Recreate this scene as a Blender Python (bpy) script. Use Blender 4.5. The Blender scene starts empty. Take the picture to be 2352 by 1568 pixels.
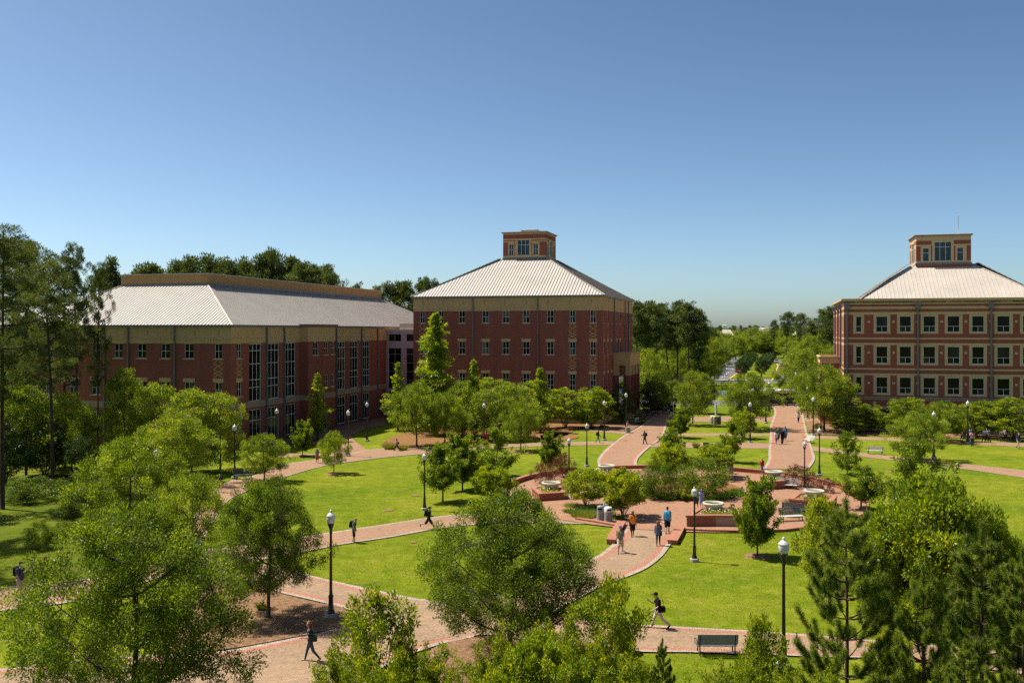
import bpy, bmesh, math, random
import numpy as np
from mathutils import Vector, Matrix

SC = bpy.context.scene
COL = SC.collection
R = math.radians

# ------------------------------------------------------------------ camera
EYE, FOC, HORIZON, MIDX = 14.0, 2150.0, 760.0, 1176.0   # eye height (m); focal length, horizon and centre on a 2352-wide frame
cd = bpy.data.cameras.new('camera'); cam = bpy.data.objects.new('camera', cd); COL.objects.link(cam)
cam.location = (0, 0, EYE); cam.rotation_euler = (R(90), 0, 0)
cd.sensor_width = 36.0; cd.lens = 36.0 * FOC / 2352.0
cd.shift_y = -(784.0 - HORIZON) / 2352.0
cd.clip_start = 0.5; cd.clip_end = 20000
SC.camera = cam

# ------------------------------------------------------------------ sky and sun
SUN_EL = R(60.0); SUN_DIR2 = (-0.937, 0.349)              # the sun stands to the left, a little beyond the buildings
W = bpy.data.worlds.new('World'); SC.world = W; W.use_nodes = True
nt = W.node_tree; nt.nodes.clear()
o_ = nt.nodes.new('ShaderNodeOutputWorld'); bg = nt.nodes.new('ShaderNodeBackground'); sky = nt.nodes.new('ShaderNodeTexSky')
sky.sky_type = 'NISHITA'; sky.sun_disc = False
sky.sun_elevation = SUN_EL; sky.sun_rotation = math.atan2(SUN_DIR2[0], SUN_DIR2[1])
sky.altitude = 60; sky.air_density = 0.6; sky.dust_density = 1.2; sky.ozone_density = 1.2
EXPO = 0.62
bg.inputs['Strength'].default_value = 0.1
def vm(a, b):
    k = nt.nodes.new('ShaderNodeVectorMath'); k.operation = 'MULTIPLY'; nt.links.new(a, k.inputs[0]); k.inputs[1].default_value = b; return k.outputs[0]
gmm = nt.nodes.new('ShaderNodeGamma'); gmm.inputs[1].default_value = 1.3        # a clearer, deeper blue overhead
nt.links.new(vm(sky.outputs[0], (0.0867, 0.0867, 0.0867)), gmm.inputs[0])
kk = 10.0 / 2 ** EXPO
nt.links.new(vm(gmm.outputs[0], (2.34 * kk, 2.46 * kk, 2.2 * kk)), bg.inputs[0]); nt.links.new(bg.outputs[0], o_.inputs[0])
sd = bpy.data.lights.new('sun', 'SUN'); sun = bpy.data.objects.new('sun', sd); COL.objects.link(sun)
sd.energy = 5.0; sd.angle = R(0.53); sd.color = (1.0, 0.94, 0.83)
sdir = Vector((SUN_DIR2[0] * math.cos(SUN_EL), SUN_DIR2[1] * math.cos(SUN_EL), math.sin(SUN_EL)))
sun.rotation_euler = sdir.to_track_quat('Z', 'Y').to_euler(); sun.location = (-60, 40, 90)
SC.view_settings.view_transform = 'Standard'; SC.view_settings.look = 'None'
SC.view_settings.gamma = 1.0; SC.view_settings.exposure = EXPO
SC.render.engine = 'CYCLES'
cy = SC.cycles; cy.max_bounces = 6; cy.diffuse_bounces = 3; cy.glossy_bounces = 2; cy.transmission_bounces = 3
cy.transparent_max_bounces = 6; cy.caustics_reflective = False; cy.caustics_refractive = False
cy.sample_clamp_indirect = 4.0; cy.use_adaptive_sampling = True; cy.adaptive_threshold = 0.02
cy.use_denoising = False; cy.denoising_prefilter = 'ACCURATE'; cy.denoising_input_passes = 'RGB_ALBEDO_NORMAL'; SC.render.use_persistent_data = False

# ------------------------------------------------------------------ helpers
def G(x, y, z=0.0):
    """a point z metres above the ground from where it stands in the survey frame"""
    Y = (EYE - z) * FOC / (y - HORIZON)
    return Vector(((x - MIDX) / FOC * Y, Y, z))
def mpp(y): return EYE / (y - HORIZON)                    # metres per survey unit at a ground line

def tag(o, label=None, cat=None, group=None, kind=None):
    if label: o['label'] = label
    if cat: o['category'] = cat
    if group: o['group'] = group
    if kind: o['kind'] = kind
    return o
def empty(name, loc=(0, 0, 0), rz=0.0, label=None, cat=None, group=None):
    o = bpy.data.objects.new(name, None); COL.objects.link(o)
    o.location = loc; o.rotation_euler = (0, 0, rz); o.empty_display_size = 0.3
    return tag(o, label, cat, group)
def link(name, me, parent=None, loc=None, rot=None):
    o = bpy.data.objects.new(name, me); COL.objects.link(o)
    if parent is not None: o.parent = parent
    if loc is not None: o.location = loc
    if rot is not None: o.rotation_euler = rot
    return o
def copy_tree(o, parent=None):
    c = o.copy(); COL.objects.link(c); c.parent = parent
    for ch in list(o.children): copy_tree(ch, c)
    return c

class MB:
    """collects faces for ONE mesh; uv in metres by dominant axis"""
    def __init__(s): s.v = []; s.f = []; s.m = []; s.sm = []
    def poly(s, pts, m=0, smooth=False):
        b = len(s.v); s.v += [tuple(p) for p in pts]; s.f.append(tuple(range(b, b + len(pts)))); s.m.append(m); s.sm.append(smooth); return s
    def raw(s, vs, fs, m=0, smooth=False):
        b = len(s.v); s.v += [tuple(p) for p in vs]
        for f in fs: s.f.append(tuple(b + i for i in f)); s.m.append(m); s.sm.append(smooth)
        return s
    def box(s, x0, x1, y0, y1, z0, z1, m=0, bev=0.0):
        if bev > 0:
            b = bev
            lo = [(x0+b,y0+b,z0),(x1-b,y0+b,z0),(x1-b,y1-b,z0),(x0+b,y1-b,z0)]
            r1 = [(x0,y0,z0+b),(x1,y0,z0+b),(x1,y1,z0+b),(x0,y1,z0+b)]
            r2 = [(x0,y0,z1-b),(x1,y0,z1-b),(x1,y1,z1-b),(x0,y1,z1-b)]
            hi = [(x0+b,y0+b,z1),(x1-b,y0+b,z1),(x1-b,y1-b,z1),(x0+b,y1-b,z1)]
            vs = lo + r1 + r2 + hi; fs = [(3,2,1,0),(12,13,14,15)]
            for k in range(3):
                for i in range(4):
                    j = (i + 1) % 4; fs.append((4*k+i, 4*k+j, 4*k+4+j, 4*k+4+i))
            return s.raw(vs, fs, m)
        vs = [(x0,y0,z0),(x1,y0,z0),(x1,y1,z0),(x0,y1,z0),(x0,y0,z1),(x1,y0,z1),(x1,y1,z1),(x0,y1,z1)]
        return s.raw(vs, [(3,2,1,0),(4,5,6,7),(0,1,5,4),(1,2,6,5),(2,3,7,6),(3,0,4,7)], m)
    def prism(s, pts, z0, z1, m=0, mtop=None):
        n = len(pts); vs = [(p[0], p[1], z0) for p in pts] + [(p[0], p[1], z1) for p in pts]
        s.raw(vs, [(i, (i+1) % n, n+(i+1) % n, n+i) for i in range(n)], m)
        s.raw(vs, [tuple(range(n, 2*n))], m if mtop is None else mtop); s.raw(vs, [tuple(range(n-1, -1, -1))], m); return s
    def tube(s, pts, rad, seg=6, m=0, cap=True, smooth=True):
        pts = [Vector(p) for p in pts]; n = len(pts); rad = [rad] * n if isinstance(rad, (int, float)) else rad
        vs = []; up = Vector((0, 0, 1))
        for i, p in enumerate(pts):
            d = (pts[min(i+1, n-1)] - pts[max(i-1, 0)])
            d = d.normalized() if d.length > 1e-9 else up
            a = d.cross(up if abs(d.z) < 0.9 else Vector((1, 0, 0))).normalized(); b = d.cross(a)
            for k in range(seg):
                t = 2 * math.pi * k / seg; vs.append(p + (a * math.cos(t) + b * math.sin(t)) * rad[i])
        fs = [(i*seg+k, i*seg+(k+1) % seg, (i+1)*seg+(k+1) % seg, (i+1)*seg+k) for i in range(n-1) for k in range(seg)]
        s.raw(vs, fs, m, smooth)
        if cap:
            b = len(s.v) - len(vs); s.f += [tuple(b + k for k in range(seg)), tuple(b + (n-1)*seg + k for k in reversed(range(seg)))]; s.m += [m, m]; s.sm += [False, False]
        return s
    def lathe(s, prof, seg=16, m=0, c=(0, 0), smooth=True, wob=0.0):
        vs = []
        for r, z in prof:
            for k in range(seg):
                t = 2 * math.pi * k / seg; rr = r * (1 + (wob if k % 2 else 0)); vs.append((c[0] + rr*math.cos(t), c[1] + rr*math.sin(t), z))
        n = len(prof)
        return s.raw(vs, [(i*seg+k, i*seg+(k+1) % seg, (i+1)*seg+(k+1) % seg, (i+1)*seg+k) for i in range(n-1) for k in range(seg)], m, smooth)
    def disc(s, r, z, seg=16, m=0, c=(0, 0)):
        return s.poly([(c[0] + r*math.cos(2*math.pi*k/seg), c[1] + r*math.sin(2*math.pi*k/seg), z) for k in range(seg)], m)
    def mesh(s, name, mats):
        me = bpy.data.meshes.new(name); me.from_pydata(s.v, [], s.f)
        for mt in (mats if isinstance(mats, (list, tuple)) else [mats]): me.materials.append(mt)
        me.polygons.foreach_set('material_index', s.m); me.polygons.foreach_set('use_smooth', s.sm)
        me.update()
        uv = me.uv_layers.new(name='uv'); nl = len(me.loops)
        vi = np.empty(nl, np.int32); me.loops.foreach_get('vertex_index', vi)
        co = np.empty(len(me.vertices) * 3, np.float32); me.vertices.foreach_get('co', co); co = co.reshape(-1, 3)
        nr = np.empty(len(me.polygons) * 3, np.float32); me.polygons.foreach_get('normal', nr); nr = np.abs(nr.reshape(-1, 3))
        tot = np.empty(len(me.polygons), np.int32); me.polygons.foreach_get('loop_total', tot)
        ax = np.repeat(np.argmax(nr + np.array([0, 0.02, 0.01]), axis=1), tot); c = co[vi]
        U = np.where(ax == 0, c[:, 1], c[:, 0]); V = np.where(ax == 2, c[:, 1], c[:, 2])
        uv.data.foreach_set('uv', np.stack([U, V], 1).astype(np.float32).ravel())
        return me
    def build(s, name, mats, parent=None, loc=None, rot=None):
        return link(name, s.mesh(name, mats), parent, loc, rot)

# ------------------------------------------------------------------ materials
class N:
    def __init__(s, name):
        s.m = bpy.data.materials.new(name); s.m.use_nodes = True; s.t = s.m.node_tree; s.t.nodes.clear()
        s.out = s.t.nodes.new('ShaderNodeOutputMaterial'); s.b = s.t.nodes.new('ShaderNodeBsdfPrincipled'); s.t.links.new(s.b.outputs[0], s.out.inputs[0])
    def n(s, ty, **kw):
        nd = s.t.nodes.new('ShaderNode' + ty)
        for k, v in kw.items():
            if k in nd.inputs.keys(): s.set(nd.inputs[k], v)
            else: setattr(nd, k, v)
        return nd
    def set(s, sock, v):
        if isinstance(v, bpy.types.NodeSocket): s.t.links.new(v, sock)
        else: sock.default_value = (*v, 1.0) if (isinstance(v, tuple) and len(v) == 3 and sock.type == 'RGBA') else v
    def obj(s): return s.n('TexCoord').outputs['Object']
    def uv(s): return s.n('TexCoord').outputs['UV']
    def noise(s, scale, vec=None, detail=3.0, rough=0.55):
        nd = s.n('TexNoise', Scale=scale, Detail=detail, Roughness=rough)
        if vec is not None: s.t.links.new(vec, nd.inputs['Vector'])
        return nd.outputs['Fac']
    def ramp(s, fac, stops):
        nd = s.n('ValToRGB'); s.t.links.new(fac, nd.inputs[0]); e = nd.color_ramp.elements
        while len(e) < len(stops): e.new(0.5)
        for el, (p, c) in zip(e, stops): el.position = p; el.color = (*c, 1) if len(c) == 3 else c
        return nd.outputs[0]
    def mix(s, a, b, fac=0.5, mode='MIX'):
        nd = s.n('MixRGB', blend_type=mode); s.set(nd.inputs[0], fac); s.set(nd.inputs[1], a); s.set(nd.inputs[2], b); return nd.outputs[0]
    def bump(s, h, strength=0.3, dist=0.02):
        nd = s.n('Bump', Strength=strength, Distance=dist); s.t.links.new(h, nd.inputs['Height']); s.t.links.new(nd.outputs[0], s.b.inputs['Normal'])
    def fin(s, col, rough=0.8, spec=0.3, metal=0.0, **kw):
        s.set(s.b.inputs['Base Color'], col); s.set(s.b.inputs['Roughness'], rough); s.b.inputs['Specular IOR Level'].default_value = spec
        s.b.inputs['Metallic'].default_value = metal
        for k, v in kw.items(): s.set(s.b.inputs[k], v)
        return s.m
def plain(name, c, rough=0.7, spec=0.3, var=0.12, scale=3.0, metal=0.0, bump=0.0):
    n = N(name); v = n.obj(); f = n.noise(scale, v, 4)
    d = tuple(max(0, x * (1 - var)) for x in c); l = tuple(min(1, x * (1 + var)) for x in c)
    col = n.ramp(f, [(0.3, d), (0.7, l)])
    if bump: n.bump(n.noise(scale * 8, v, 3), bump, 0.02)
    return n.fin(col, rough, spec, metal)
M = {}
def grass_mat(name, cols, dry):
    n = N(name); v = n.obj()
    big = n.noise(0.09, v, 4, 0.6); mid = n.noise(0.8, v, 4, 0.65); fine = n.noise(14.0, v, 3, 0.7)
    st = n.n('Mapping', Scale=(1.0, 3.2, 1.0), Rotation=(0, 0, 0.5)); n.t.links.new(v, st.inputs[0])
    streak = n.noise(2.2, st.outputs[0], 4, 0.7)
    c = n.ramp(big, [(0.3, cols[0]), (0.52, cols[1]), (0.72, cols[2])])
    c = n.mix(c, n.ramp(mid, [(0.25, (0.55, 0.6, 0.5)), (0.6, (1.0, 1.0, 1.0)), (0.85, (1.22, 1.12, 1.0))]), 0.85, 'MULTIPLY')
    c = n.mix(c, n.ramp(streak, [(0.3, (0.78, 0.84, 0.75)), (0.65, (1.08, 1.06, 1.0))]), 0.7, 'MULTIPLY')
    c = n.mix(c, n.ramp(fine, [(0.3, (0.45, 0.5, 0.4)), (0.55, (1.0, 1.0, 1.0)), (0.75, (1.35, 1.3, 1.1))]), 0.75, 'MULTIPLY')
    c = n.mix(c, dry, n.ramp(n.noise(1.1, v, 6, 0.8), [(0.48, (0, 0, 0)), (0.75, (0.5, 0.5, 0.5))]))
    n.bump(n.mix(n.mix(fine, n.noise(30.0, v, 2), 0.5), n.noise(1.6, v, 5, 0.7), 0.5), 1.0, 0.10)
    return n.fin(c, 0.95, 0.04)
M['grass'] = grass_mat('lawn grass', [(0.098, 0.162, 0.006), (0.172, 0.212, 0.010), (0.24, 0.248, 0.022)], (0.37, 0.29, 0.07))
M['field'] = grass_mat('rough grass', [(0.07, 0.11, 0.006), (0.12, 0.155, 0.010), (0.18, 0.19, 0.02)], (0.22, 0.17, 0.07))
def paver_mat(name, c1, c2, mort, w=0.22, h=0.11, rot=0.0, stain=0.5, off=0.5):
    n = N(name); v = n.uv(); mp = n.n('Mapping', Rotation=(0, 0, rot)); n.t.links.new(v, mp.inputs[0])
    b = n.n('TexBrick', Scale=1.0, **{'Color1': c1, 'Color2': c2, 'Mortar': mort, 'Mortar Size': 0.012, 'Brick Width': w, 'Row Height': h, 'Bias': 0.0}); b.offset = off
    n.t.links.new(mp.outputs[0], b.inputs['Vector'])
    c = n.mix(b.outputs[0], n.ramp(n.noise(0.3, v, 5, 0.65), [(0.3, (0.78, 0.77, 0.76)), (0.7, (1.12, 1.1, 1.06))]), stain, 'MULTIPLY')
    c = n.mix(c, n.ramp(n.noise(2.5, v, 5, 0.7), [(0.25, (0.7, 0.69, 0.68)), (0.6, (1.04, 1.04, 1.04))]), stain, 'MULTIPLY')
    bl = n.n('TexVoronoi', Scale=4.6); n.t.links.new(mp.outputs[0], bl.inputs['Vector'])
    c = n.mix(c, n.ramp(n.noise(9.0, mp.outputs[0], 1), [(0.35, (0.78, 0.74, 0.72)), (0.5, (1.0, 1.0, 1.0)), (0.65, (1.16, 1.1, 1.02))]), 0.8, 'MULTIPLY')
    dk = n.ramp(n.noise(0.55, v, 6, 0.75), [(0.62, (1, 1, 1)), (0.72, (0.62, 0.58, 0.52))])
    c = n.mix(c, dk, 0.7, 'MULTIPLY')
    n.bump(b.outputs['Fac'], -0.5, 0.01)
    return n.fin(c, 0.85, 0.2)
M['paver'] = paver_mat('pink brick pavers', (0.385, 0.225, 0.138), (0.30, 0.18, 0.112), (0.19, 0.125, 0.085), rot=R(16))
M['paver_mixed'] = paver_mat('mixed pink and grey pavers', (0.375, 0.25, 0.157), (0.29, 0.20, 0.13), (0.21, 0.15, 0.10), w=0.21, h=0.105, rot=R(-24), stain=0.7)
M['paver_plaza'] = paver_mat('plaza brick pavers', (0.41, 0.225, 0.135), (0.32, 0.175, 0.108), (0.19, 0.11, 0.075), rot=R(45))
M['paver_red'] = paver_mat('red brick band', (0.43, 0.19, 0.12), (0.36, 0.155, 0.10), (0.25, 0.13, 0.09), w=0.11, h=0.22)
M['border'] = paver_mat('grey concrete edging', (0.44, 0.38, 0.31), (0.36, 0.31, 0.26), (0.2, 0.17, 0.14), w=0.12, h=0.3, stain=0.8)
def mulch_mat(name, a, b, c):
    n = N(name); v = n.obj(); f = n.noise(5.0, v, 6, 0.75); g = n.noise(22.0, v, 3, 0.7)
    col = n.mix(n.ramp(f, [(0.3, a), (0.5, b), (0.7, c)]), n.ramp(g, [(0.3, (0.4, 0.38, 0.36)), (0.7, (1.3, 1.3, 1.25))]), 0.8, 'MULTIPLY')
    n.bump(g, 1.0, 0.06); return n.fin(col, 0.95, 0.1)
M['mulch'] = mulch_mat('bark mulch', (0.13, 0.07, 0.042), (0.27, 0.155, 0.085), (0.40, 0.26, 0.15))
M['straw'] = mulch_mat('pine straw', (0.16, 0.08, 0.035), (0.27, 0.14, 0.055), (0.34, 0.20, 0.09))
def brick_mat(name, c1, c2, mort, w=0.22, h=0.08, stain=0.55):
    n = N(name); v = n.uv()
    b = n.n('TexBrick', Scale=1.0, **{'Color1': c1, 'Color2': c2, 'Mortar': mort, 'Mortar Size': 0.008, 'Brick Width': w, 'Row Height': h, 'Bias': 0.0}); b.offset = 0.5
    n.t.links.new(v, b.inputs['Vector'])
    c = n.mix(b.outputs[0], n.ramp(n.noise(1.2, v, 5, 0.7), [(0.3, (0.8, 0.78, 0.78)), (0.7, (1.1, 1.1, 1.1))]), stain, 'MULTIPLY')
    mp = n.n('Mapping', Scale=(1.0, 0.12, 1.0)); n.t.links.new(v, mp.inputs[0])
    c = n.mix(c, n.ramp(n.noise(0.7, mp.outputs[0], 4, 0.6), [(0.35, (0.78, 0.77, 0.77)), (0.65, (1.06, 1.06, 1.06))]), stain, 'MULTIPLY')
    c = n.mix(c, n.ramp(n.noise(7.0, v, 2), [(0.3, (0.75, 0.72, 0.72)), (0.7, (1.2, 1.2, 1.2))]), 0.6, 'MULTIPLY')
    n.bump(b.outputs['Fac'], -0.4, 0.008); return n.fin(c, 0.92, 0.05)
M['brick'] = brick_mat('dark red brick', (0.345, 0.10, 0.07), (0.262, 0.076, 0.055), (0.25, 0.14, 0.105))
M['brick2'] = brick_mat('red brick', (0.36, 0.098, 0.068), (0.275, 0.077, 0.055), (0.27, 0.15, 0.11))
M['brick_wall'] = brick_mat('garden wall brick', (0.36, 0.11, 0.06), (0.26, 0.08, 0.045), (0.34, 0.23, 0.16), stain=0.4)
M['mortar'] = plain('mortar', (0.33, 0.24, 0.18), 0.9, 0.1, 0.15, 6)
def stone_mat(name, c, w=1.9, h=0.62, dark=0.82, stain=0.5):
    n = N(name); v = n.uv()
    b = n.n('TexBrick', Scale=1.0, **{'Color1': c, 'Color2': tuple(x * 0.96 for x in c), 'Mortar': tuple(x * dark for x in c), 'Mortar Size': 0.01, 'Brick Width': w, 'Row Height': h}); b.offset = 0.0
    n.t.links.new(v, b.inputs['Vector'])
    mp = n.n('Mapping', Scale=(1.0, 0.18, 1.0)); n.t.links.new(v, mp.inputs[0])
    k = n.mix(b.outputs[0], n.ramp(n.noise(1.1, mp.outputs[0], 5, 0.65), [(0.3, (0.8, 0.79, 0.77)), (0.7, (1.08, 1.08, 1.08))]), stain, 'MULTIPLY')
    k = n.mix(k, n.ramp(n.noise(9.0, v, 3, 0.7), [(0.3, (0.82, 0.81, 0.8)), (0.7, (1.14, 1.14, 1.14))]), 0.6, 'MULTIPLY')
    n.bump(n.noise(25.0, v, 3), 0.25, 0.01); return n.fin(k, 0.92, 0.05)
M['tan'] = stone_mat('tan cast stone', (0.60, 0.40, 0.20))
M['tan2'] = stone_mat('buff cast stone', (0.58, 0.42, 0.25), 2.4, 0.9)
M['tan_dark'] = stone_mat('brown split block', (0.46, 0.27, 0.12), 0.6, 0.2, 0.86)
M['sand'] = stone_mat('grey brown stone band', (0.36, 0.27, 0.20), 1.3, 0.5)
def metal_roof(name, c, rough=0.42):
    n = N(name); v = n.obj(); f = n.noise(0.35, v, 5, 0.7); g = n.noise(3.0, v, 4, 0.7)
    mp = n.n('Mapping', Scale=(1.6, 0.12, 0.12)); n.t.links.new(v, mp.inputs[0]); g = n.mix(g, n.noise(1.4, mp.outputs[0], 5, 0.75), 0.6)
    k = n.mix(n.ramp(f, [(0.3, tuple(x * 0.86 for x in c)), (0.7, tuple(min(1, x * 1.05) for x in c))]), n.ramp(g, [(0.3, (0.9, 0.89, 0.87)), (0.7, (1.04, 1.04, 1.04))]), 0.5, 'MULTIPLY')
    return n.fin(k, rough, 0.35)
M['roof'] = metal_roof('pale standing seam metal', (0.50, 0.46, 0.41))
M['roof_white'] = metal_roof('white standing seam metal', (0.49, 0.435, 0.375))
M['seam'] = plain('shade toned seam cap', (0.21, 0.18, 0.155), 0.5, 0.3)  # darker than the roof pans: the ribs' shadow side is put into the colour
M['gutter'] = plain('grey painted metal', (0.15, 0.15, 0.16), 0.45, 0.4)
M['white'] = plain('white aluminium frame', (0.66, 0.66, 0.64), 0.45, 0.4, 0.04)
M['pinkish'] = plain('pale mauve panel', (0.42, 0.36, 0.37), 0.4, 0.4, 0.06)
def glass_mat(name, c, c2):
    n = N(name); f = n.noise(0.5, n.obj(), 3); return n.fin(n.ramp(f, [(0.35, c), (0.7, c2)]), 0.05, 0.16)
M['glass'] = glass_mat('dark window glass', (0.003, 0.004, 0.004), (0.012, 0.014, 0.011))
M['glass_mid'] = glass_mat('paler window glass', (0.012, 0.016, 0.013), (0.035, 0.042, 0.034))
M['glass_blind'] = glass_mat('window glass with blind', (0.07, 0.075, 0.075), (0.11, 0.115, 0.11))
M['glass_blue'] = glass_mat('lantern glass', (0.03, 0.05, 0.06), (0.06, 0.09, 0.11))
M['concrete'] = plain('weathered concrete', (0.40, 0.36, 0.30), 0.9, 0.15, 0.2, 5, bump=0.2)
M['bowl'] = plain('cream cast stone bowl', (0.60, 0.53, 0.43), 0.75, 0.25, 0.08, 4, bump=0.1)
M['black'] = plain('black painted iron', (0.012, 0.014, 0.016), 0.35, 0.5)
M['steel'] = plain('galvanised steel', (0.42, 0.44, 0.44), 0.35, 0.5, 0.08)
def globe_mat():
    n = N('frosted lamp globe'); return n.fin((0.80, 0.79, 0.75), 0.18, 0.5, 0.0, **{'Transmission Weight': 0.25})
M['globe'] = globe_mat()
def water_mat(name, c):
    n = N(name); n.bump(n.noise(1.5, n.obj(), 4), 0.12, 0.05); return n.fin(c, 0.06, 0.5)
M['water'] = water_mat('pond water', (0.09, 0.11, 0.11)); M['pool'] = water_mat('green basin water', (0.10, 0.115, 0.03))
M['asphalt'] = plain('asphalt', (0.13, 0.125, 0.125), 0.9, 0.2, 0.12, 0.6)
M['paint'] = plain('white road paint', (0.62, 0.62, 0.6), 0.7, 0.2); M['paint_y'] = plain('yellow kerb paint', (0.6, 0.36, 0.06), 0.7, 0.2)
M['slat_grey'] = plain('grey slats', (0.33, 0.32, 0.30), 0.6, 0.3, 0.1); M['slat_light'] = plain('light grey slats', (0.58, 0.57, 0.54), 0.5, 0.3, 0.06)
M['slat_dark'] = plain('dark grey slats', (0.09, 0.10, 0.11), 0.5, 0.35, 0.1); M['lid_white'] = plain('white lid', (0.72, 0.71, 0.69), 0.4, 0.4, 0.03)
M['lid_grey'] = plain('grey lid', (0.17, 0.185, 0.19), 0.45, 0.4); M['hole'] = plain('dark opening', (0.004, 0.004, 0.004), 0.9, 0.1)
def leaf_mat(name, stops, trans=0.4, tcol=None, rough=0.4, spec=0.38):
    n = N(name); a = n.n('Attribute', attribute_name='tint'); oi = n.n('ObjectInfo')
    ad = n.n('Math', operation='MULTIPLY_ADD'); n.t.links.new(oi.outputs['Random'], ad.inputs[0]); ad.inputs[1].default_value = 0.22; n.t.links.new(a.outputs['Fac'], ad.inputs[2])
    c = n.ramp(ad.outputs[0], stops); n.fin(c, rough, spec)
    tr = n.n('BsdfTranslucent'); n.t.links.new(n.mix(c, tcol or (1.55, 1.42, 0.28), 1.0, 'MULTIPLY'), tr.inputs[0])
    mx = n.n('MixShader'); mx.inputs[0].default_value = trans; n.t.links.new(n.b.outputs[0], mx.inputs[1]); n.t.links.new(tr.outputs[0], mx.inputs[2]); n.t.links.new(mx.outputs[0], n.out.inputs[0])
    return n.m
def stops(d, m, l): return [(0.1, d), (0.6, m), (1.15 if False else 1.0, l)]
M['l_oak'] = leaf_mat('oak leaves', stops((0.0541, 0.0958, 0.0101), (0.115, 0.178, 0.0183), (0.2231, 0.2806, 0.0354)), 0.55)
M['l_lace'] = leaf_mat('light oak leaves', stops((0.0825, 0.1328, 0.012), (0.1753, 0.2467, 0.0216), (0.3403, 0.3889, 0.0419)), 0.55)
M['l_maple'] = leaf_mat('maple leaves', stops((0.0638, 0.1155, 0.0098), (0.1381, 0.2122, 0.0147), (0.2868, 0.314, 0.0245)), 0.55)
M['l_cypress'] = leaf_mat('cypress leaves', stops((0.1363, 0.2036, 0.0086), (0.2454, 0.334, 0.012), (0.3637, 0.4236, 0.0188)), 0.55)
M['l_crape'] = leaf_mat('crape myrtle leaves', stops((0.115, 0.1792, 0.01), (0.2645, 0.3248, 0.02), (0.46, 0.4704, 0.045)), 0.55)
M['l_layer'] = leaf_mat('dogwood leaves', stops((0.0939, 0.147, 0.0107), (0.1982, 0.2695, 0.0196), (0.3651, 0.4001, 0.0446)), 0.55)
M['l_bush'] = leaf_mat('wax myrtle leaves', stops((0.0953, 0.1453, 0.0104), (0.2302, 0.2906, 0.0185), (0.389, 0.4054, 0.0289)), 0.55)
M['l_far'] = leaf_mat('far leaves', stops((0.0954, 0.1455, 0.0151), (0.1907, 0.2576, 0.0277), (0.3406, 0.3807, 0.044)), 0.42, rough=0.6, spec=0.2)
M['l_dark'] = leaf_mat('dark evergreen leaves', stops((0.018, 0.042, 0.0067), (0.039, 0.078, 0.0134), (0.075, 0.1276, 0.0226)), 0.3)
M['l_pine'] = leaf_mat('pine needles', stops((0.0379, 0.0629, 0.0188), (0.0827, 0.119, 0.0329), (0.1637, 0.1901, 0.0529)), 0.35, rough=0.55, spec=0.25)
M['l_ypine'] = leaf_mat('young pine needles', stops((0.0523, 0.0953, 0.0097), (0.1309, 0.1905, 0.0194), (0.2619, 0.3175, 0.0365)), 0.35, rough=0.4, spec=0.4)
M['l_red'] = leaf_mat('purple barberry leaves', stops((0.072, 0.0264, 0.0162), (0.144, 0.054, 0.027), (0.228, 0.102, 0.045)), 0.25)
M['l_tall'] = leaf_mat('long grass blades', stops((0.09, 0.135, 0.0225), (0.195, 0.24, 0.0338), (0.33, 0.33, 0.0675)), 0.3)
M['l_lily'] = leaf_mat('liriope blades', stops((0.06, 0.1275, 0.0169), (0.1275, 0.225, 0.0225), (0.21, 0.3, 0.0338)), 0.3)
M['l_lawn'] = leaf_mat('lawn blades', stops((0.10, 0.17, 0.006), (0.19, 0.235, 0.010), (0.30, 0.30, 0.03)), 0.35, rough=0.7, spec=0.08)
M['l_fresh'] = leaf_mat('fresh green leaves', stops((0.1049, 0.161, 0.0164), (0.2098, 0.276, 0.0257), (0.3461, 0.368, 0.0527)), 0.5)
M['l_litter'] = leaf_mat('fallen leaves', stops((0.10, 0.06, 0.03), (0.22, 0.14, 0.06), (0.36, 0.26, 0.12)), 0.1)
M['petal'] = plain('white petals', (0.75, 0.73, 0.6), 0.7, 0.2)
M['bark'] = plain('grey brown bark', (0.095, 0.072, 0.052), 0.95, 0.1, 0.4, 4, bump=0.6)
M['bark_pine'] = plain('pine bark', (0.085, 0.056, 0.040), 0.95, 0.1, 0.45, 3, bump=0.8)
M['candle'] = plain('pine candle', (0.20, 0.17, 0.055), 0.7, 0.2, 0.2)
# ------------------------------------------------------------------ ground, lawns, paths
def crs(pts, n=6):
    """smooth a polyline of equal-length tuples"""
    P = [np.array(p, float) for p in pts]; out = []
    for i in range(len(P) - 1):
        p0, p1, p2, p3 = P[max(i-1, 0)], P[i], P[i+1], P[min(i+2, len(P)-1)]
        for k in range(n):
            t = k / n
            out.append(0.5 * (2*p1 + (p2-p0)*t + (2*p0-5*p1+4*p2-p3)*t*t + (3*p1-p0-3*p2+p3)*t**3))
    out.append(P[-1]); return out
def sheet(name, px, z, mat, kind='structure', smooth=0, label=None):
    pts = crs([*px, px[0]], smooth)[:-1] if smooth else px
    mb = MB(); mb.poly([G(p[0], p[1]) + Vector((0, 0, z)) for p in pts]); o = mb.build(name, mat)
    if name in ('path', 'planting_bed'): QUADS.append([G(p[0], p[1]) for p in pts])
    if o.data.polygons[0].normal.z < 0:
        o.data.flip_normals()
    return tag(o, kind=kind)
QUADS = []
gm = MB(); gm.poly([(-9000, -600, -0.012), (9000, -600, -0.012), (9000, 14000, -0.012), (-9000, 14000, -0.012)])
tag(gm.build('ground', M['field']), kind='structure')
sheet('lawn', [(-300, 1700), (-300, 1405), (0, 1400), (200, 1370), (330, 1290), (400, 1180), (470, 1090), (560, 1020), (900, 930), (1300, 885), (2000, 885), (2700, 960), (3200, 1300), (3200, 1700)], 0.0, M['grass'])
PZ = [0.006]
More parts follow.
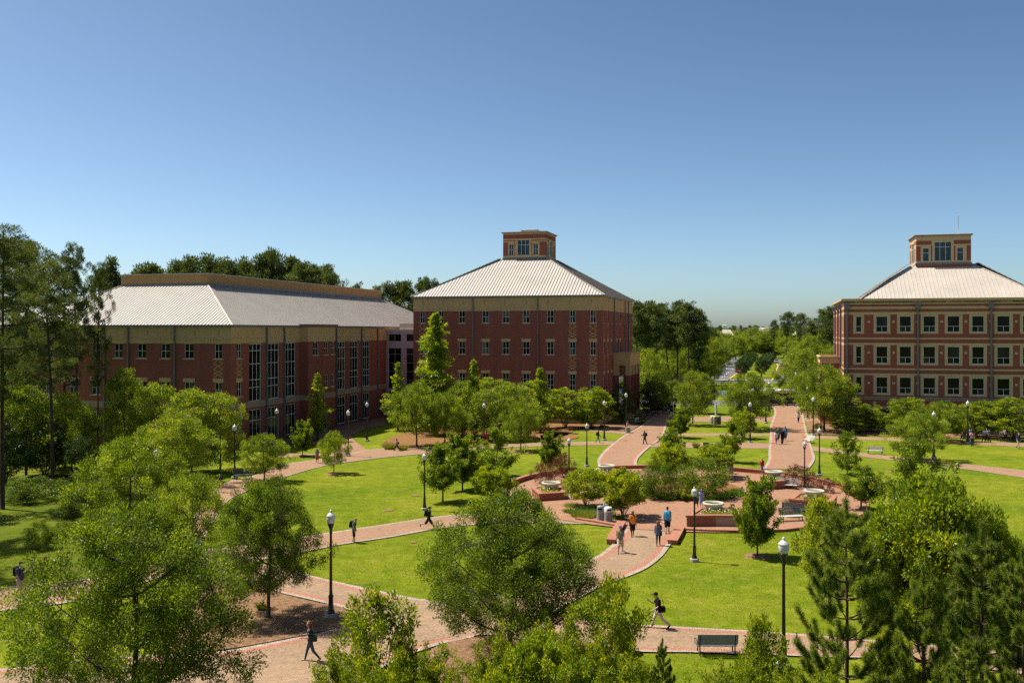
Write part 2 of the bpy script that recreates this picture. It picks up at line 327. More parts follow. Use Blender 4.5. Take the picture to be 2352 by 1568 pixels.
def path(pairs, mat='paver', edge=0.22, band=0.0, n=5, name='path'):
    z = PZ[0]; PZ[0] += 0.0045
    S = crs(pairs, n); Lp = [G(s[0], s[1]) for s in S]; Rp = [G(s[2], s[3]) for s in S]
    mb = MB(); eb = MB(); bb = MB(); zz = Vector((0, 0, z)); z2 = Vector((0, 0, z + 0.002))
    def cut(a, b, w): return a + (b - a).normalized() * w
    for i in range(len(S) - 1):
        a, b, c, d = Lp[i], Lp[i+1], Rp[i+1], Rp[i]
        mb.poly([d + zz, c + zz, b + zz, a + zz]); QUADS.append([a, b, c, d])
        for (p, q, r, s_) in ((a, b, c, d), (c, b, b, c)):
            pass
        if edge:
            a1, b1, d1, c1 = cut(a, d, edge), cut(b, c, edge), cut(d, a, edge), cut(c, b, edge)
            eb.poly([a1 + z2, b1 + z2, b + z2, a + z2][::1]); eb.poly([d + z2, c + z2, c1 + z2, d1 + z2])
            if band:
                a2, b2, d2, c2 = cut(a, d, edge + band), cut(b, c, edge + band), cut(d, a, edge + band), cut(c, b, edge + band)
                bb.poly([a2 + z2, b2 + z2, b1 + z2, a1 + z2]); bb.poly([d1 + z2, c1 + z2, c2 + z2, d2 + z2])
    o = tag(mb.build(name, M[mat]), kind='structure')
    def up(me):
        bm = bmesh.new(); bm.from_mesh(me)
        for f in bm.faces:
            if f.normal.z < 0: f.normal_flip()
        bm.to_mesh(me); bm.free()
    up(o.data)
    if edge: up(eb.build('edging', M['border'], o).data)
    if band: up(bb.build('brick_band', M['paver_red'], o).data)
    return o
path([(640, 1041, 640, 1049), (710, 1042, 710, 1049), (780, 1043, 780, 1049)], edge=0.2)
path([(1540, 957, 1540, 968), (1660, 957, 1660, 968), (1780, 957, 1780, 967)])
path([(1528, 995.5, 1526, 1000.5), (1650, 995.5, 1650, 1000.5), (1772, 996, 1772, 1001)])
path([(1838, 959, 1838, 968), (1883, 959, 1883, 967), (1930, 962, 1930, 968)])
path([(1850, 1001, 1850, 1007), (1960, 1003, 1960, 1009), (2080, 1007, 2080, 1013), (2176, 1011, 2176, 1018), (2352, 1018, 2352, 1026), (2460, 1022, 2460, 1031)])
path([(1855, 1024, 1858, 1034), (1930, 1034.4, 1930, 1042), (2035, 1046.5, 2035, 1055), (2123, 1053, 2123, 1062), (2176, 1061, 2176, 1071), (2352, 1080.5, 2352, 1097), (2460, 1093, 2460, 1114)])
path([(1307, 984, 1307, 988), (1380, 987, 1380, 992), (1442, 992, 1440, 998)])
path([(1380, 918, 1380, 930), (1560, 919, 1560, 931), (1800, 920, 1800, 932), (1990, 922, 1990, 934)], 'asphalt', edge=0.3, name='campus_street')
path([(1486, 1017, 1480, 1027), (1640, 1017.5, 1640, 1029), (1776, 1018, 1776, 1030)])
o = sheet('path', [(752, 1055), (775, 1030), (786, 1005), (772, 998), (740, 1003), (690, 1012), (652, 1022), (600, 1030), (600, 1016), (652, 1006), (700, 996), (745, 988), (790, 976), (840, 966), (884, 958), (884, 978), (840, 985), (826, 990), (805, 1001), (815, 1013), (839, 1030), (850, 1040), (800, 1052)], PZ[0], M['paver']); PZ[0] += 0.004
path([(-60, 1362, -60, 1416), (0, 1350, 0, 1404), (120, 1338, 183, 1381), (244, 1325, 300, 1350), (330, 1300, 400, 1310), (400, 1250, 450, 1265), (440, 1195, 490, 1200), (480, 1140, 517, 1158), (520, 1108, 545, 1138), (588, 1091, 610, 1112), (650, 1068, 667, 1092), (720, 1057, 742, 1071), (790, 1047, 817, 1059), (850, 1033, 892, 1050), (930, 1029, 979, 1042), (1080, 1023, 1090, 1032), (1193, 1020, 1193, 1027), (1290, 1016, 1290, 1023.6), (1410, 1014, 1408, 1022)], edge=0.3)
path([(470, 1262, 500, 1300), (600, 1250, 640, 1280), (729, 1228, 782, 1252), (850, 1210, 900, 1234), (1024, 1184.7, 1019, 1213), (1150, 1178, 1150, 1202), (1250, 1178, 1250, 1202), (1345, 1180, 1345, 1204)], edge=0.3)
path([(500, 1262, 440, 1292), (560, 1278, 500, 1312), (610, 1292, 577, 1342), (674, 1312, 642, 1362), (764, 1335, 727, 1382), (867, 1357, 797, 1400), (967, 1377, 900, 1440), (1060, 1380, 1080, 1462), (1170, 1362, 1230, 1425), (1250, 1335, 1330, 1375), (1305, 1312, 1378, 1350), (1342, 1292, 1440, 1326), (1378, 1274, 1485, 1306), (1398, 1258, 1518, 1281), (1411, 1246, 1540, 1253), (1426, 1226, 1556, 1226), (1445, 1205, 1575, 1205)], 'paver_mixed', edge=0.32, band=0.4)
path([(-60, 1540, -60, 1660), (0, 1537, 0, 1660), (250, 1512, 250, 1660), (480, 1500, 480, 1660), (582, 1485, 620, 1640), (734, 1455, 740, 1600), (799, 1437, 850, 1550), (850, 1420, 930, 1510), (930, 1402, 1007, 1483), (1010, 1395, 1090, 1464)], 'paver_mixed', edge=0.3, band=0.4)
path([(1150, 1385, 1020, 1480), (1220, 1408, 1110, 1460), (1312, 1423, 1250, 1478), (1367, 1430, 1367, 1492), (1467, 1436, 1477, 1499), (1593, 1443, 1593, 1500), (1764, 1453, 1764, 1506), (1900, 1463, 1900, 1511), (2019, 1474, 2019, 1514), (2200, 1490, 2200, 1530), (2420, 1512, 2420, 1560)], 'paver_mixed', edge=0.22, band=0.3)
sheet('path', [(840, 1368), (967, 1381), (1060, 1384), (1165, 1368), (1245, 1358), (1300, 1383), (1228, 1418), (1150, 1455), (1070, 1458), (1000, 1472), (900, 1480), (840, 1432), (810, 1410)], PZ[0], M['paver_mixed']); PZ[0] += 0.004
path([(1519, 940, 1566, 940), (1489, 966, 1537, 962), (1463, 984, 1528, 990), (1434, 1000, 1516, 1010), (1401, 1024, 1496, 1024), (1379, 1046, 1468, 1051), (1372, 1061, 1463, 1068), (1380, 1080, 1474, 1084)], edge=0.35, band=0.35)
path([(1767, 929, 1828, 929), (1779, 946, 1842, 946), (1769, 979, 1850, 976), (1768, 1001, 1856, 1000), (1765, 1038, 1866, 1032), (1764, 1058, 1872, 1056), (1750, 1078, 1856, 1080)], edge=0.35, band=0.4)
PC = G(1560, 1136)                                        # centre of the round plaza
def ring_pts(c, r, n=48, a0=0.0, a1=360.0): return [Vector((c.x + r*math.cos(R(a0 + (a1-a0)*k/n)), c.y + r*math.sin(R(a0 + (a1-a0)*k/n)), 0)) for k in range(n + (0 if a1 - a0 >= 360 else 1))]
mb = MB(); mb.poly([p + Vector((0, 0, PZ[0])) for p in ring_pts(PC, 15.2, 72)]); plaza = tag(mb.build('plaza_paving', M['paver_plaza']), kind='structure'); PLZ = PZ[0]; PZ[0] += 0.004
# central bed of the plaza and its edging
BC = G(1562, 1122); mb = MB(); eb = MB(); rng = random.Random(3)
el = [(6.0*math.cos(2*math.pi*k/48), 7.0*math.sin(2*math.pi*k/48)) for k in range(48)]
for i in range(48):
    (a, b), (c, d) = el[i], el[(i+1) % 48]
    mb.raw([(BC.x, BC.y, 0.30), (BC.x+a*0.6, BC.y+b*0.6, 0.24), (BC.x+c*0.6, BC.y+d*0.6, 0.24), (BC.x+a, BC.y+b, 0.03), (BC.x+c, BC.y+d, 0.03)], [(0, 1, 2), (1, 3, 4, 2)], 0, True)
    eb.raw([(BC.x+a, BC.y+b, 0), (BC.x+c, BC.y+d, 0), (BC.x+c*1.03, BC.y+d*1.03, 0), (BC.x+a*1.03, BC.y+b*1.03, 0), (BC.x+a, BC.y+b, 0.075), (BC.x+c, BC.y+d, 0.075), (BC.x+c*1.03, BC.y+d*1.03, 0.075), (BC.x+a*1.03, BC.y+b*1.03, 0.075)], [(4, 7, 6, 5), (3, 2, 6, 7)])
bed = tag(mb.build('planting_bed', M['straw']), kind='structure'); eb.build('edging', M['border'], bed)
def bed_sheet(px, mat='mulch', z=0.07, smooth=4): return sheet('planting_bed', px, z, M[mat], smooth=smooth)
bed_sheet([(577, 1343), (642, 1364), (727, 1385), (792, 1400), (797, 1436), (734, 1453), (582, 1483), (480, 1497), (380, 1500), (420, 1420), (500, 1330)])
bed_sheet([(1007, 1485), (1104, 1464), (1250, 1481), (1360, 1497), (1420, 1560), (1300, 1640), (900, 1640), (930, 1530)])
bed_sheet([(1322, 1150), (1400, 1145), (1440, 1165), (1455, 1195), (1400, 1200), (1330, 1190), (1290, 1170)], 'straw')      # under the two shrubs on the left of the plaza
bed_sheet([(1822, 1120), (1880, 1130), (1830, 1175), (1850, 1195), (1910, 1188), (1890, 1160), (1860, 1150)], 'straw')
bed_sheet([(985, 985), (1060, 975), (1290, 968), (1400, 980), (1330, 984), (1290, 1004), (1180, 1012), (1040, 1018), (960, 1026), (880, 1028), (890, 1010), (930, 995)], 'straw')
bed_sheet([(1380, 975), (1430, 968), (1486, 962), (1462, 982), (1440, 990), (1380, 985)], 'mulch')
bed_sheet([(1853, 968), (1930, 966), (2080, 985), (2400, 1008), (2400, 1015), (2100, 1002), (1920, 1000), (1862, 995)], 'mulch')
bed_sheet([(1836, 945), (1900, 945), (1900, 957), (1845, 958)], 'mulch')
bed_sheet([(1240, 1000), (1300, 995), (1330, 1003), (1300, 1011), (1250, 1010)], 'straw')
bed_sheet([(660, 1014), (730, 1003), (770, 1000), (740, 1018), (690, 1024)], 'mulch')
bed_sheet([(1478, 938), (1515, 938), (1492, 960), (1465, 962)], 'mulch')
def mulch_ring(x, y, r, mat='mulch'):
    c = G(x, y); mb = MB(); rg = random.Random(int(x*7+y)); n = 26; P = []
    for k in range(n):
        t = 2*math.pi*k/n; q = r * (1 + rg.uniform(-0.09, 0.09)); P.append((q*math.cos(t), q*math.sin(t)))
    for i in range(n):
        a, b = P[i], P[(i+1) % n]
        mb.raw([(0, 0, 0.10), (a[0]*0.6, a[1]*0.6, 0.085), (b[0]*0.6, b[1]*0.6, 0.085), (a[0], a[1], 0.0), (b[0], b[1], 0.0)], [(0, 1, 2), (1, 3, 4, 2)], 0, True)
    return tag(mb.build('mulch_ring', M[mat], loc=c), kind='structure')
# far road, median, pond
road = path([(1590, 872, 1673, 872), (1622, 855, 1693, 857), (1650, 840, 1700, 843), (1668, 830, 1697, 830), (1676, 824, 1696, 824), (1660, 817, 1690, 818)], 'asphalt', edge=0, name='avenue')
road2 = path([(1775, 873, 1832, 873), (1782, 856, 1830, 857), (1788, 840, 1826, 841), (1786, 834.5, 1812, 833), (1772, 830.5, 1784, 827.5), (1745, 826, 1750, 824)], 'asphalt', edge=0, name='avenue')
cross = path([(1500, 870, 1500, 879), (1650, 870, 1650, 879), (1780, 870.5, 1780, 879), (1960, 873, 1960, 881)], 'asphalt', edge=0, name='cross_street')
def stripe(px, w, z, parent, mat='paint', name='lane_line'):
    P = [G(*p) for p in px]; mb = MB()
    for i in range(len(P) - 1):
        d = (P[i+1] - P[i]).normalized(); s = Vector((d.y, -d.x, 0)) * w / 2; u = Vector((0, 0, z))
        mb.poly([P[i] + s + u, P[i+1] + s + u, P[i+1] - s + u, P[i] - s + u])
    o = mb.build(name, M[mat], parent)
    if o.data.polygons[0].normal.z < 0: o.data.flip_normals()
    return o
zt = PZ[0] + 0.01
def lerp2(a, b, t): return (a[0] + (b[0]-a[0])*t, a[1] + (b[1]-a[1])*t)
for k in range(9): stripe([lerp2((1640, 862), (1687, 836), (k + 0.1) / 9), lerp2((1640, 862), (1687, 836), (k + 0.62) / 9)], 0.35, zt, road)
for k in range(7): stripe([lerp2((1657, 868), (1691, 842), (k + 0.2) / 7), lerp2((1657, 868), (1691, 842), (k + 0.5) / 7)], 0.3, zt, road)
for k in range(6): stripe([lerp2((1806, 868), (1806, 838), (k + 0.2) / 6), lerp2((1806, 868), (1806, 838), (k + 0.5) / 6)], 0.3, zt, road2)
stripe([(1829, 870), (1828, 857), (1824, 842), (1811, 834)], 0.35, zt, road2)
stripe([(1636, 873), (1800, 873.6)], 1.3, zt, cross, name='stop_line'); stripe([(1600, 878.6), (1900, 880)], 0.8, zt, cross, name='edge_line')
stripe([(1674, 871), (1694, 857), (1701, 843)], 0.5, zt, road, 'paint_y', 'painted_kerb'); stripe([(1774, 872), (1781, 856), (1787, 840), (1784, 835.5)], 0.5, zt, road2, 'paint_y', 'painted_kerb')
mb = MB(); sheet('median', [(1678, 869), (1697, 855), (1703, 842), (1720, 834), (1770, 836), (1784, 840), (1778, 855), (1771, 870), (1730, 871)], 0.08, M['grass'])
sheet('verge', [(1300, 879.5), (2000, 881), (2000, 894), (1700, 896), (1450, 895), (1300, 895)], 0.02, M['grass'])
sheet('mulch_strip', [(1560, 872), (1625, 853), (1650, 839), (1640, 836), (1590, 852), (1530, 872)], 0.03, M['straw'])
sheet('pond', [(1430, 904), (1480, 899), (1560, 897), (1640, 896.5), (1700, 897), (1730, 901), (1715, 906), (1660, 909), (1560, 911), (1470, 910)], 0.03, M['water'], smooth=4)
sheet('pond_bank', [(1400, 905), (1470, 896), (1560, 894.5), (1640, 894), (1710, 894.5), (1745, 900), (1725, 908), (1660, 911.5), (1560, 914), (1450, 913)], 0.024, M['field'], smooth=4)
# ------------------------------------------------------------------ buildings
GA = math.atan2(1795 - MIDX, FOC)                         # the campus grid is turned by this angle
UX, VX = Vector((math.cos(GA), -math.sin(GA), 0)), Vector((math.sin(GA), math.cos(GA), 0))
class Face:
    """one wall plane of a building: o = start corner in local x,y; d = direction to the right seen from outside"""
    def __init__(s, root, o, d):
        s.root = root; s.o = Vector((o[0], o[1], 0)); s.d = Vector((d[0], d[1], 0)); s.n = Vector((d[1], -d[0], 0))
    def P(s, a, z, out=0.0): return s.o + s.d * a + s.n * out + Vector((0, 0, z))
    def at(s, px):
        """distance along the wall of a survey column"""
        W = lambda v: UX * v.x + VX * v.y
        p = s.root.location + W(s.o); d = W(s.d); k = (px - MIDX) / FOC
        return (k * p.y - p.x) / (d.x - k * d.y)
    def box(s, mb, a0, a1, z0, z1, o0, o1, m=0):
        c = [s.P(a, z, o) for z in (z0, z1) for (a, o) in ((a0, o1), (a1, o1), (a1, o0), (a0, o0))]
        mb.raw(c, [(3, 2, 1, 0), (4, 5, 6, 7), (0, 1, 5, 4), (1, 2, 6, 5), (2, 3, 7, 6), (3, 0, 4, 7)], m); return mb
def wall(F, name, a0, a1, z0, z1, mats, bands=(), holes=(), patches=(), depth=0.22, default=0):
    A = {a0, a1}; Z = {z0, z1}
    for h in list(holes) + list(patches): A |= {h[0], h[1]}; Z |= {h[2], h[3]}
    for b in bands: Z |= {b[0], b[1]}
    A = sorted(a for a in A if a0 - 1e-6 <= a <= a1 + 1e-6); Z = sorted(z for z in Z if z0 - 1e-6 <= z <= z1 + 1e-6)
    mb = MB(); inh = lambda a, z: any(h[0] < a < h[1] and h[2] < z < h[3] for h in holes)
    for i in range(len(A) - 1):
        for j in range(len(Z) - 1):
            ca, cz = (A[i] + A[i+1]) / 2, (Z[j] + Z[j+1]) / 2
            if inh(ca, cz): continue
            m = default
            for b in bands:
                if b[0] < cz < b[1]: m = b[2]
            for p in patches:
                if p[0] < ca < p[1] and p[2] < cz < p[3]: m = p[4]
            mb.poly([F.P(A[i], Z[j]), F.P(A[i+1], Z[j]), F.P(A[i+1], Z[j+1]), F.P(A[i], Z[j+1])], m)
    for h in holes:
        b0, b1, y0, y1 = h[:4]; m = h[4] if len(h) > 4 else default
        for (p, q, r, t) in (((b0, y0), (b1, y0), 0, 0), ((b1, y0), (b1, y1), 0, 0), ((b1, y1), (b0, y1), 0, 0), ((b0, y1), (b0, y0), 0, 0)):
            mb.poly([F.P(*p), F.P(*p, -depth), F.P(*q, -depth), F.P(*q)], m)
    return mb.build(name, mats, F.root)
rw = random.Random(11)
def window(F, a0, a1, z0, z1, cols=(0.5,), rows=(0.5,), fr=0.07, mu=0.05, glass=None, mat='white', out=-0.10, name='window', skip=()):
    mb = MB(); cx = [0, *cols, 1]; rz = [0, *rows, 1]; w, h = a1 - a0, z1 - z0
    F.box(mb, a0, a1, z0, z0 + fr, out - 0.06, out); F.box(mb, a0, a1, z1 - fr, z1, out - 0.06, out)
    F.box(mb, a0, a0 + fr, z0 + fr, z1 - fr, out - 0.06, out); F.box(mb, a1 - fr, a1, z0 + fr, z1 - fr, out - 0.06, out)
    for c in cols:
        lo = z0 + fr; hi = z1 - fr
        if skip: hi = z0 + h * rows[0] if c in skip else hi
        F.box(mb, a0 + w*c - mu/2, a0 + w*c + mu/2, lo, hi, out - 0.055, out - 0.005)
    for r in rows: F.box(mb, a0 + fr, a1 - fr, z0 + h*r - mu/2, z0 + h*r + mu/2, out - 0.052, out - 0.003)
    ob = mb.build(name, M[mat], F.root)
    for i in range(len(cx) - 1):
        for j in range(len(rz) - 1):
            p0, p1 = a0 + w*cx[i] + 0.012, a0 + w*cx[i+1] - 0.012; q0, q1 = z0 + h*rz[j] + 0.012, z0 + h*rz[j+1] - 0.012
            if skip and j >= 1:
                if i > 0: continue
                p1 = a1 - 0.012
            g = glass or ('glass_blind' if rw.random() < 0.16 else 'glass')
            if g == 'glass' and rw.random() < 0.3: g = 'glass_mid'
            t = rw.uniform(-0.004, 0.004); u = rw.uniform(-0.004, 0.004); k = MB()
            k.poly([F.P(p0, q0, out - 0.035 + t), F.P(p1, q0, out - 0.035 - t + u), F.P(p1, q1, out - 0.035 - t), F.P(p0, q1, out - 0.035 + t + u)])
            k.build('pane', M[g], ob)
    return ob
def trim(F, name, a0, a1, z0, z1, o1, mat, o0=-0.05): mb = MB(); F.box(mb, a0, a1, z0, z1, o0, o1); return mb.build(name, M[mat], F.root)
def downspout(F, a, z0, z1, w=0.16, head=False, mat='gutter'):
    mb = MB(); F.box(mb, a - w/2, a + w/2, z0, z1, 0.03, 0.03 + w)
    for z in np.arange(z0 + 1.0, z1, 2.4): F.box(mb, a - w/2 - 0.03, a + w/2 + 0.03, z, z + 0.06, 0.0, 0.05 + w)
    o = mb.build('downspout', M[mat], F.root)
    if head:
        hb = MB(); F.box(hb, a - 0.34, a + 0.34, z1 - 0.62, z1, 0.02, 0.5); F.box(hb, a - 0.42, a + 0.42, z1 - 0.1, z1 + 0.02, 0.0, 0.58); hb.build('rain_head', M[mat], o)
    return o
def diamonds(F, a, w, z0, z1, n=3):
    mb = MB(); h = (z1 - z0) / n; t = 0.035
    def bar(p, q):
        d = Vector((q[0]-p[0], q[1]-p[1])); L = d.length; d /= L; s = Vector((-d.y, d.x)) * t
        c = [(p[0]+s.x, p[1]+s.y), (q[0]+s.x, q[1]+s.y), (q[0]-s.x, q[1]-s.y), (p[0]-s.x, p[1]-s.y)]
        mb.poly([F.P(x, z, 0.012) for x, z in c][::-1])
    for k in range(n):
        b = z0 + k*h
        for sg in (-1, 1):
            if k == 0: bar((a + sg*w/2, b), (a, b + h/2))
            else: bar((a, b), (a + sg*w/2, b + h/2)); bar((a + sg*w/2, b + h/2), (a, b + h)) if k < n-1 else None
            if k == 0: bar((a, b + h/2), (a + sg*w/2, b + h*0.75)); bar((a + sg*w/2, b + h*0.75), (a, b + h))
            if k == n-1: bar((a + sg*w/2, b + h/2), (a + sg*w*0.1, b + h*0.95))
    return mb.build('diamond_inlay', M['tan'], F.root)
def hip_panels(F, name, W, inset, z0, z1, step, mat, setback=0.0, over=0.0, ribm='seam', joined=False, rib=0.07):
    """standing-seam slope above wall F, hips at both ends, each pan an object of its own"""
    k = (z1 - z0) / inset; all_ = MB(); n = int(round(W / step)); st = W / n
    def run(a): return max(0.0, min(a, W - a, inset))
    def Q(a, r, dz=0.0): return F.P(a + over_a, z0 + r*k + dz, -r + over)
    over_a = setback
    if joined: rib = min(rib, 0.045)
    for i in range(n):
        a0, a1 = i*st, (i+1)*st; mb = all_ if joined else MB()
        cuts = [a0] + [c for c in (inset, W - inset) if a0 + 1e-4 < c < a1 - 1e-4] + [a1]
        pts = [Q(a0, 0), Q(a1, 0)] + [Q(c, run(c)) for c in reversed(cuts)]
        cl = [pts[0]]
        for p in pts[1:]:
            if (p - cl[-1]).length > 1e-4 and (p - cl[0]).length > 1e-4: cl.append(p)
        mb.poly(cl, 0)
        r0 = run(a0)
        if r0 > 0.25:
            w = 0.03; h = rib
            b = [Q(a0 - w, 0), Q(a0 + w, 0), Q(a0 + w, r0), Q(a0 - w, r0)]; t = [Q(a0 - w, 0, h), Q(a0 + w, 0, h), Q(a0 + w, r0, h), Q(a0 - w, r0, h)]
            mb.raw(b + t, [(4, 5, 6, 7), (0, 4, 7, 3), (1, 2, 6, 5), (0, 1, 5, 4)], 1)
        if not joined: mb.build('roof_panel', [M[mat], M[ribm]], F.root)
    if joined: tag(all_.build(name, [M[mat], M[ribm]], F.root), kind='stuff')
    for a0, a1 in ((0.0, inset), (W, W - inset)):         # hip caps
        caps = MB(); p, q = Q(a0, 0, rib + 0.02), Q(a1, inset, rib + 0.02); s = F.d * 0.14
        caps.poly([p - s, p + s, q + s, q - s])
        caps.build('hip_cap', M[mat], F.root)
def eave(root, x0, x1, y0, y1, z, d=0.25, mat='gutter'):
    for nm, b in (('gutter', (x0 - d, x1 + d, y0 - d, y0)), ('gutter', (x0 - d, x1 + d, y1, y1 + d)), ('gutter', (x0 - d, x0, y0, y1)), ('gutter', (x1, x1 + d, y0, y1))):
        mb = MB(); mb.box(b[0], b[1], b[2], b[3], z - 0.26, z, 0); mb.build(nm, M[mat], root)
def zA(x): return (x / 2.297) / 1.7415
def zB(x): return (900 + x / 2.297) / 1.7415
def zC(x): return (1600 + x / 2.297) / 1.7415
def zD(x): return (3200 + x / 2.614) / 1.7415

# ---- the middle hall with a lantern
C2 = empty('brick_hall', (13.6, 140.6, 0), -GA, 'square red brick hall with pale hipped metal roof and brick lantern on top', 'building')
FR = Face(C2, (-30.5, 0), (1, 0)); SD = Face(C2, (0, 0), (0, 1)); W2, D2 = 30.5, 29.5
cent = [206, 378, 570, 786, 972, 1159, 1382, 1585, 1774]; wid = [0.42, 0.42, 0.52, 0.53, 0.53, 0.53, 0.53, 0.44, 0.44]
wc = [FR.at(zC(c)) for c in cent]; rowz = [(15.25, 17.14), (10.4, 12.38), (4.9, 7.5), (0.75, 3.3)]
holes = [(c - w, c + w, z0, z1) for c, w in zip(wc, wid) for (z0, z1) in rowz]
BD = [(17.2, 19.3, 1), (0.0, 0.7, 1)]
wall(FR, 'wall', 0, W2, 0, 19.3, [M['brick'], M['tan']], BD, holes)
scol = [FR.at(zC(c)) for c in ()]
sx = [SD.at(zC(c)) for c in (1875, 1910, 1943, 1992, 2022, 2067, 2105, 2132)]
sh = [(s - 0.42, s + 0.42, z0, z1) for i, s in enumerate(sx) for (z0, z1) in (rowz if i < 2 else rowz[:3] if i in (2,) else rowz[:2])]
wall(SD, 'wall', 0, D2, 0, 19.3, [M['brick'], M['tan']], BD, sh)
wall(Face(C2, (0, D2), (-1, 0)), 'wall', 0, W2, 0, 19.3, [M['brick'], M['tan']], BD); wall(Face(C2, (-W2, D2), (0, -1)), 'wall', 0, D2, 0, 19.3, [M['brick'], M['tan']], BD)
for F, cs, ws, hs in ((FR, wc, wid, holes), (SD, sx, [0.42]*8, sh)):
    for h in hs:
        window(F, h[0], h[1], h[2], h[3], rows=(0.5,) if h[3] - h[2] < 2.3 else (0.33, 0.66))
        trim(F, 'sill', h[0] - 0.18, h[1] + 0.18, h[2] - 0.13, h[2] - 0.003, 0.05, 'tan')
        if h[3] < 14 and h[3] > 4: trim(F, 'lintel', h[0] - 0.2, h[1] + 0.2, h[3] + 0.003, h[3] + 0.42, 0.03, 'tan')
for c in (wc[0], wc[1], wc[7], wc[8]): diamonds(FR, c, 1.2, 12.85, 15.1); diamonds(FR, c, 1.2, 8.0, 10.25)
for c in (sx[0], sx[1], sx[6], sx[7]): diamonds(SD, c, 1.2, 12.85, 15.1)
for c in sx[:2]: diamonds(SD, c, 1.2, 8.0, 10.25)
for F, L in ((FR, W2), (SD, D2)):
    trim(F, 'string_course', -0.05, L + 0.05, 17.55, 17.68, 0.07, 'tan'); trim(F, 'string_course', 0, L, 17.12, 17.197, 0.03, 'tan')
    for k in range(9): a = L * (k + 0.5) / 9; trim(F, 'slot', a - 0.09, a + 0.09, 18.05, 18.75, 0.006, 'tan_dark')
for c in (672, 1267): downspout(FR, FR.at(zC(c)), 0, 19.1)
for c in (1965, 2065, 2095): downspout(SD, SD.at(zC(c)), 0, 19.1)
eave(C2, -W2, 0, 0, D2, 19.45, 0.35)
LF = 3.7; IN = W2/2 - LF; INy = D2/2 - LF
hip_panels(Face(C2, (-W2 - 0.35, -0.35), (1, 0)), 'front_roof', W2 + 0.7, IN + 0.35, 19.4, 26.1, 0.49, 'roof')
hip_panels(Face(C2, (0.35, -0.35), (0, 1)), 'side_roof', D2 + 0.7, INy + 0.35, 19.4, 26.1, 0.49, 'roof', joined=True)
hip_panels(Face(C2, (0.35, D2 + 0.35), (-1, 0)), 'rear_roof', W2 + 0.7, IN + 0.35, 19.4, 26.1, 0.49, 'roof', joined=True)
hip_panels(Face(C2, (-W2 - 0.35, D2 + 0.35), (0, -1)), 'side_roof', D2 + 0.7, INy + 0.35, 19.4, 26.1, 0.49, 'roof', joined=True)
def lantern(root, cx, cy, hw, z0, z1, big, small, mats, bands, patches, rows_big, cols_big, rows_small, cols_small, skipcols=()):
    for o, d in (((cx - hw, cy - hw), (1, 0)), ((cx + hw, cy - hw), (0, 1)), ((cx + hw, cy + hw), (-1, 0)), ((cx - hw, cy + hw), (0, -1))):
        F = Face(root, o, d); H = [(b[0], b[1], z0 + b[2], z0 + b[3], 1) for b in (big, *small)]
        wall(F, 'lantern_wall', 0, 2*hw, z0 - 1.2, z1, [M[m] for m in mats], [(z0 + a, z0 + b, m) for a, b, m in bands], H, [(p[0], p[1], z0 + p[2], z0 + p[3], p[4]) for p in patches], depth=0.15)
        window(F, *H[0][:4], cols=cols_big, rows=rows_big, glass='glass_blue', name='lantern_window')
        for h in H[1:]: window(F, *h[:4], cols=cols_small, rows=rows_small, glass='glass_blue', name='lantern_window')
    mb = MB(); mb.box(cx - hw - 0.28, cx + hw + 0.28, cy - hw - 0.28, cy + hw + 0.28, z1, z1 + 0.14, 0, 0.03); mb.box(cx - hw - 0.12, cx + hw + 0.12, cy - hw - 0.12, cy + hw + 0.12, z1 - 0.14, z1 - 0.002, 0)
    mb.build('lantern_cornice', M['sand'], root)
    mb = MB(); mb.box(cx - hw - 0.1, cx + hw + 0.1, cy - hw - 0.1, cy + hw + 0.1, z0 - 0.25, z0 + 0.02, 0); mb.build('lantern_flashing', M['gutter'], root)
LX, LY = -W2/2, D2/2
pt = [(0, 0.86, 0.35, 2.6, 0), (6.3, 7.3, 0.35, 2.6, 0), (1.98, 2.12, 0.35, 2.65, 0), (4.86, 5.0, 0.35, 2.65, 0), (0, 2.2, 2.78, 2.95, 0), (4.8, 7.3, 2.78, 2.95, 0)]
lantern(C2, LX, LY, 3.65, 26.15, 30.35, (2.45, 4.57, 0.42, 3.02), ((1.0, 1.85, 0.4, 2.38), (5.2, 6.05, 0.4, 2.38)), ['brick', 'tan'], [(0, 3.2, 1), (3.9, 4.4, 1)], pt, (0.66,), (0.33, 0.66), (0.5,), (0.5,))
mb = MB(); mb.box(LX - 1.2, LX + 1.6, LY - 1.2, LY + 1.2, 30.49, 31.1, 0, 0.04)
for k in range(8): mb.box(LX - 1.24, LX + 1.64, LY - 1.24, LY + 1.24, 30.55 + k*0.065, 30.58 + k*0.065, 0)
mb.build('roof_vent', M['steel'], C2)
# loggia on the right side
s0, s1, ow = 9.5, 20.0, 2.7
mb = MB(); mb.box(0.0, ow, s0, s1, 8.5, 10.35, 0); mb.box(-0.02, ow + 0.16, s0 - 0.16, s1 + 0.16, 10.35, 10.55, 0); mb.build('porch_parapet', M['tan'], C2)
for (x, y) in ((ow - 0.75, s0 + 0.02), (ow - 0.75, s0 + 3.3), (ow - 0.75, s0 + 6.6), (ow - 0.75, s1 - 0.75), (0.05, s0 + 0.02)):
    mb = MB(); mb.box(x, x + 0.72, y, y + 0.72, 0, 6.9, 0); mb.box(x - 0.06, x + 0.78, y - 0.06, y + 0.78, 6.9, 8.5, 1); mb.box(x - 0.08, x + 0.8, y - 0.08, y + 0.8, 0, 0.9, 1); mb.build('porch_column', [M['brick'], M['tan']], C2)
mb = MB(); mb.box(0.01, 0.06, s0 + 1.2, s1 - 1.2, 0.3, 6.5, 0); mb.build('porch_door', M['glass'], C2)

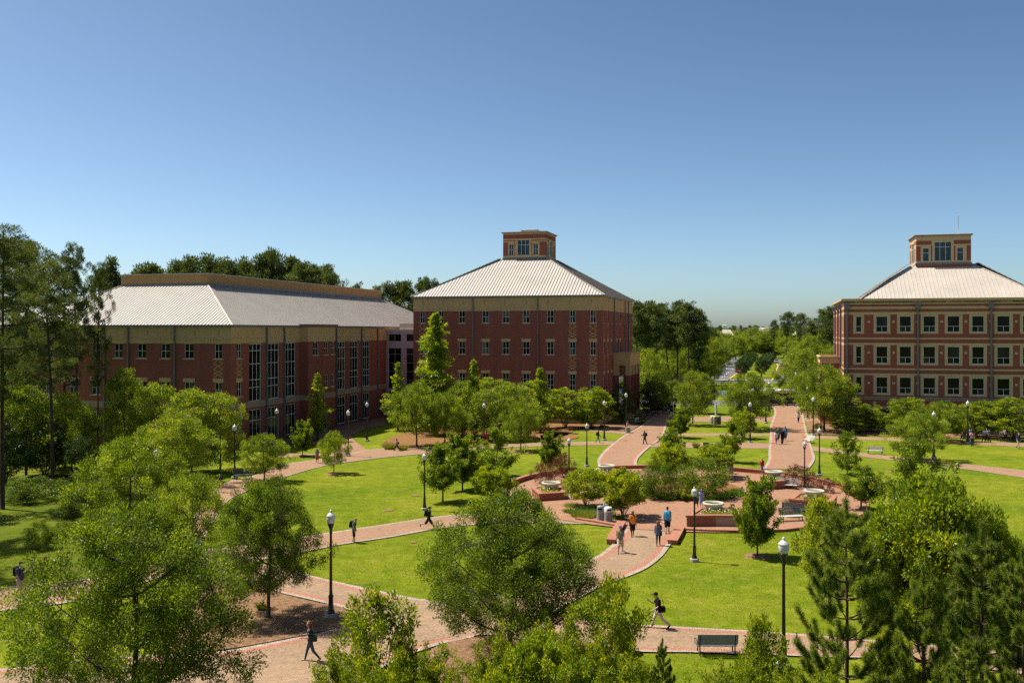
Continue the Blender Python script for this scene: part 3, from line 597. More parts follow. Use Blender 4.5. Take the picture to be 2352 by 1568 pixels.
# ---- the long hall on the left
C1 = empty('brick_hall', (-33.2, 110.6, 0), -GA, 'long low red brick hall on the left with grey seamed roof and tan penthouse', 'building')
W1, D1 = 33.0, 75.0
FR = Face(C1, (-W1, 0), (1, 0)); SD = Face(C1, (0, 0), (0, 1)); E1 = 14.55
BD = [(12.57, E1, 1), (4.6, 5.35, 2)]
fx = [FR.at(zA(c)) for c in (230, 455, 673, 880, 1088, 1301, 1517, 1735, 2005)]; fw = [0.62]*8 + [0.5]
rowz = [(10.7, 12.5), (6.15, 7.9), (1.4, 4.1)]
holes = [(c - w, c + w, z0, z1) for c, w in zip(fx, fw) for (z0, z1) in rowz]
wall(FR, 'wall', 0, W1, 0, E1, [M['brick'], M['tan'], M['sand']], BD, holes)
for h in holes:
    window(FR, *h); trim(FR, 'sill', h[0] - 0.22, h[1] + 0.22, h[2] - 0.13, h[2] - 0.003, 0.05, 'tan')
    if 6 < h[3] < 9: trim(FR, 'lintel', h[0] - 0.22, h[1] + 0.22, h[3] + 0.003, h[3] + 0.45, 0.03, 'tan')
diamonds(FR, fx[8], 1.3, 8.45, 10.5)
for c in (962, 1180, 1607): downspout(FR, FR.at(zA(c)), 0, E1 - 0.1)
ca = SD.at(zB(132)); tall = [(SD.at(zB(a)), SD.at(zB(b))) for a, b in ((222, 333), (395, 497), (552, 648))]
pav = (SD.at(zB(690)), SD.at(zB(945)))
tall2 = [(SD.at(zB(a)), SD.at(zB(b))) for a, b in ((960, 985), (1030, 1106), (1148, 1222), (1262, 1330))]
end = SD.at(880)
hs = [(ca - 0.5, ca + 0.5, 10.7, 12.5), (ca - 0.5, ca + 0.5, 6.15, 7.9), (ca - 0.5, ca + 0.5, 1.4, 4.2)]
ht = [(a, b, 5.35, 12.45) for a, b in tall + tall2]; hg = [(a, b, 0.35, 4.35) for a, b in tall + tall2]
wall(SD, 'wall', 0, D1, 0, E1, [M['brick'], M['tan'], M['sand']], BD, hs + ht + hg)
for h in hs: window(SD, *h); trim(SD, 'sill', h[0] - 0.2, h[1] + 0.2, h[2] - 0.13, h[2] - 0.003, 0.05, 'tan')
trim(SD, 'lintel', ca - 0.7, ca + 0.7, 7.903, 8.35, 0.03, 'tan'); diamonds(SD, ca, 1.3, 8.45, 10.5)
for h in ht: window(SD, *h, cols=(0.34, 0.67) if h[1] - h[0] > 1.5 else (0.5,), rows=(0.24, 0.374, 0.648, 0.876), glass='glass', fr=0.09, mu=0.07)
for h in hg: window(SD, *h, cols=(0.34, 0.67) if h[1] - h[0] > 1.5 else (0.5,), rows=(0.66,), glass='glass', fr=0.09, mu=0.07)
for c in (378, 540, 1018, 1252, 1398): downspout(SD, SD.at(zB(c)), 0, E1 - 0.1, 0.2)
PV = Face(C1, (1.2, pav[0]), (0, 1)); PL = pav[1] - pav[0]; pw = [(PL*0.18, PL*0.36), (PL*0.58, PL*0.72), (PL*0.84, PL*0.96)]
ph = [(a, b, z0, z1) for a, b in pw for (z0, z1) in ((10.7, 12.5), (6.15, 7.9))] + [(PL*0.22, PL*0.7, 0.05, 3.2)]
wall(PV, 'bay_wall', 0, PL, 0, E1 + 0.12, [M['brick'], M['tan'], M['sand']], BD, ph)
wall(Face(C1, (0, pav[0]), (1, 0)), 'bay_wall', 0, 1.2, 0, E1 + 0.12, [M['brick'], M['tan'], M['sand']], BD); wall(Face(C1, (1.2, pav[1]), (-1, 0)), 'bay_wall', 0, 1.2, 0, E1 + 0.12, [M['brick'], M['tan'], M['sand']], BD)
for h in ph: window(PV, *h, rows=(0.5,) if h[2] > 1 else (0.72,), cols=(0.5,), glass='glass'); trim(PV, 'sill', h[0] - 0.2, h[1] + 0.2, h[2] - 0.13, h[2] - 0.003, 0.05, 'tan') if h[2] > 1 else None
mb = MB(); mb.box(-0.3, 1.5, pav[0] - 0.3, pav[1] + 0.3, E1 + 0.12, E1 + 0.38, 0); mb.build('bay_gutter', M['gutter'], C1)
for F, L in ((FR, W1), (SD, D1)):
    trim(F, 'string_course', 0.01, L, 13.0, 13.12, 0.06, 'tan'); trim(F, 'string_course', 0.01, L, 12.5, 12.567, 0.03, 'tan')
    for k in range(10 if L < 50 else 24): a = L * (k + 0.5) / (10 if L < 50 else 24); trim(F, 'slot', a - 0.1, a + 0.1, 13.45, 14.05, 0.006, 'tan_dark')
for z in (1.2, 2.2, 3.2):
    trim(FR, 'brick_course', 0.01, W1, z, z + 0.09, 0.012, 'tan', 0.0)
wall(Face(C1, (0, D1), (-1, 0)), 'wall', 0, W1, 0, E1, [M['brick'], M['tan'], M['sand']], BD); wall(Face(C1, (-W1, D1), (0, -1)), 'wall', 0, D1, 0, E1, [M['brick'], M['tan'], M['sand']], BD)
eave(C1, -W1, 0, 0, D1, E1 + 0.2, 0.3); IN1 = 9.8; ZR, ZP = 20.0, 21.5
hip_panels(Face(C1, (-W1 - 0.3, -0.3), (1, 0)), 'front_roof', W1 + 0.6, IN1 + 0.3, E1 + 0.12, ZR, 0.47, 'roof')
hip_panels(Face(C1, (0.3, -0.3), (0, 1)), 'side_roof', D1 + 0.6, IN1 + 0.3, E1 + 0.12, ZR, 0.47, 'roof', joined=True)
hip_panels(Face(C1, (0.3, D1 + 0.3), (-1, 0)), 'rear_roof', W1 + 0.6, IN1 + 0.3, E1 + 0.12, ZR, 0.47, 'roof', joined=True)
hip_panels(Face(C1, (-W1 - 0.3, D1 + 0.3), (0, -1)), 'side_roof', D1 + 0.6, IN1 + 0.3, E1 + 0.12, ZR, 0.47, 'roof', joined=True)
mb = MB(); mb.box(-W1 + IN1, -IN1, IN1, D1 - IN1, ZR - 1.0, ZP, 0); mb.build('penthouse', M['tan_dark'], C1)
mb = MB(); mb.box(-W1 + IN1 - 0.1, -IN1 + 0.1, IN1 - 0.1, D1 - IN1 + 0.1, ZP, ZP + 0.1, 0); mb.build('penthouse_coping', M['roof'], C1)
mb = MB(); mb.box(-W1 + IN1 - 0.05, -IN1 + 0.05, IN1 - 0.05, D1 - IN1 + 0.05, ZR - 0.2, ZR + 0.28, 0); mb.build('flashing', M['gutter'], C1)

# ---- glazed link between the two halls
LK = empty('glass_link', C1.location + VX * (end + 1.2) + UX * 0.05, -GA, 'narrow glazed link with pale mauve panels joining the two brick halls', 'building')
F = Face(LK, (0, 0), (1, 0)); lw = 6.3
cl = [0.35, 2.35, 3.55, 5.9]; lz = [0.3, 4.0, 8.2, 9.4, 11.4, 12.1, 13.4]
lh = [(a, b, z0, z1) for a, b in ((0.35, 2.6), (3.5, 6.0)) for z0, z1 in ((0.3, 4.2), (4.6, 11.2), (12.3, 13.5))]
wall(F, 'wall', 0, lw, 0, 14.0, [M['pinkish']], (), lh, depth=0.12)
for h in lh: window(F, *h, cols=(0.5,), rows=(0.2, 0.42, 0.63, 0.85) if h[3] - h[2] > 5 else (0.5,) if h[3] - h[2] > 2 else (), glass='glass', mat='pinkish', fr=0.06)
mb = MB(); mb.box(0, lw, 0.0, 6.0, 14.0, 14.2, 0); mb.box(2.0, lw + 3, 0.8, 6.0, 14.2, 15.2, 0); mb.build('link_roof', M['roof_white'], LK)

# ---- the hall on the right
C3 = empty('brick_hall', (46.8, 132.0, 0), -GA, 'banded red and buff brick hall on the right with white roof and lantern', 'building')
W3, D3 = 28.8, 27.0; FR = Face(C3, (0, 0), (1, 0)); SD = Face(C3, (0, D3), (0, -1)); E3 = 18.3
BD = [(17.73, E3, 1), (17.05, 17.4, 1), (16.3, 16.65, 1), (12.86, 13.07, 1), (12.05, 12.33, 1), (8.6, 8.82, 1), (7.85, 8.1, 1), (4.4, 4.75, 2), (3.2, 3.5, 1), (0, 0.5, 1)]
wx = [(583, 645), (795, 918), (1040, 1165), (1288, 1418), (1540, 1672), (1797, 1928), (2060, 2198), (2328, 2470), (2600, 2740)]
wz = [(13.85, 16.08), (9.5, 11.88), (5.3, 7.6)]
WA = [(FR.at(zD(a)), FR.at(zD(b))) for a, b in wx]
WA = [(a, b) for a, b in WA if b < W3 - 0.3]
holes = [(a, b, z0, z1, 1) for a, b in WA for z0, z1 in wz]; gh = [(a - 0.3, b + 0.3, 0.25, 3.1, 1) for a, b in WA[1:]]
pat = [(a - 0.33, b + 0.33, z0 - 0.22, z1 + 0.24, 1) for a, b in WA for z0, z1 in wz]
wall(FR, 'wall', 0, W3, 0, E3, [M['brick2'], M['tan2'], M['sand']], BD, holes + gh, pat)
for h in holes:
    wide = h[1] - h[0] > 1.2
    window(FR, h[0], h[1], h[2], h[3], cols=(0.5,) if wide else (), rows=(0.36,), glass='glass', skip=(0.5,) if wide else ())
for h in gh: window(FR, *h[:4], cols=(0.4,), rows=(0.74,), glass='glass')
for i in range(len(WA) - 1):
    m = (WA[i][1] + WA[i+1][0]) / 2
    for z in (15.3, 11.0, 6.75): trim(FR, 'inlay_block', m - 0.16, m + 0.16, z - 0.15, z + 0.15, 0.02, 'tan2')
    trim(FR, 'inlay_block', m + 0.5, m + 1.0, 3.7, 4.15, 0.02, 'tan2')
for c in (492, 1231, 1998): downspout(FR, FR.at(zD(c)), 0, 17.75, 0.22, True)
trim(FR, 'string_course', -0.05, W3, 4.72, 4.86, 0.12, 'sand'); trim(FR, 'cornice', -0.35, W3 + 0.35, E3, E3 + 0.22, 0.35, 'tan2'); trim(FR, 'cornice', -0.15, W3 + 0.15, E3 - 0.16, E3 - 0.003, 0.18, 'tan2')
SWs = [2.0, 4.2, 8.5, 10.5, 12.5, 17.0, 19.0, 23.0, 25.0]; sh = [(a, a + 0.8, z0, z1, 1) for a in SWs for z0, z1 in wz]
wall(SD, 'wall', 0, D3, 0, E3, [M['brick2'], M['tan2'], M['sand']], BD, sh, [(h[0] - 0.25, h[1] + 0.25, h[2] - 0.22, h[3] + 0.24, 1) for h in sh])
for h in sh: window(SD, h[0], h[1], h[2], h[3], cols=(), rows=(0.36,), glass='glass')
for a in (6.8, 14.8, 21.5): downspout(SD, a, 0, 17.75, 0.22, True)
trim(SD, 'cornice', -0.3, D3 - 0.02, E3, E3 + 0.22, 0.35, 'tan2'); trim(SD, 'string_course', 0, D3 - 0.01, 4.72, 4.86, 0.12, 'sand')
wall(Face(C3, (W3, 0), (0, 1)), 'wall', 0, D3, 0, E3, [M['brick2'], M['tan2'], M['sand']], BD); wall(Face(C3, (W3, D3), (-1, 0)), 'wall', 0, W3, 0, E3, [M['brick2'], M['tan2'], M['sand']], BD)
mb = MB(); mb.box(0.0, W3, 0.0, D3, E3 - 0.4, E3 - 0.05, 0); mb.build('roof_deck', M['gutter'], C3)
IB = 2.0; hw = 3.7; IN3x = W3/2 - IB - hw; IN3y = D3/2 - IB - hw
for o, d, L, ins, jn in (((IB, IB), (1, 0), W3 - 2*IB, IN3x, False), ((IB, D3 - IB), (0, -1), D3 - 2*IB, IN3y, True), ((W3 - IB, IB), (0, 1), D3 - 2*IB, IN3y, True), ((W3 - IB, D3 - IB), (-1, 0), W3 - 2*IB, IN3x, True)):
    hip_panels(Face(C3, o, d), 'side_roof', L, ins, E3 - 0.04, 23.95, 0.55, 'roof_white', joined=jn, ribm='roof_white', rib=0.06)
pt = [(0, 0.6, 0.3, 2.5, 0), (6.8, 7.4, 0.3, 2.5, 0), (2.0, 2.2, 0.3, 2.5, 0), (5.1, 5.3, 0.3, 2.5, 0), (0, 2.1, 2.7, 3.3, 0), (5.1, 7.4, 2.7, 3.3, 0)]
lantern(C3, W3/2, D3/2, 3.7, 24.0, 28.05, (2.46, 4.8, 0.28, 3.14), ((0.88, 1.78, 0.26, 2.25), (5.5, 6.42, 0.26, 2.25)), ['brick2', 'tan2'], [(0, 4.2, 1)], pt, (0.72,), (0.33, 0.66), (0.62,), ())
q = FR.at(2196); mb = MB(); mb.tube([(W3/2 + 2.6, D3/2, 28.15), (W3/2 + 2.6, D3/2, 31.2)], [0.045, 0.03], 6); mb.lathe([(0.001, 31.38), (0.1, 31.3), (0.1, 31.2), (0.001, 31.16)], 8, c=(W3/2 + 2.6, D3/2)); mb.build('mast', M['steel'], C3)
# side porch box
AX = Face(C3, (-2.9, 8.0), (1, 0)); BDa = [(9.2, 10.0, 1), (7.9, 8.2, 1), (6.6, 6.9, 1), (0, 0.5, 1)]
wall(AX, 'porch_wall', 0, 2.9, 0, 10.0, [M['brick2'], M['tan2']], BDa); wall(Face(C3, (-2.9, 17.0), (0, -1)), 'porch_wall', 0, 9.0, 0, 10.0, [M['brick2'], M['tan2']], BDa, [(1.5, 7.5, 0.1, 5.5)]); wall(Face(C3, (0, 17.0), (-1, 0)), 'porch_wall', 0, 2.9, 0, 10.0, [M['brick2'], M['tan2']], BDa)
mb = MB(); mb.box(-3.1, 0.0, 7.8, 8.15, 10.0, 10.2); mb.box(-3.1, 0.0, 16.85, 17.2, 10.0, 10.2); mb.box(-3.1, -2.75, 8.15, 16.85, 10.0, 10.2); mb.box(-2.7, 0, 8.2, 16.8, 9.5, 9.7); mb.build('porch_coping', M['tan2'], C3)
mb = MB(); AX.box(mb, 1.5, 1.95, 8.25, 8.7, 0, 0.12); mb.build('wall_light', M['lid_white'], C3)
# ------------------------------------------------------------------ vegetation
def np_mesh(name, V, nper, mat, tint=None, smooth=False):
    """V: (n*nper,3) vertices, every nper of them one face"""
    me = bpy.data.meshes.new(name); n = len(V) // nper
    me.vertices.add(len(V)); me.vertices.foreach_set('co', np.ascontiguousarray(V, np.float32).ravel())
    me.loops.add(len(V)); me.loops.foreach_set('vertex_index', np.arange(len(V), dtype=np.int32))
    me.polygons.add(n); me.polygons.foreach_set('loop_start', np.arange(0, len(V), nper, dtype=np.int32))
    if tint is not None:
        at = me.attributes.new('tint', 'FLOAT', 'POINT'); at.data.foreach_set('value', np.repeat(tint, nper).astype(np.float32))
    me.materials.append(mat); me.update(calc_edges=True); return me
def unit(a): return a / np.maximum(np.linalg.norm(a, axis=-1, keepdims=True), 1e-9)
def leaves(rg, P, D, L, Wd, up=0.8):
    """diamond leaves: base P, direction D"""
    n = len(P); Nn = unit(rg.normal(size=(n, 3)) + np.array([0, 0, up])); S = unit(np.cross(D, Nn)); B = np.cross(S, D)
    sz = rg.uniform(0.55, 1.3, n); L = (L * sz)[:, None]; Wd = (Wd * sz * rg.uniform(0.8, 1.2, n))[:, None]
    V = np.empty((n, 4, 3)); V[:, 0] = P; V[:, 1] = P + D*L*0.48 + S*Wd*0.5; V[:, 2] = P + D*L - B*L*0.12; V[:, 3] = P + D*L*0.48 - S*Wd*0.5
    return V.reshape(-1, 3)
def needles(rg, P, D, L, Wd):
    n = len(P); S = unit(np.cross(D, rg.normal(size=(n, 3)))); L = (L * rg.uniform(0.75, 1.15, n))[:, None]
    V = np.empty((n, 3, 3)); V[:, 0] = P + S*Wd; V[:, 1] = P - S*Wd; V[:, 2] = P + D*L + np.array([0, 0, -0.08]) * L
    return V.reshape(-1, 3)
def bez(a, b, c, n): t = np.linspace(0, 1, n)[:, None]; return (1-t)**2*a + 2*t*(1-t)*b + t*t*c
class Tree: pass
def broad(seed, H, cb, Rr, prof, limbs, clumps, lpc, cr, L, Wd, mat, bark='bark', tr=0.16, stems=1, asc=0.5, shell=0.35, flat=0.65, drop=0.0, along=False, wob=0.25, lean=0.0, kname='broadleaf'):
    rg = np.random.default_rng(seed); T = Tree(); T.H, T.R = H, Rr; mb = MB(); tips = []; limbpts = []
    ph = rg.uniform(0, 6.28, 6)
    def env(t, th): return Rr * prof(t) * (1 + wob * (0.5*math.sin(3*th + ph[0] + 4*t) + 0.35*math.sin(5*th + ph[1] - 6*t) + 0.35*math.sin(2*th + ph[2] + 9*t)))
    if stems == 1:
        tp = np.array([[0, 0, -0.1], [0.02*H*lean, 0, H*0.2], [rg.normal()*0.02*H, rg.normal()*0.02*H, cb + (H-cb)*0.35], [rg.normal()*0.03*H, rg.normal()*0.03*H, cb + (H-cb)*0.82]])
        mb.tube(crs(tp, 3), list(np.linspace(tr, tr*0.22, 10)), 7); trunk = np.array(crs(tp, 3))
    else:
        trunk = np.array([[0, 0, 0.0], [0, 0, 0.2]])
    for k in range(limbs):
        th = 2*math.pi*(k + rg.uniform(-0.3, 0.3)) / limbs * (1 if stems == 1 else 1) * 2.399 * limbs / (2*math.pi) if True else 0
        th = (k * 2.399963 + rg.uniform(-0.35, 0.35))
        t = (k + 0.5) / limbs if not along else rg.uniform(0.12, 0.98)
        zt = cb + (H - cb) * (0.15 + 0.83 * t if along else (0.12 + 0.8 * t)); rad = env((zt - cb) / (H - cb), th) * (rg.uniform(0.7, 1.12) if along else 0.82)
        end = np.array([math.cos(th)*rad, math.sin(th)*rad, zt])
        if stems == 1:
            zs = max(cb*0.75, min(zt - asc*rad, H*0.8)); i = int(np.argmin(np.abs(trunk[:, 2] - zs))); a = trunk[i]
        else:
            a = np.array([rg.normal()*0.12, rg.normal()*0.12, 0.0])
        mid = a*0.45 + end*0.55 + np.array([0, 0, -0.18*rad if stems == 1 else 0.1*H]); mid[:2] *= 1.0 if stems == 1 else 0.7
        c = bez(a, mid, end, 7); r0 = tr * (0.42 if stems == 1 else 0.5) * rg.uniform(0.7, 1.1)
        mb.tube(c, list(np.linspace(r0, r0*0.22, 7)), 5, cap=False); limbpts.append(c)
    LP = np.concatenate(limbpts + [trunk[trunk[:, 2] > cb*0.9]] if stems == 1 else limbpts)
    cen = []; nc = clumps
    if along:
        per = max(1, clumps // limbs)
        for c in limbpts:
            for q in range(per):
                s = 0.22 + 0.8 * (q + rg.uniform(0, 0.9)) / per; i = min(s, 1.04) * 6; j = min(int(i), 5); p = c[j] + (c[j+1] - c[j]) * (i - j)
                cen.append((p + rg.normal(size=3) * cr * 0.45, cr * (1.25 - 0.6 * s)))
    else:
        tries = 0
        while len(cen) < nc and tries < nc * 40:
            tries += 1; t = rg.uniform(0, 1); th = rg.uniform(0, 6.2832); e = env(t, th)
            if rg.uniform(0, 1) > (e / Rr) ** 1.2 + 0.05: continue
            r = e * math.sqrt(rg.uniform(shell**2, 1.0)); z = cb + (H - cb) * t - drop * r * r / Rr
            cen.append((np.array([math.cos(th)*r, math.sin(th)*r, z]), cr * rg.uniform(0.65, 1.3)))
    P = []; D = []; tint = []
    for p, q in cen:
        j = int(np.argmin(((LP - p)**2).sum(1))); a = LP[j]; d = p - a
        if np.linalg.norm(d) > 0.15: mb.tube([a, (a + p)/2 + np.array([0, 0, 0.08*np.linalg.norm(d)]), p], [tr*0.09, tr*0.06, tr*0.03], 3, cap=False)
        n = int(lpc * (q / cr)**2 * rg.uniform(0.7, 1.3)) + 3
        o = rg.normal(size=(n, 3)); o = unit(o) * (rg.uniform(0, 1, n)**0.5)[:, None]; o[:, 2] *= flat
        tw = unit(rg.normal(size=3) + np.array([0, 0, 0.3]))
        P.append(p + o * q); D.append(unit(unit(o)*0.8 + rg.normal(size=(n, 3))*0.55 + unit(p - np.array([0, 0, cb]))*0.5 + tw*0.3 + np.array([0, 0, 0.15])))
        tint.append(np.clip(rg.uniform(0.1, 0.75) + rg.normal(0, 0.13, n), 0, 1))
    P = np.concatenate(P); D = np.concatenate(D); tint = np.concatenate(tint)
    T.crown = np_mesh(kname + '_crown', leaves(rg, P, D, L, Wd), 4, M[mat], tint); T.trunk = mb.mesh(kname + '_trunk', M[bark]); return T
def p_round(t): return max(0.0, math.sin(math.pi * (0.12 + 0.86*t))) ** 0.6
def p_spread(t): return max(0.0, 1 - abs(t - 0.35)**2.2 * 2.3) ** 0.8 if t > 0.35 else 0.72 + 0.8*t
def p_vase(t): return (0.35 + 1.6*t) if t < 0.4 else max(0.0, 1 - ((t - 0.4) / 0.62)**2.4)
def p_oval(t): return max(0.0, math.sin(math.pi * (0.08 + 0.88*t**0.8))) ** 0.75
def p_cone(t): return max(0.02, (1 - t)**0.85) * (0.75 + 0.25*min(1, t*6))
def p_umb(t): return 0.55 + 0.45*math.sin(math.pi*min(1, 0.2 + t*0.6)) if t < 0.8 else max(0, (1 - t) / 0.2)**0.6
def tall_pine(seed, H, cb, Rr, clumps, lpc, L, Wd, open_=1.0):
    rg = np.random.default_rng(seed); T = Tree(); T.H, T.R = H, Rr; mb = MB(); bend = rg.normal(size=2) * 0.03 * H
    tp = [np.array([bend[0]*s*s, bend[1]*s*s, -0.1 + H*0.97*s]) for s in np.linspace(0, 1, 9)]
    mb.tube(tp, list(np.linspace(0.30, 0.05, 9)), 7); P = []; D = []; tint = []
    nb = max(9, clumps // 4)
    for k in range(nb):
        t = (k + rg.uniform(0, 0.8)) / nb; z = cb + (H*0.97 - cb) * t; th = k*2.4 + rg.uniform(-0.5, 0.5)
        prof = (0.55 + 0.9*t) if t < 0.4 else max(0.18, 1.05 - 0.95*((t - 0.4)/0.6)**1.6)
        ln = Rr * prof * rg.uniform(0.55, 1.15); s = z / (H*0.97); a = np.array([bend[0]*s*s, bend[1]*s*s, z])
        e = a + np.array([math.cos(th)*ln, math.sin(th)*ln, ln*rg.uniform(0.15, 0.6)]); c = bez(a, (a + e)/2 + np.array([0, 0, -0.12*ln]), e, 5)
        mb.tube(c, list(np.linspace(0.09, 0.03, 5)), 4, cap=False)
        for q in range(4):
            f = 1.0 - 0.2*q*rg.uniform(0.6, 1.4); p = a + (e - a)*f + rg.normal(size=3)*0.18*Rr*np.array([1, 1, 0.5]); r = Rr*rg.uniform(0.15, 0.27)*open_
            n = int(lpc*rg.uniform(0.6, 1.3)); o = unit(rg.normal(size=(n, 3)) + np.array([0, 0, 0.25])); o[:, 2] *= 0.6
            rr = rg.uniform(0.25, 1, n)[:, None]; P.append(p + o*r*rr); D.append(unit(o + rg.normal(size=(n, 3))*0.35 + np.array([0, 0, 0.3]))); tint.append(np.clip(rg.uniform(0.1, 0.75) + rg.normal(0, 0.12, n), 0, 1))
    P = np.concatenate(P); D = np.concatenate(D); T.crown = np_mesh('pine_crown', leaves(rg, P, D, L, Wd, 0.2), 4, M['l_pine'], np.concatenate(tint)); T.trunk = mb.mesh('pine_trunk', M['bark_pine']); return T
def young_pine(seed, H, Rr, nn, L=0.27, Wd=0.008):
    rg = np.random.default_rng(seed); T = Tree(); T.H, T.R = H, Rr; mb = MB(); cm = MB(); P = []; D = []; tint = []
    tp = [np.array([rg.normal()*0.03*s, rg.normal()*0.03*s, H*s]) for s in np.linspace(0, 1, 10)]; mb.tube(tp, list(np.linspace(0.105, 0.02, 10)), 8)
    br = []; z = H*0.12
    while z < H*0.95:
        t = z / H; nb = int(rg.integers(4, 6)); ln0 = Rr * (1.12*(1 - t)**0.72) + 0.12
        for k in range(nb):
            th = 2*math.pi*(k + rg.uniform(-0.25, 0.25))/nb + z*1.7; ln = ln0*rg.uniform(0.7, 1.1); a = np.array([0, 0, z]); d = np.array([math.cos(th), math.sin(th), 0])
            e = a + d*ln + np.array([0, 0, ln*rg.uniform(0.45, 0.8)]); c = bez(a, a + d*ln*0.6 + np.array([0, 0, 0.05*ln]), e, 7); br.append(c)
            for sgn in (-1, 1):
                for f in (3, 4, 5):
                    if rg.uniform() < 0.5:
                        s = np.array([-d[1], d[0], 0])*sgn; l2 = ln*rg.uniform(0.2, 0.36); e2 = c[f] + (d*0.55 + s*0.75)*l2 + np.array([0, 0, l2*0.75]); br.append(bez(c[f], c[f] + (d*0.5 + s)*l2*0.55, e2, 5))
        z += H*rg.uniform(0.075, 0.11)
    br.append(np.array(tp[6:]))
    for c in br:
        ln = np.linalg.norm(np.diff(c, axis=0), axis=1).sum(); r0 = 0.012 + 0.016*min(1.5, ln); mb.tube(c, list(np.linspace(r0, 0.008, len(c))), 4, cap=False)
        n = int(nn * max(0.35, ln)); s = rg.uniform(0.28, 1.0, n)**0.75; i = s*(len(c)-1); j = np.minimum(i.astype(int), len(c)-2); f = (i - j)[:, None]
        p = c[j]*(1-f) + c[j+1]*f; ax = unit(c[j+1] - c[j]); o = rg.normal(size=(n, 3)); o = unit(o - (o*ax).sum(1)[:, None]*ax)
        P.append(p); D.append(unit(ax*rg.uniform(0.35, 1.1, n)[:, None] + o)); tint.append(np.clip(rg.uniform(0.15, 0.7) + rg.normal(0, 0.15, n), 0, 1))
        n2 = int(nn*0.28); P.append(np.repeat(c[-1][None], n2, 0)); o = unit(rg.normal(size=(n2, 3)) + np.array([0, 0, 0.5])); D.append(o); tint.append(np.clip(rg.uniform(0.35, 0.85) + rg.normal(0, 0.12, n2), 0, 1))
        if rg.uniform() < 0.55:
            for q in range(int(rg.integers(1, 4))): b = c[-1] + rg.normal(size=3)*0.03; cm.tube([b, b + np.array([rg.normal()*0.03, rg.normal()*0.03, rg.uniform(0.16, 0.42)])], [0.016, 0.01], 4)
    P = np.concatenate(P); D = np.concatenate(D); T.crown = np_mesh('young_pine_crown', needles(rg, P, D, L, Wd), 3, M['l_ypine'], np.concatenate(tint))
    T.trunk = mb.mesh('young_pine_trunk', M['bark_pine']); T.extra = ('candles', cm.mesh('candles', M['candle'])); return T
def cypress(seed, H, Rr, n_br, lpb, L, Wd):
    rg = np.random.default_rng(seed); T = Tree(); T.H, T.R = H, Rr; mb = MB(); P = []; D = []; tint = []
    mb.tube([(0, 0, -0.1), (0, 0, H*0.5), (0, 0, H*0.98)], [0.16, 0.09, 0.015], 7)
    for k in range(n_br):
        t = ((k + rg.uniform(0, 1)) / n_br)**1.15; z = H*(0.1 + 0.88*t); th = k*2.399963; prof = (1 - t)**0.72*(0.78 + 0.22*min(1, t*8)) + 0.02
        ln = Rr*prof*rg.uniform(0.3, 1.1)*(1 + 0.36*math.sin(2*th + 7*t) + 0.25*math.sin(23*t + th)); a = np.array([0, 0, z]); d = np.array([math.cos(th), math.sin(th), 0]); e = a + d*ln + np.array([0, 0, ln*rg.uniform(-0.08, 0.35)])
        c = bez(a, a + d*ln*0.5 + np.array([0, 0, 0.2*ln]), e, 5); mb.tube(c, list(np.linspace(0.035, 0.008, 5)), 3, cap=False)
        n = int(lpb*(0.3 + ln/Rr)); s = rg.uniform(0.15, 1.05, n)**0.8; p = a + (e - a)*s[:, None] + np.array([0, 0, 0.1*ln])*(s*(1-s)*2)[:, None]
        sp = (0.05 + 0.14*(1 - s)*ln + 0.04*ln)[:, None]; o = rg.normal(size=(n, 3)); p = p + o*sp*np.array([1, 1, 0.55])
        P.append(p); D.append(unit(d*0.9 + o*0.5 + np.array([0, 0, -0.05]))); tint.append(np.clip(rg.uniform(0.15, 0.75) + rg.normal(0, 0.13, n), 0, 1))
    P = np.concatenate(P); D = np.concatenate(D); T.crown = np_mesh('cypress_crown', leaves(rg, P, D, L, Wd), 4, M['l_cypress'], np.concatenate(tint)); T.trunk = mb.mesh('cypress_trunk', M['bark']); return T
def blades(seed, n, Rr, H, mat, Wd=0.02, spread=0.6):
    rg = np.random.default_rng(seed); T = Tree(); T.H, T.R = H, Rr; th = rg.uniform(0, 6.283, n); r = Rr*0.7*np.sqrt(rg.uniform(0, 1, n))
    P = np.stack([np.cos(th)*r, np.sin(th)*r, np.zeros(n)], 1); D = unit(np.stack([np.cos(th)*spread*r/Rr + rg.normal(0, 0.25, n), np.sin(th)*spread*r/Rr + rg.normal(0, 0.25, n), np.ones(n)], 1))
    T.crown = np_mesh('grass_clump', needles(rg, P, D, H, Wd), 3, M[mat], rg.uniform(0.1, 0.9, n)); T.trunk = None; return T
PR = {}
PR['oak'] = [broad(21, 10, 2.3, 5.6, p_spread, 13, 470, 250, 0.56, 0.145, 0.06, 'l_oak', tr=0.22, shell=0.2, drop=0.12, wob=0.3, flat=0.85, kname='oak'), broad(22, 10, 2.2, 5.2, p_round, 12, 400, 250, 0.58, 0.15, 0.062, 'l_oak', tr=0.22, shell=0.2, drop=0.08, wob=0.32, flat=0.85, kname='oak')]
PR['lace'] = [broad(24, 8, 1.8, 4.2, p_round, 11, 240, 170, 0.56, 0.17, 0.075, 'l_lace', tr=0.16, shell=0.2, wob=0.34, flat=0.9, kname='lacebark')]
PR['maple'] = [broad(31, 6, 1.35, 2.2, p_vase, 30, 240, 75, 0.33, 0.15, 0.10, 'l_maple', tr=0.09, along=True, asc=1.2, flat=0.9, wob=0.4, kname='maple'), broad(32, 6, 1.2, 2.1, p_oval, 38, 300, 110, 0.32, 0.15, 0.10, 'l_maple', tr=0.09, along=True, asc=1.1, flat=0.9, wob=0.4, kname='maple'), broad(33, 6, 1.0, 2.4, p_vase, 26, 210, 70, 0.34, 0.15, 0.10, 'l_maple', tr=0.08, along=True, asc=1.4, flat=0.9, wob=0.5, kname='maple')]
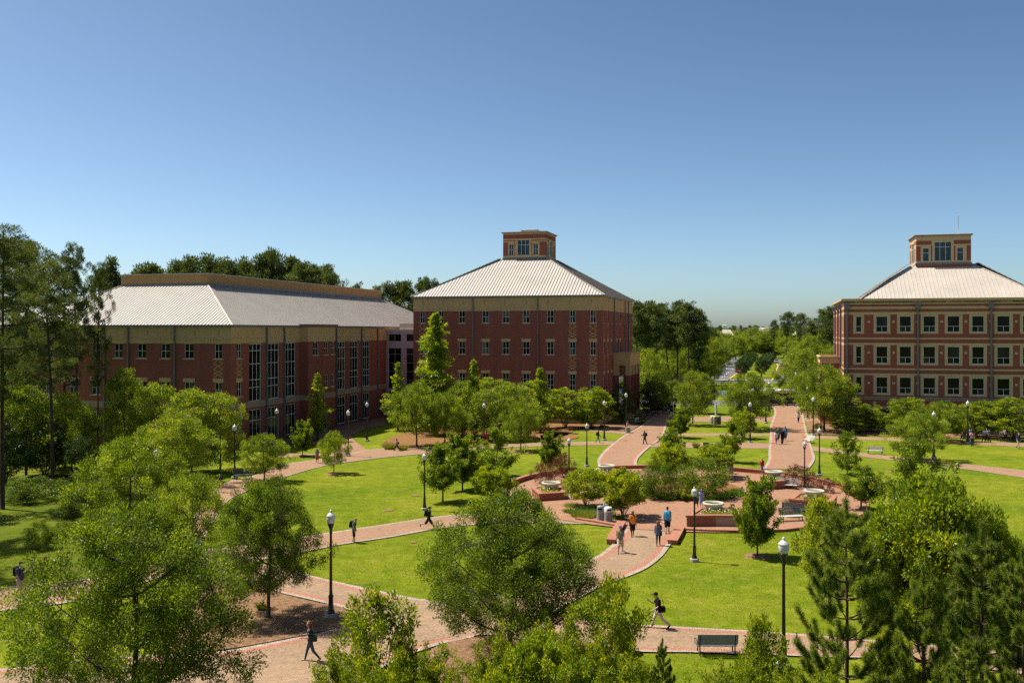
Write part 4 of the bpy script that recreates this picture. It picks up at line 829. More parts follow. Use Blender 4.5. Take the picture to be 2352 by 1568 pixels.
PR['crape'] = [broad(41, 3.4, 0.9, 1.9, p_round, 12, 190, 120, 0.30, 0.13, 0.08, 'l_crape', tr=0.07, stems=5, shell=0.4, flat=0.75, wob=0.3, kname='crape_myrtle'), broad(42, 3.4, 0.9, 1.9, p_umb, 11, 170, 120, 0.32, 0.13, 0.08, 'l_crape', tr=0.07, stems=5, shell=0.4, flat=0.7, wob=0.35, kname='crape_myrtle')]
PR['layer'] = [broad(51, 6, 1.3, 3.0, p_umb, 12, 210, 75, 0.45, 0.20, 0.12, 'l_layer', tr=0.1, stems=4, shell=0.35, flat=0.4, wob=0.3, kname='dogwood'), broad(52, 6, 1.0, 3.0, p_round, 12, 220, 75, 0.46, 0.20, 0.12, 'l_layer', tr=0.1, stems=4, shell=0.35, flat=0.45, wob=0.35, kname='dogwood')]
PR['bush'] = [broad(61, 4, 0.3, 2.4, p_round, 20, 260, 120, 0.30, 0.14, 0.056, 'l_bush', tr=0.06, stems=5, along=True, flat=1.3, wob=0.5, kname='wax_myrtle'), broad(62, 4, 0.3, 2.2, p_oval, 24, 260, 115, 0.27, 0.14, 0.056, 'l_bush', tr=0.06, stems=5, along=True, flat=1.4, wob=0.5, kname='wax_myrtle'), broad(63, 4, 0.5, 1.7, p_oval, 18, 150, 70, 0.26, 0.165, 0.065, 'l_bush', tr=0.06, stems=5, shell=0.2, flat=1.2, wob=0.55, kname='wax_myrtle')]
PR['greenbush'] = [broad(64, 4, 0.4, 2.4, p_round, 16, 330, 150, 0.33, 0.145, 0.07, 'l_layer', tr=0.08, stems=5, shell=0.25, flat=1.0, wob=0.42, kname='green_bush')]
PR['cypress'] = [cypress(71, 12, 2.6, 190, 170, 0.24, 0.09), cypress(72, 9, 1.9, 105, 110, 0.22, 0.085)]
PR['shade'] = [broad(81, 10, 2.0, 4.6, p_round, 12, 260, 70, 0.75, 0.26, 0.14, 'l_far', tr=0.2, shell=0.4, wob=0.3, kname='shade_tree'), broad(82, 10, 1.6, 4.2, p_oval, 12, 260, 70, 0.72, 0.26, 0.14, 'l_far', tr=0.2, shell=0.4, wob=0.32, kname='shade_tree'), broad(83, 12, 1.6, 4.6, p_oval, 12, 240, 60, 0.85, 0.34, 0.2, 'l_far', tr=0.2, shell=0.45, wob=0.35, kname='shade_tree')]
PR['bright'] = [broad(84, 10, 1.2, 4.2, p_oval, 13, 260, 75, 0.72, 0.24, 0.13, 'l_layer', tr=0.18, shell=0.35, wob=0.36, kname='bright_tree'), broad(85, 10, 1.0, 4.4, p_round, 12, 260, 75, 0.72, 0.24, 0.13, 'l_fresh', tr=0.18, shell=0.35, wob=0.36, kname='bright_tree')]
PR['darkcrape'] = [broad(86, 6, 1.6, 2.4, p_vase, 11, 110, 45, 0.5, 0.24, 0.15, 'l_dark', tr=0.1, stems=4, shell=0.35, kname='dark_crape')]
PR['holly'] = [broad(87, 6, 0.8, 2.4, p_round, 10, 150, 60, 0.45, 0.18, 0.1, 'l_dark', tr=0.1, stems=3, shell=0.4, kname='holly')]
PR['pine'] = [tall_pine(91, 24, 12, 4.4, 150, 60, 0.62, 0.17), tall_pine(92, 24, 10.5, 4.0, 130, 60, 0.62, 0.17), tall_pine(93, 24, 14, 4.6, 120, 65, 0.62, 0.17), tall_pine(94, 24, 8, 4.4, 170, 60, 0.62, 0.17)]
PR['nearpine'] = [tall_pine(95, 24, 8.5, 4.9, 150, 260, 0.27, 0.06, 0.72), tall_pine(96, 24, 10.5, 4.6, 132, 260, 0.27, 0.06, 0.72)]
PR['ypine'] = [young_pine(101, 8.2, 2.35, 430, 0.25, 0.0085), young_pine(102, 6.5, 1.9, 420, 0.25, 0.0085)]
PR['red'] = [broad(111, 1.7, 0.1, 1.2, p_round, 14, 110, 60, 0.17, 0.06, 0.045, 'l_red', tr=0.025, stems=6, shell=0.2, flat=1.3, wob=0.5, kname='barberry')]
PR['shrub'] = [broad(112, 2.4, 0.15, 1.7, p_round, 14, 170, 85, 0.27, 0.10, 0.045, 'l_oak', tr=0.04, stems=6, shell=0.35, flat=1.0, wob=0.4, kname='shrub')]
PR['tallgrass'] = [blades(121, 700, 0.6, 0.85, 'l_tall', 0.013, 1.0)]; PR['liriope'] = [blades(122, 500, 0.4, 0.42, 'l_lily', 0.016, 1.2)]
TC = [0]
def plant(kind, name, loc, h, w, label, cat='tree', group=None, var=None, rz=None):
    pr = PR[kind]; T = pr[(TC[0] if var is None else var) % len(pr)]; TC[0] += 1
    r = empty(name, loc, random.Random(TC[0]*13).uniform(0, 6.28) if rz is None else rz, label, cat, group); s = w / (2*T.R); r.scale = (s, s, h / T.H)
    if T.trunk is not None: link('trunk' if cat == 'tree' else 'stems', T.trunk, r)
    link('crown' if cat == 'tree' else 'foliage', T.crown, r)
    if hasattr(T, 'extra'): tag(link(T.extra[0], T.extra[1], r), kind='stuff')
    return r
def tree(kind, name, x, yb, yt, w, label, cat='tree', group=None, var=None, rz=None, ring=0.0):
    """x, yb = foot in the survey frame, yt = top, w = crown width"""
    p = G(x, yb); k = mpp(yb)
    if ring: mulch_ring(x, yb, ring)
    return plant(kind, name, p, (yb - yt)*k, w*k, label, cat, group, var, rz)
# ------------------------------------------------------------------ trees and shrubs where they stand
for row in [
 # kind, name, x, foot, top, width, variant, mulch ring, label
 ('oak', 'oak_tree', 306, 1690, 1172, 505, 0, 0, 'largest wide oak filling the lower left corner of the picture'),
 ('oak', 'oak_tree', 617, 1420, 1098, 235, 1, 0, 'oak with forked trunk in the mulch bed left of the nearest lamp'),
 ('oak', 'oak_tree', 1172, 1525, 1135, 390, 0, 0, 'spreading oak in the middle foreground beside the paved junction'),
 ('lace', 'oak_tree', 300, 1262, 1012, 230, 0, 0, 'broad oak left of the path with a lamp globe showing above it'),
 ('lace', 'oak_tree', 440, 1292, 1095, 175, 0, 0, 'oak half hiding the path junction behind the corner oak'),
 ('lace', 'oak_tree', 607, 1106, 1000, 112, 0, 0, 'round pale oak beside the bench on the upper path'),
 ('lace', 'oak_tree', 767, 1087, 993, 68, 0, 0.95, 'small oak with leaning trunk alone on the big lawn edge'),
 ('maple', 'maple_tree', 695, 1047, 958, 56, 1, 0.9, 'slim young tree in front of the tall windows of the left hall'),
 ('cypress', 'cypress_tree', 729, 1012, 855, 68, 1, 0, 'feathery cypress against the projecting bay of the left hall'),
 ('bright', 'bright_tree', 285, 1052, 852, 105, 0, 0, 'tallest bright leafed tree before the long left hall'),
 ('bright', 'bright_tree', 352, 1062, 880, 130, 1, 0, 'yellow green tree covering the left hall front windows'),
 ('bright', 'bright_tree', 440, 1086, 893, 140, 1, 0, 'wide yellow green tree before the corner of the left hall'),
 ('bright', 'bright_tree', 506, 1080, 902, 115, 1, 0, 'pale green tree touching the corner bay of the left hall'),
 ('lace', 'oak_tree', 405, 1112, 955, 170, 0, 0, 'dense oak below the yellow green trees by the left hall'),
 ('nearpine', 'pine_tree', 5, 1168, 512, 200, 0, 0, 'tall dark pine cut by the left edge of the picture'),
 ('nearpine', 'pine_tree', 121, 1124, 600, 150, 1, 0, 'tall pine with bare straight trunk on the rough grass at left'),
 ('nearpine', 'pine_tree', 60, 1072, 552, 190, 0, 0, 'tall dark pine behind the two nearest left trunks'),
 ('nearpine', 'pine_tree', 178, 1060, 562, 100, 1, 0, 'tall pine with a tufted top standing above the left hall roof'),
 ('nearpine', 'pine_tree', 225, 1050, 600, 66, 0, 0, 'pine with a long limb reaching over the left hall roof'),
 ('nearpine', 'pine_tree', -70, 1110, 520, 230, 1, 0, 'pine mostly outside the left edge with boughs in view'),
 ('shade', 'shade_tree', 60, 1095, 890, 150, 1, 0, 'rounded understorey tree under the pines at the far left'),
 ('bright', 'bright_tree', 150, 1075, 905, 120, 0, 0, 'bright small tree between the pine trunks'),
 ('shade', 'shade_tree', 196, 1088, 935, 84, 1, 0, 'darker tree between the pines and the left hall wall'),
 ('shade', 'shade_tree', 20, 1060, 850, 120, 0, 0, 'shaded tree behind the pines at the left edge'),
 ('nearpine', 'pine_tree', 30, 1040, 545, 180, 1, 0, 'dark pine filling the gap between the left edge pines'),
 ('nearpine', 'pine_tree', 148, 1050, 590, 120, 0, 0, 'dark pine with low boughs before the left hall roof edge'),
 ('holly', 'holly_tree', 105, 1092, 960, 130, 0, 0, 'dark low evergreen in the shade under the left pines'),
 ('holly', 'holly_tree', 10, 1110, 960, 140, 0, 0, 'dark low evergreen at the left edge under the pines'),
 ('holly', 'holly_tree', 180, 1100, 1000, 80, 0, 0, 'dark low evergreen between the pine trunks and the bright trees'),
 ('nearpine', 'pine_tree', -250, 1235, 560, 260, 0, 0, 'pine beyond the left edge whose shadow falls on the rough grass'),
 ('nearpine', 'pine_tree', -330, 1300, 480, 300, 1, 0, 'nearer pine beyond the left edge whose shadow falls on the rough grass'),
 ('shade', 'shade_tree', -150, 1190, 900, 200, 0, 0, 'leafy tree beyond the left edge shading the rough grass'),
 ('lace', 'oak_tree', 957, 1026, 885, 125, 0, 0, 'round oak with forked trunk at the head of the big lawn'),
 ('lace', 'oak_tree', 1022, 1019, 905, 100, 0, 0, 'oak right beside the round oak under the tallest cypress'),
 ('cypress', 'cypress_tree', 1000, 1000, 714, 128, 0, 0, 'tallest cypress standing before the left end of the middle hall'),
 ('cypress', 'cypress_tree', 1088, 1002, 824, 74, 1, 0, 'slim cypress right of the tallest cypress'),
 ('cypress', 'cypress_tree', 1241, 993, 842, 80, 1, 0, 'cypress before the middle of the middle hall front'),
 ('cypress', 'cypress_tree', 914, 988, 830, 62, 1, 0, 'cypress before the glazed link'),
 ('bright', 'bright_tree', 1062, 1008, 878, 95, 0, 0, 'bright tree between the tallest and the slim cypress'),
 ('bright', 'bright_tree', 1118, 1012, 893, 105, 1, 0, 'yellow green tree behind the lamp in front of the middle hall'),
 ('bright', 'bright_tree', 1172, 1008, 880, 120, 1, 0, 'wide yellow green tree in the middle of the hall planting'),
 ('lace', 'oak_tree', 1196, 1036, 925, 88, 0, 1.6, 'oak with straight trunk in a mulch ring by the upper path'),
 ('layer', 'dogwood_tree', 1205, 985, 875, 95, 1, 0, 'layered dogwood close to the wall behind the oaks'),
 ('layer', 'dogwood_tree', 1125, 982, 868, 110, 0, 0, 'layered dogwood against the middle hall wall near the slim cypress'),
 ('layer', 'dogwood_tree', 1298, 983, 890, 95, 0, 0, 'layered dogwood right of the middle cypress'),
 ('layer', 'dogwood_tree', 1358, 983, 888, 100, 1, 0, 'layered dogwood at the right corner of the middle hall'),
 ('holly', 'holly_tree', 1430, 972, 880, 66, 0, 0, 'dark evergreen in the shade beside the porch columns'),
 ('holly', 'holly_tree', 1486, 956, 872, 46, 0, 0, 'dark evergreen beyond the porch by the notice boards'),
 ('maple', 'maple_tree', 1017, 1152, 1008, 108, 0, 0, 'young maple behind the lamp on the big lawn'),
 ('maple', 'maple_tree', 1062, 1126, 985, 104, 1, 0, 'taller young maple next to the one behind the lawn lamp'),
 ('maple', 'maple_tree', 1141, 1095, 975, 118, 2, 0, 'wide spreading young maple left of the round plaza'),
 ('maple', 'maple_tree', 1264, 1084, 983, 60, 1, 0, 'small upright maple behind the left plaza wall'),
 ('crape', 'crape_myrtle', 1130, 1152, 1070, 95, 0, 0, 'bushy small tree left of the plaza wall behind the oak crown'),
 ('maple', 'maple_tree', 1740, 1277, 1080, 112, 1, 0.86, 'maple in a mulch ring on the lawn before the front planter'),
 ('maple', 'maple_tree', 1946, 1090, 985, 78, 2, 0, 'small maple on the lawn right of the right hand path'),
 ('maple', 'maple_tree', 1978, 1172, 1062, 118, 0, 0, 'maple behind the right planter of the plaza'),
 ('maple', 'maple_tree', 2102, 1195, 1002, 170, 2, 0, 'largest maple on the right lawn with upswept limbs'),
 ('lace', 'oak_tree', 2110, 1058, 952, 130, 0, 0, 'yellow green oak behind the largest right maple'),
 ('maple', 'maple_tree', 1543, 1052, 978, 64, 0, 0, 'upright maple beside the left hand path above the plaza'),
 ('maple', 'maple_tree', 1681, 1062, 962, 66, 0, 0, 'upright maple between the two paths behind the bins'),
 ('maple', 'maple_tree', 1564, 1005, 930, 58, 1, 1.2, 'light green maple on the narrow lawns between the paths'),
 ('crape', 'small_tree', 1706, 1007, 945, 52, 1, 1.2, 'small yellow tree left of the lamp on the middle lawns'),
 ('lace', 'oak_tree', 1718, 986, 862, 128, 0, 1.5, 'wide oak hiding most of the bus'),
 ('shade', 'shade_tree', 1591, 977, 852, 76, 0, 1.2, 'shade tree with slim trunk left of the white pillar'),
 ('shade', 'shade_tree', 1612, 950, 858, 70, 1, 1.2, 'shade tree behind the one with a slim trunk'),
 ('shade', 'shade_tree', 1507, 949, 866, 62, 2, 0, 'shade tree over the dark notice boards'),
 ('shade', 'shade_tree', 1545, 940, 874, 56, 0, 0, 'shade tree above the three walkers in the distance'),
 ('bright', 'bright_tree', 1490, 914, 803, 76, 0, 0, 'light green tree right of the porch roof'),
 ('bright', 'bright_tree', 1522, 906, 826, 42, 1, 0, 'small yellow green tree next to the light green one by the porch'),
 ('lace', 'oak_tree', 1893, 991, 843, 146, 0, 0, 'big oak at the left corner of the right hall'),
 ('holly', 'holly_tree', 1950, 985, 898, 84, 0, 0, 'dark tree against the corner of the right hall'),
 ('layer', 'dogwood_tree', 1944, 995, 945, 78, 0, 0, 'low dogwood under the big oak by the right hall'),
 ('layer', 'dogwood_tree', 2000, 993, 928, 86, 1, 0, 'dogwood left of the first ground floor window of the right hall'),
 ('layer', 'dogwood_tree', 2087, 1000, 913, 96, 0, 0, 'dogwood right of the first ground floor window of the right hall'),
 ('lace', 'oak_tree', 2162, 1013, 924, 116, 0, 0, 'olive green oak behind the right lawn lamp'),
 ('layer', 'dogwood_tree', 2242, 1004, 920, 104, 1, 0, 'dogwood behind the walkers on the far right path'),
 ('layer', 'dogwood_tree', 2328, 1010, 914, 122, 0, 0, 'dogwood above the cyclist at the right edge'),
 ('bright', 'bright_tree', 1846, 917, 800, 88, 1, 0, 'yellow green tree left of the side porch of the right hall'),
 ('bright', 'bright_tree', 1852, 942, 855, 62, 0, 0, 'green tree at the top end of the right hand path'),
 ('lace', 'oak_tree', 1802, 902, 845, 58, 0, 0, 'thin pale tree by the street above the bus'),
 ('ypine', 'young_pine', 1945, 1665, 1150, 262, 0, 0, 'tallest young pine in the lower right foreground'),
 ('ypine', 'young_pine', 2255, 1640, 1205, 215, 1, 0, 'second young pine toward the right edge with visible trunk'),
 ('ypine', 'young_pine', 2120, 1720, 1300, 170, 1, 0, 'dark young pine between the two tallest young pines'),
 ('ypine', 'young_pine', 2350, 1690, 1262, 200, 0, 0, 'young pine cut by the right edge of the picture'),
 ('ypine', 'young_pine', 1521, 1650, 1468, 66, 1, 0, 'tiny pine seedling at the bottom of the picture'),
 ('ypine', 'young_pine', 2215, 1790, 1470, 140, 0, 0, 'low young pine at the bottom right'),
]:
    kind, nm, x, yb, yt, w, var, ring, lab = row
    tree(kind, nm, x, yb, yt, w, lab, var=var, ring=ring)
for row in [
 ('crape', 'crape_myrtle', 1345, 1166, 1079, 98, 1, 'left of the two yellow green crape myrtles on the plaza'),
 ('crape', 'crape_myrtle', 1431, 1190, 1079, 98, 0, 'right of the two yellow green crape myrtles behind the orange shirt walker'),
 ('crape', 'crape_myrtle', 1541, 1106, 1017, 82, 0, 'crape myrtle at the back left of the central bed'),
 ('crape', 'crape_myrtle', 1641, 1098, 1021, 88, 1, 'crape myrtle at the back right of the central bed'),
 ('shrub', 'shrub', 1508, 1144, 1062, 100, 0, 'grey green shrub on the left of the central bed'),
 ('shrub', 'shrub', 1617, 1143, 1056, 126, 0, 'larger grey green shrub on the right of the central bed'),
 ('bush', 'green_shrub', 1570, 1150, 1115, 60, 0, 'low bright shrub between the two grey green ones'),
 ('red', 'barberry', 1252, 1112, 1064, 66, 0, 'purple barberry left of the plaza lamp by the wall'),
 ('red', 'barberry', 1294, 1098, 1042, 60, 0, 'purple barberry right behind the left plaza lamp'),
 ('red', 'barberry', 1838, 1120, 1070, 78, 0, 'purple barberry behind the light bench on the right'),
 ('red', 'barberry', 1896, 1132, 1098, 50, 0, 'purple barberry behind the right bowl'),
 ('red', 'barberry', 1872, 1178, 1140, 56, 0, 'dry purple shrub before the right planter'),
 ('greenbush', 'wax_myrtle', 2150, 1440, 1112, 280, 0, 'biggest green shrub mass on the right behind the young pines'),
 ('greenbush', 'wax_myrtle', 2030, 1425, 1190, 130, 1, 'green shrub at the left of the right hand thicket'),
 ('greenbush', 'wax_myrtle', 2280, 1425, 1195, 130, 1, 'green shrub at the right end of the thicket'),
 ('bush', 'wax_myrtle', 1885, 1345, 1150, 125, 2, 'thin wax myrtle left of the tallest young pine'),
 ('bush', 'wax_myrtle', 862, 1630, 1366, 190, 2, 'tall thin wax myrtle right of the walking woman'),
 ('bush', 'wax_myrtle', 775, 1690, 1490, 190, 1, 'wax myrtle at the bottom left of the thin one'),
 ('bush', 'wax_myrtle', 965, 1650, 1462, 200, 1, 'wax myrtle beside the mulch at the bottom middle'),
 ('bush', 'wax_myrtle', 1060, 1720, 1520, 190, 0, 'low wax myrtle at the bottom edge left of centre'),
 ('bush', 'wax_myrtle', 1175, 1655, 1430, 190, 0, 'wax myrtle below the middle foreground oak'),
 ('bush', 'wax_myrtle', 1290, 1630, 1395, 230, 0, 'tallest wax myrtle in the bottom centre'),
 ('bush', 'wax_myrtle', 1405, 1605, 1335, 150, 2, 'slender wax myrtle rising before the lawn'),
 ('bush', 'wax_myrtle', 1390, 1690, 1490, 250, 1, 'low wax myrtle at the bottom edge under the slender one'),
 ('bush', 'wax_myrtle', 1600, 1760, 1545, 200, 0, 'low wax myrtle right of the pine seedling'),
 ('bush', 'wax_myrtle', 1745, 1645, 1425, 120, 2, 'thin wax myrtle left of the nearest right lamp'),
 ('bush', 'wax_myrtle', 1690, 1700, 1495, 190, 1, 'wax myrtle at the bottom right by the dark bench'),
 ('bush', 'wax_myrtle', 1880, 1720, 1520, 180, 1, 'wax myrtle under the tallest young pine'),
 ('bush', 'wax_myrtle', 2060, 1600, 1440, 170, 0, 'wax myrtle behind the dark young pine'),
 ('greenbush', 'wax_myrtle', 1235, 1690, 1470, 210, 0, 'dense low wax myrtle at the bottom centre left'),
 ('bush', 'wax_myrtle', 1330, 1670, 1440, 200, 1, 'dense wax myrtle at the bottom centre right'),
 ('bush', 'wax_myrtle', 1130, 1690, 1475, 170, 1, 'wax myrtle beside the mulch under the middle oak'),
 ('bush', 'wax_myrtle', 900, 1700, 1500, 180, 0, 'low wax myrtle at the bottom under the tall thin one'),
 ('bush', 'wax_myrtle', 1455, 1680, 1480, 150, 0, 'low wax myrtle left of the pine seedling'),
 ('bush', 'wax_myrtle', 1790, 1690, 1520, 150, 0, 'low wax myrtle at the foot of the nearest right lamp'),
 ('shrub', 'shrub', 200, 1140, 1085, 150, 0, 'shadowy shrub at the foot of the left pines'),
 ('shrub', 'shrub', 60, 1150, 1095, 130, 0, 'dark shrub at the left edge under the pines'),
 ('shrub', 'shrub', 240, 1150, 1100, 110, 0, 'dark shrub between the bare pine trunk and the broad oak'),
 ('shrub', 'shrub', 190, 1185, 1140, 100, 0, 'shrub in front of the bare pine trunk foot'),
 ('shrub', 'shrub', 90, 1260, 1200, 70, 0, 'weedy shrub on the rough grass at left'),
 ('shrub', 'shrub', 150, 1240, 1200, 60, 0, 'smaller weedy shrub on the rough grass at left'),
 ('bush', 'green_shrub', 600, 1402, 1378, 34, 0, 'small yellow shrub in the mulch by the forked oak'),
 ('tallgrass', 'grass_clump', 894, 1032, 1012, 26, 0, 'left clump of long grass under the round oak'),
 ('tallgrass', 'grass_clump', 925, 1034, 1018, 22, 0, 'right clump of long grass under the round oak'),
 ('tallgrass', 'grass_clump', 1599, 1028, 1012, 16, 0, 'grass clump left of the small brown plaque'),
 ('tallgrass', 'grass_clump', 1655, 1028, 1010, 18, 0, 'grass clump right of the small brown plaque'),
 ('shrub', 'shrub', 1470, 974, 962, 20, 0, 'low dark shrub by the porch bench'),
 ('shrub', 'shrub', 1880, 985, 972, 24, 0, 'low shrub in the mulch by the big right oak'),
]:
    kind, nm, x, yb, yt, w, var, lab = row
    tree(kind, nm, x, yb, yt, w, lab, cat='grass' if 'grass' in nm else 'shrub', var=var)
rt = random.Random(5)
for k in range(26):                                       # liriope border of the central bed
    t = R(200 + 140*(k + rt.uniform(-0.3, 0.3))/26); q = 5.2 + rt.uniform(-0.6, 0.25)
    plant('liriope', 'liriope_clump', (BC.x + q*0.95*math.cos(t), BC.y + q*1.18*math.sin(t), 0.06), rt.uniform(0.4, 0.62), rt.uniform(0.8, 1.1), 'tuft of strappy green liriope edging the central bed', 'plant', 'liriope tufts along the front of the central bed')
for k in range(12):
    p = G(rt.uniform(1815, 1905), rt.uniform(1150, 1192)); plant('tallgrass', 'grass_clump', p, rt.uniform(0.4, 0.75), rt.uniform(0.9, 1.4), 'straw coloured grass tuft around the plaza benches on the right', 'grass', 'grass tufts around the right benches')
for k in range(14):
    p = G(rt.uniform(1310, 1420), rt.uniform(1160, 1194)); plant('tallgrass' if k % 2 else 'liriope', 'grass_clump', p, rt.uniform(0.4, 0.6), rt.uniform(0.8, 1.3), 'grass tuft under the two plaza crape myrtles', 'grass', 'grass tufts under the crape myrtles')
# woods and rows behind
ORD = ['first', 'second', 'third', 'fourth', 'fifth', 'sixth', 'seventh', 'eighth', 'ninth', 'tenth', 'eleventh', 'twelfth', 'thirteenth', 'fourteenth', 'fifteenth', 'sixteenth', 'seventeenth', 'eighteenth', 'nineteenth', 'twentieth']
def row(kind, name, items, label, group, foot, var=None):
    lab0 = label
    for i, (x, top, w) in enumerate(sorted(items)):
        label = ORD[i] + ' from the left, ' + lab0
        yb = foot + rt.uniform(-3, 3); tree(kind, name, x, yb, top, w, label, group=group, var=(i*3 + i//4) if var is None else var)
row('pine', 'pine_tree', [(240, 612, 80), (262, 594, 66), (322, 612, 84), (350, 606, 80), (385, 598, 86), (418, 604, 80), (446, 592, 84), (476, 588, 80), (505, 598, 82), (534, 597, 84), (562, 594, 82), (590, 588, 86), (618, 580, 84), (634, 577, 66), (662, 590, 86), (690, 600, 84), (716, 604, 80), (742, 612, 84), (766, 630, 66)], 'tall pine of the front row behind the long left hall', 'pines behind the left hall', 917)
row('pine', 'pine_tree', [(300, 630, 90), (365, 622, 96), (430, 618, 96), (520, 615, 96), (580, 612, 96), (650, 612, 90), (705, 625, 90)], 'pine of the second row behind the left hall', 'second row of pines behind the left hall', 905)
row('pine', 'pine_tree', [(822, 650, 46), (868, 660, 60), (898, 652, 60), (922, 648, 60), (948, 645, 66), (968, 640, 46), (982, 640, 44), (1002, 646, 36)], 'pine between the left hall roof and the middle hall', 'pines behind the glazed link', 900)
row('pine', 'pine_tree', [(1462, 690, 62), (1486, 694, 66), (1510, 700, 62), (1534, 696, 62), (1556, 690, 66), (1582, 694, 66), (1604, 712, 56)], 'tall pine in the clump right of the middle hall', 'pine clump right of the middle hall', 893)
row('pine', 'pine_tree', [(1470, 712, 64), (1500, 716, 60), (1540, 715, 64), (1575, 718, 60), (1618, 742, 46), (1640, 752, 40)], 'pine at the back of the clump by the middle hall', 'back of the pine clump', 876, 3)
row('shade', 'shade_tree', [(1462, 790, 70), (1505, 800, 66), (1545, 792, 60), (1580, 800, 60), (1610, 785, 60), (1640, 776, 60)], 'understorey tree below the pine clump', 'trees below the pine clump', 884)
row('pine', 'pine_tree', [(1776, 736, 22), (1806, 718, 40), (1836, 721, 38)], 'thin pine above the trees right of the avenue', 'thin pines right of the avenue', 838, 2)
row('pine', 'pine_tree', [(1868, 738, 50), (1888, 712, 56), (1905, 706, 56), (1925, 712, 60)], 'pine beside the left end of the right hall', 'pines left of the right hall', 868, 3)
row('shade', 'shade_tree', [(1836, 792, 62), (1862, 770, 66), (1890, 765, 66), (1905, 790, 60), (1922, 800, 60)], 'leafy tree between the avenue and the right hall', 'trees left of the right hall', 872)
row('shade', 'shade_tree', [(1905, 800, 70), (1880, 815, 60)], 'leafy tree close behind the side porch of the right hall', 'trees behind the side porch', 895)
for i, (x, yb, yt, w) in enumerate([(1556, 884, 822, 74), (1588, 872, 805, 76), (1613, 861, 798, 70), (1634, 851, 792, 60), (1651, 843, 786, 52), (1663, 837, 785, 46), (1672, 832, 783, 40)]): tree('shade', 'street_tree', x, yb, yt, w, ORD[i] + ' from the near end, round street tree in the mulch strip left of the avenue', group='street trees left of the avenue')
for i, (x, yb) in enumerate([(1703, 871), (1709, 864), (1714, 857), (1719, 850), (1723, 845), (1727, 841), (1749, 867), (1755, 860), (1760, 853), (1764, 847), (1768, 842)]): tree('darkcrape', 'median_tree', x, yb, yb - 5.9/mpp(yb), 4.9/mpp(yb), (ORD[i] + ' from the near end of the left row' if i < 6 else ORD[i - 6] + ' from the near end of the right row') + ', dark small tree on the median', group='dark trees on the avenue median')
for x, yb, yt, w in [(1690, 826, 770, 56), (1712, 823, 766, 56), (1735, 822, 770, 54), (1757, 822, 764, 54), (1780, 822, 772, 50), (1800, 823, 775, 50), (1820, 826, 782, 50), (1840, 832, 790, 52), (1668, 818, 765, 50), (1650, 815, 760, 46), (1690, 808, 758, 54), (1730, 806, 752, 58), (1765, 806, 754, 56), (1798, 808, 750, 56), (1825, 810, 752, 50), (1850, 815, 752, 50)]: tree('shade', 'shade_tree', x, yb, yt, w, 'far round tree where the avenue bends out of sight', group='far trees at the end of the avenue')
for k in range(46):
    x = 1440 + 500*k/46 + rt.uniform(-5, 5); tree('pine' if rt.random() < 0.7 else 'shade', 'far_tree', x, 783 + rt.uniform(-2, 3), 750 + rt.uniform(-4, 7), rt.uniform(13, 22), 'small distant tree on the far horizon line', group='distant trees on the horizon')
for k in range(22):
    x = 1590 + 310*k/22 + rt.uniform(-6, 6); tree('shade', 'far_tree', x, 795 + rt.uniform(-3, 3), 758 + rt.uniform(-4, 6), rt.uniform(28, 40), 'distant leafy tree before the far horizon line', group='distant leafy trees')

# ------------------------------------------------------------------ grass blades on the nearer lawns (nobody could count them)
def lawn_blades(seed, n, y0, y1):
    rg = np.random.default_rng(seed); Y = np.sqrt(rg.uniform(y0*y0, y1*y1, n)); X = (rg.uniform(-60, 2412, n) - MIDX) / FOC * Y
    keep = np.ones(n, bool); keep &= ~((X < -14) & (Y > 60)) | (X > -26)
    keep &= (X - PC.x)**2 + (Y - PC.y)**2 > 15.3**2
    for q in QUADS:
        Q = np.array([[p.x, p.y] for p in q])
        if Q[:, 1].min() > y1 + 1 or Q[:, 1].max() < y0 - 1: continue
        idx = np.nonzero((X > Q[:, 0].min()) & (X < Q[:, 0].max()) & (Y > Q[:, 1].min()) & (Y < Q[:, 1].max()) & keep)[0]
        if len(idx) == 0: continue
        ins = np.zeros(len(idx), bool); x, y = X[idx], Y[idx]
        for i in range(len(Q)):
            (ax, ay), (bx, by) = Q[i-1], Q[i]
            if ay == by: continue
            ins ^= ((ay > y) != (by > y)) & (x < (bx - ax) * (y - ay) / (by - ay) + ax)
        keep[idx[ins]] = False
    keep &= rg.uniform(0, 1, n) < np.clip((y1 - Y) / (y1 - y0) * 1.8, 0, 1)
    X, Y = X[keep], Y[keep]; m = len(X); P = np.stack([X, Y, np.full(m, -0.005)], 1); D = unit(rg.normal(size=(m, 3)) * np.array([0.55, 0.55, 0.1]) + np.array([0, 0, 0.8]))
    pt = 0.5 + 0.22*np.sin(X*0.31 + 1.7*np.sin(Y*0.23)) * np.cos(Y*0.27 + X*0.11)
    return np_mesh('grass_blades', needles(rg, P, D, 0.06, 0.018), 3, M['l_lawn'], np.clip(pt + rg.normal(0, 0.22, m), 0, 1))
tag(link('grass_blades', lawn_blades(7, 420000, 34, 100)), 'short mown grass blades covering the nearer lawns', 'grass', kind='stuff')

def litter(seed, n):
    rg = np.random.default_rng(seed); Y = rg.uniform(36, 62, n); X = (rg.uniform(0, 2352, n) - MIDX) / FOC * Y; cl = np.sin(X*0.9 + 2*np.sin(Y*0.7)) + np.cos(Y*1.3 - X*0.4) + rg.normal(0, 0.7, n) > 0.9
    X, Y = X[cl], Y[cl]; m = len(X); P = np.stack([X, Y, np.full(m, 0.105)], 1); D = unit(rg.normal(size=(m, 3))*np.array([1, 1, 0.1]))
    return np_mesh('fallen_leaves', leaves(rg, P, D, 0.09, 0.05, 6.0), 4, M['l_litter'], rg.uniform(0, 1, m))
tag(link('fallen_leaves', litter(9, 7000)), 'scattered brown fallen leaves on paths and lawn edges', 'leaves', kind='stuff')
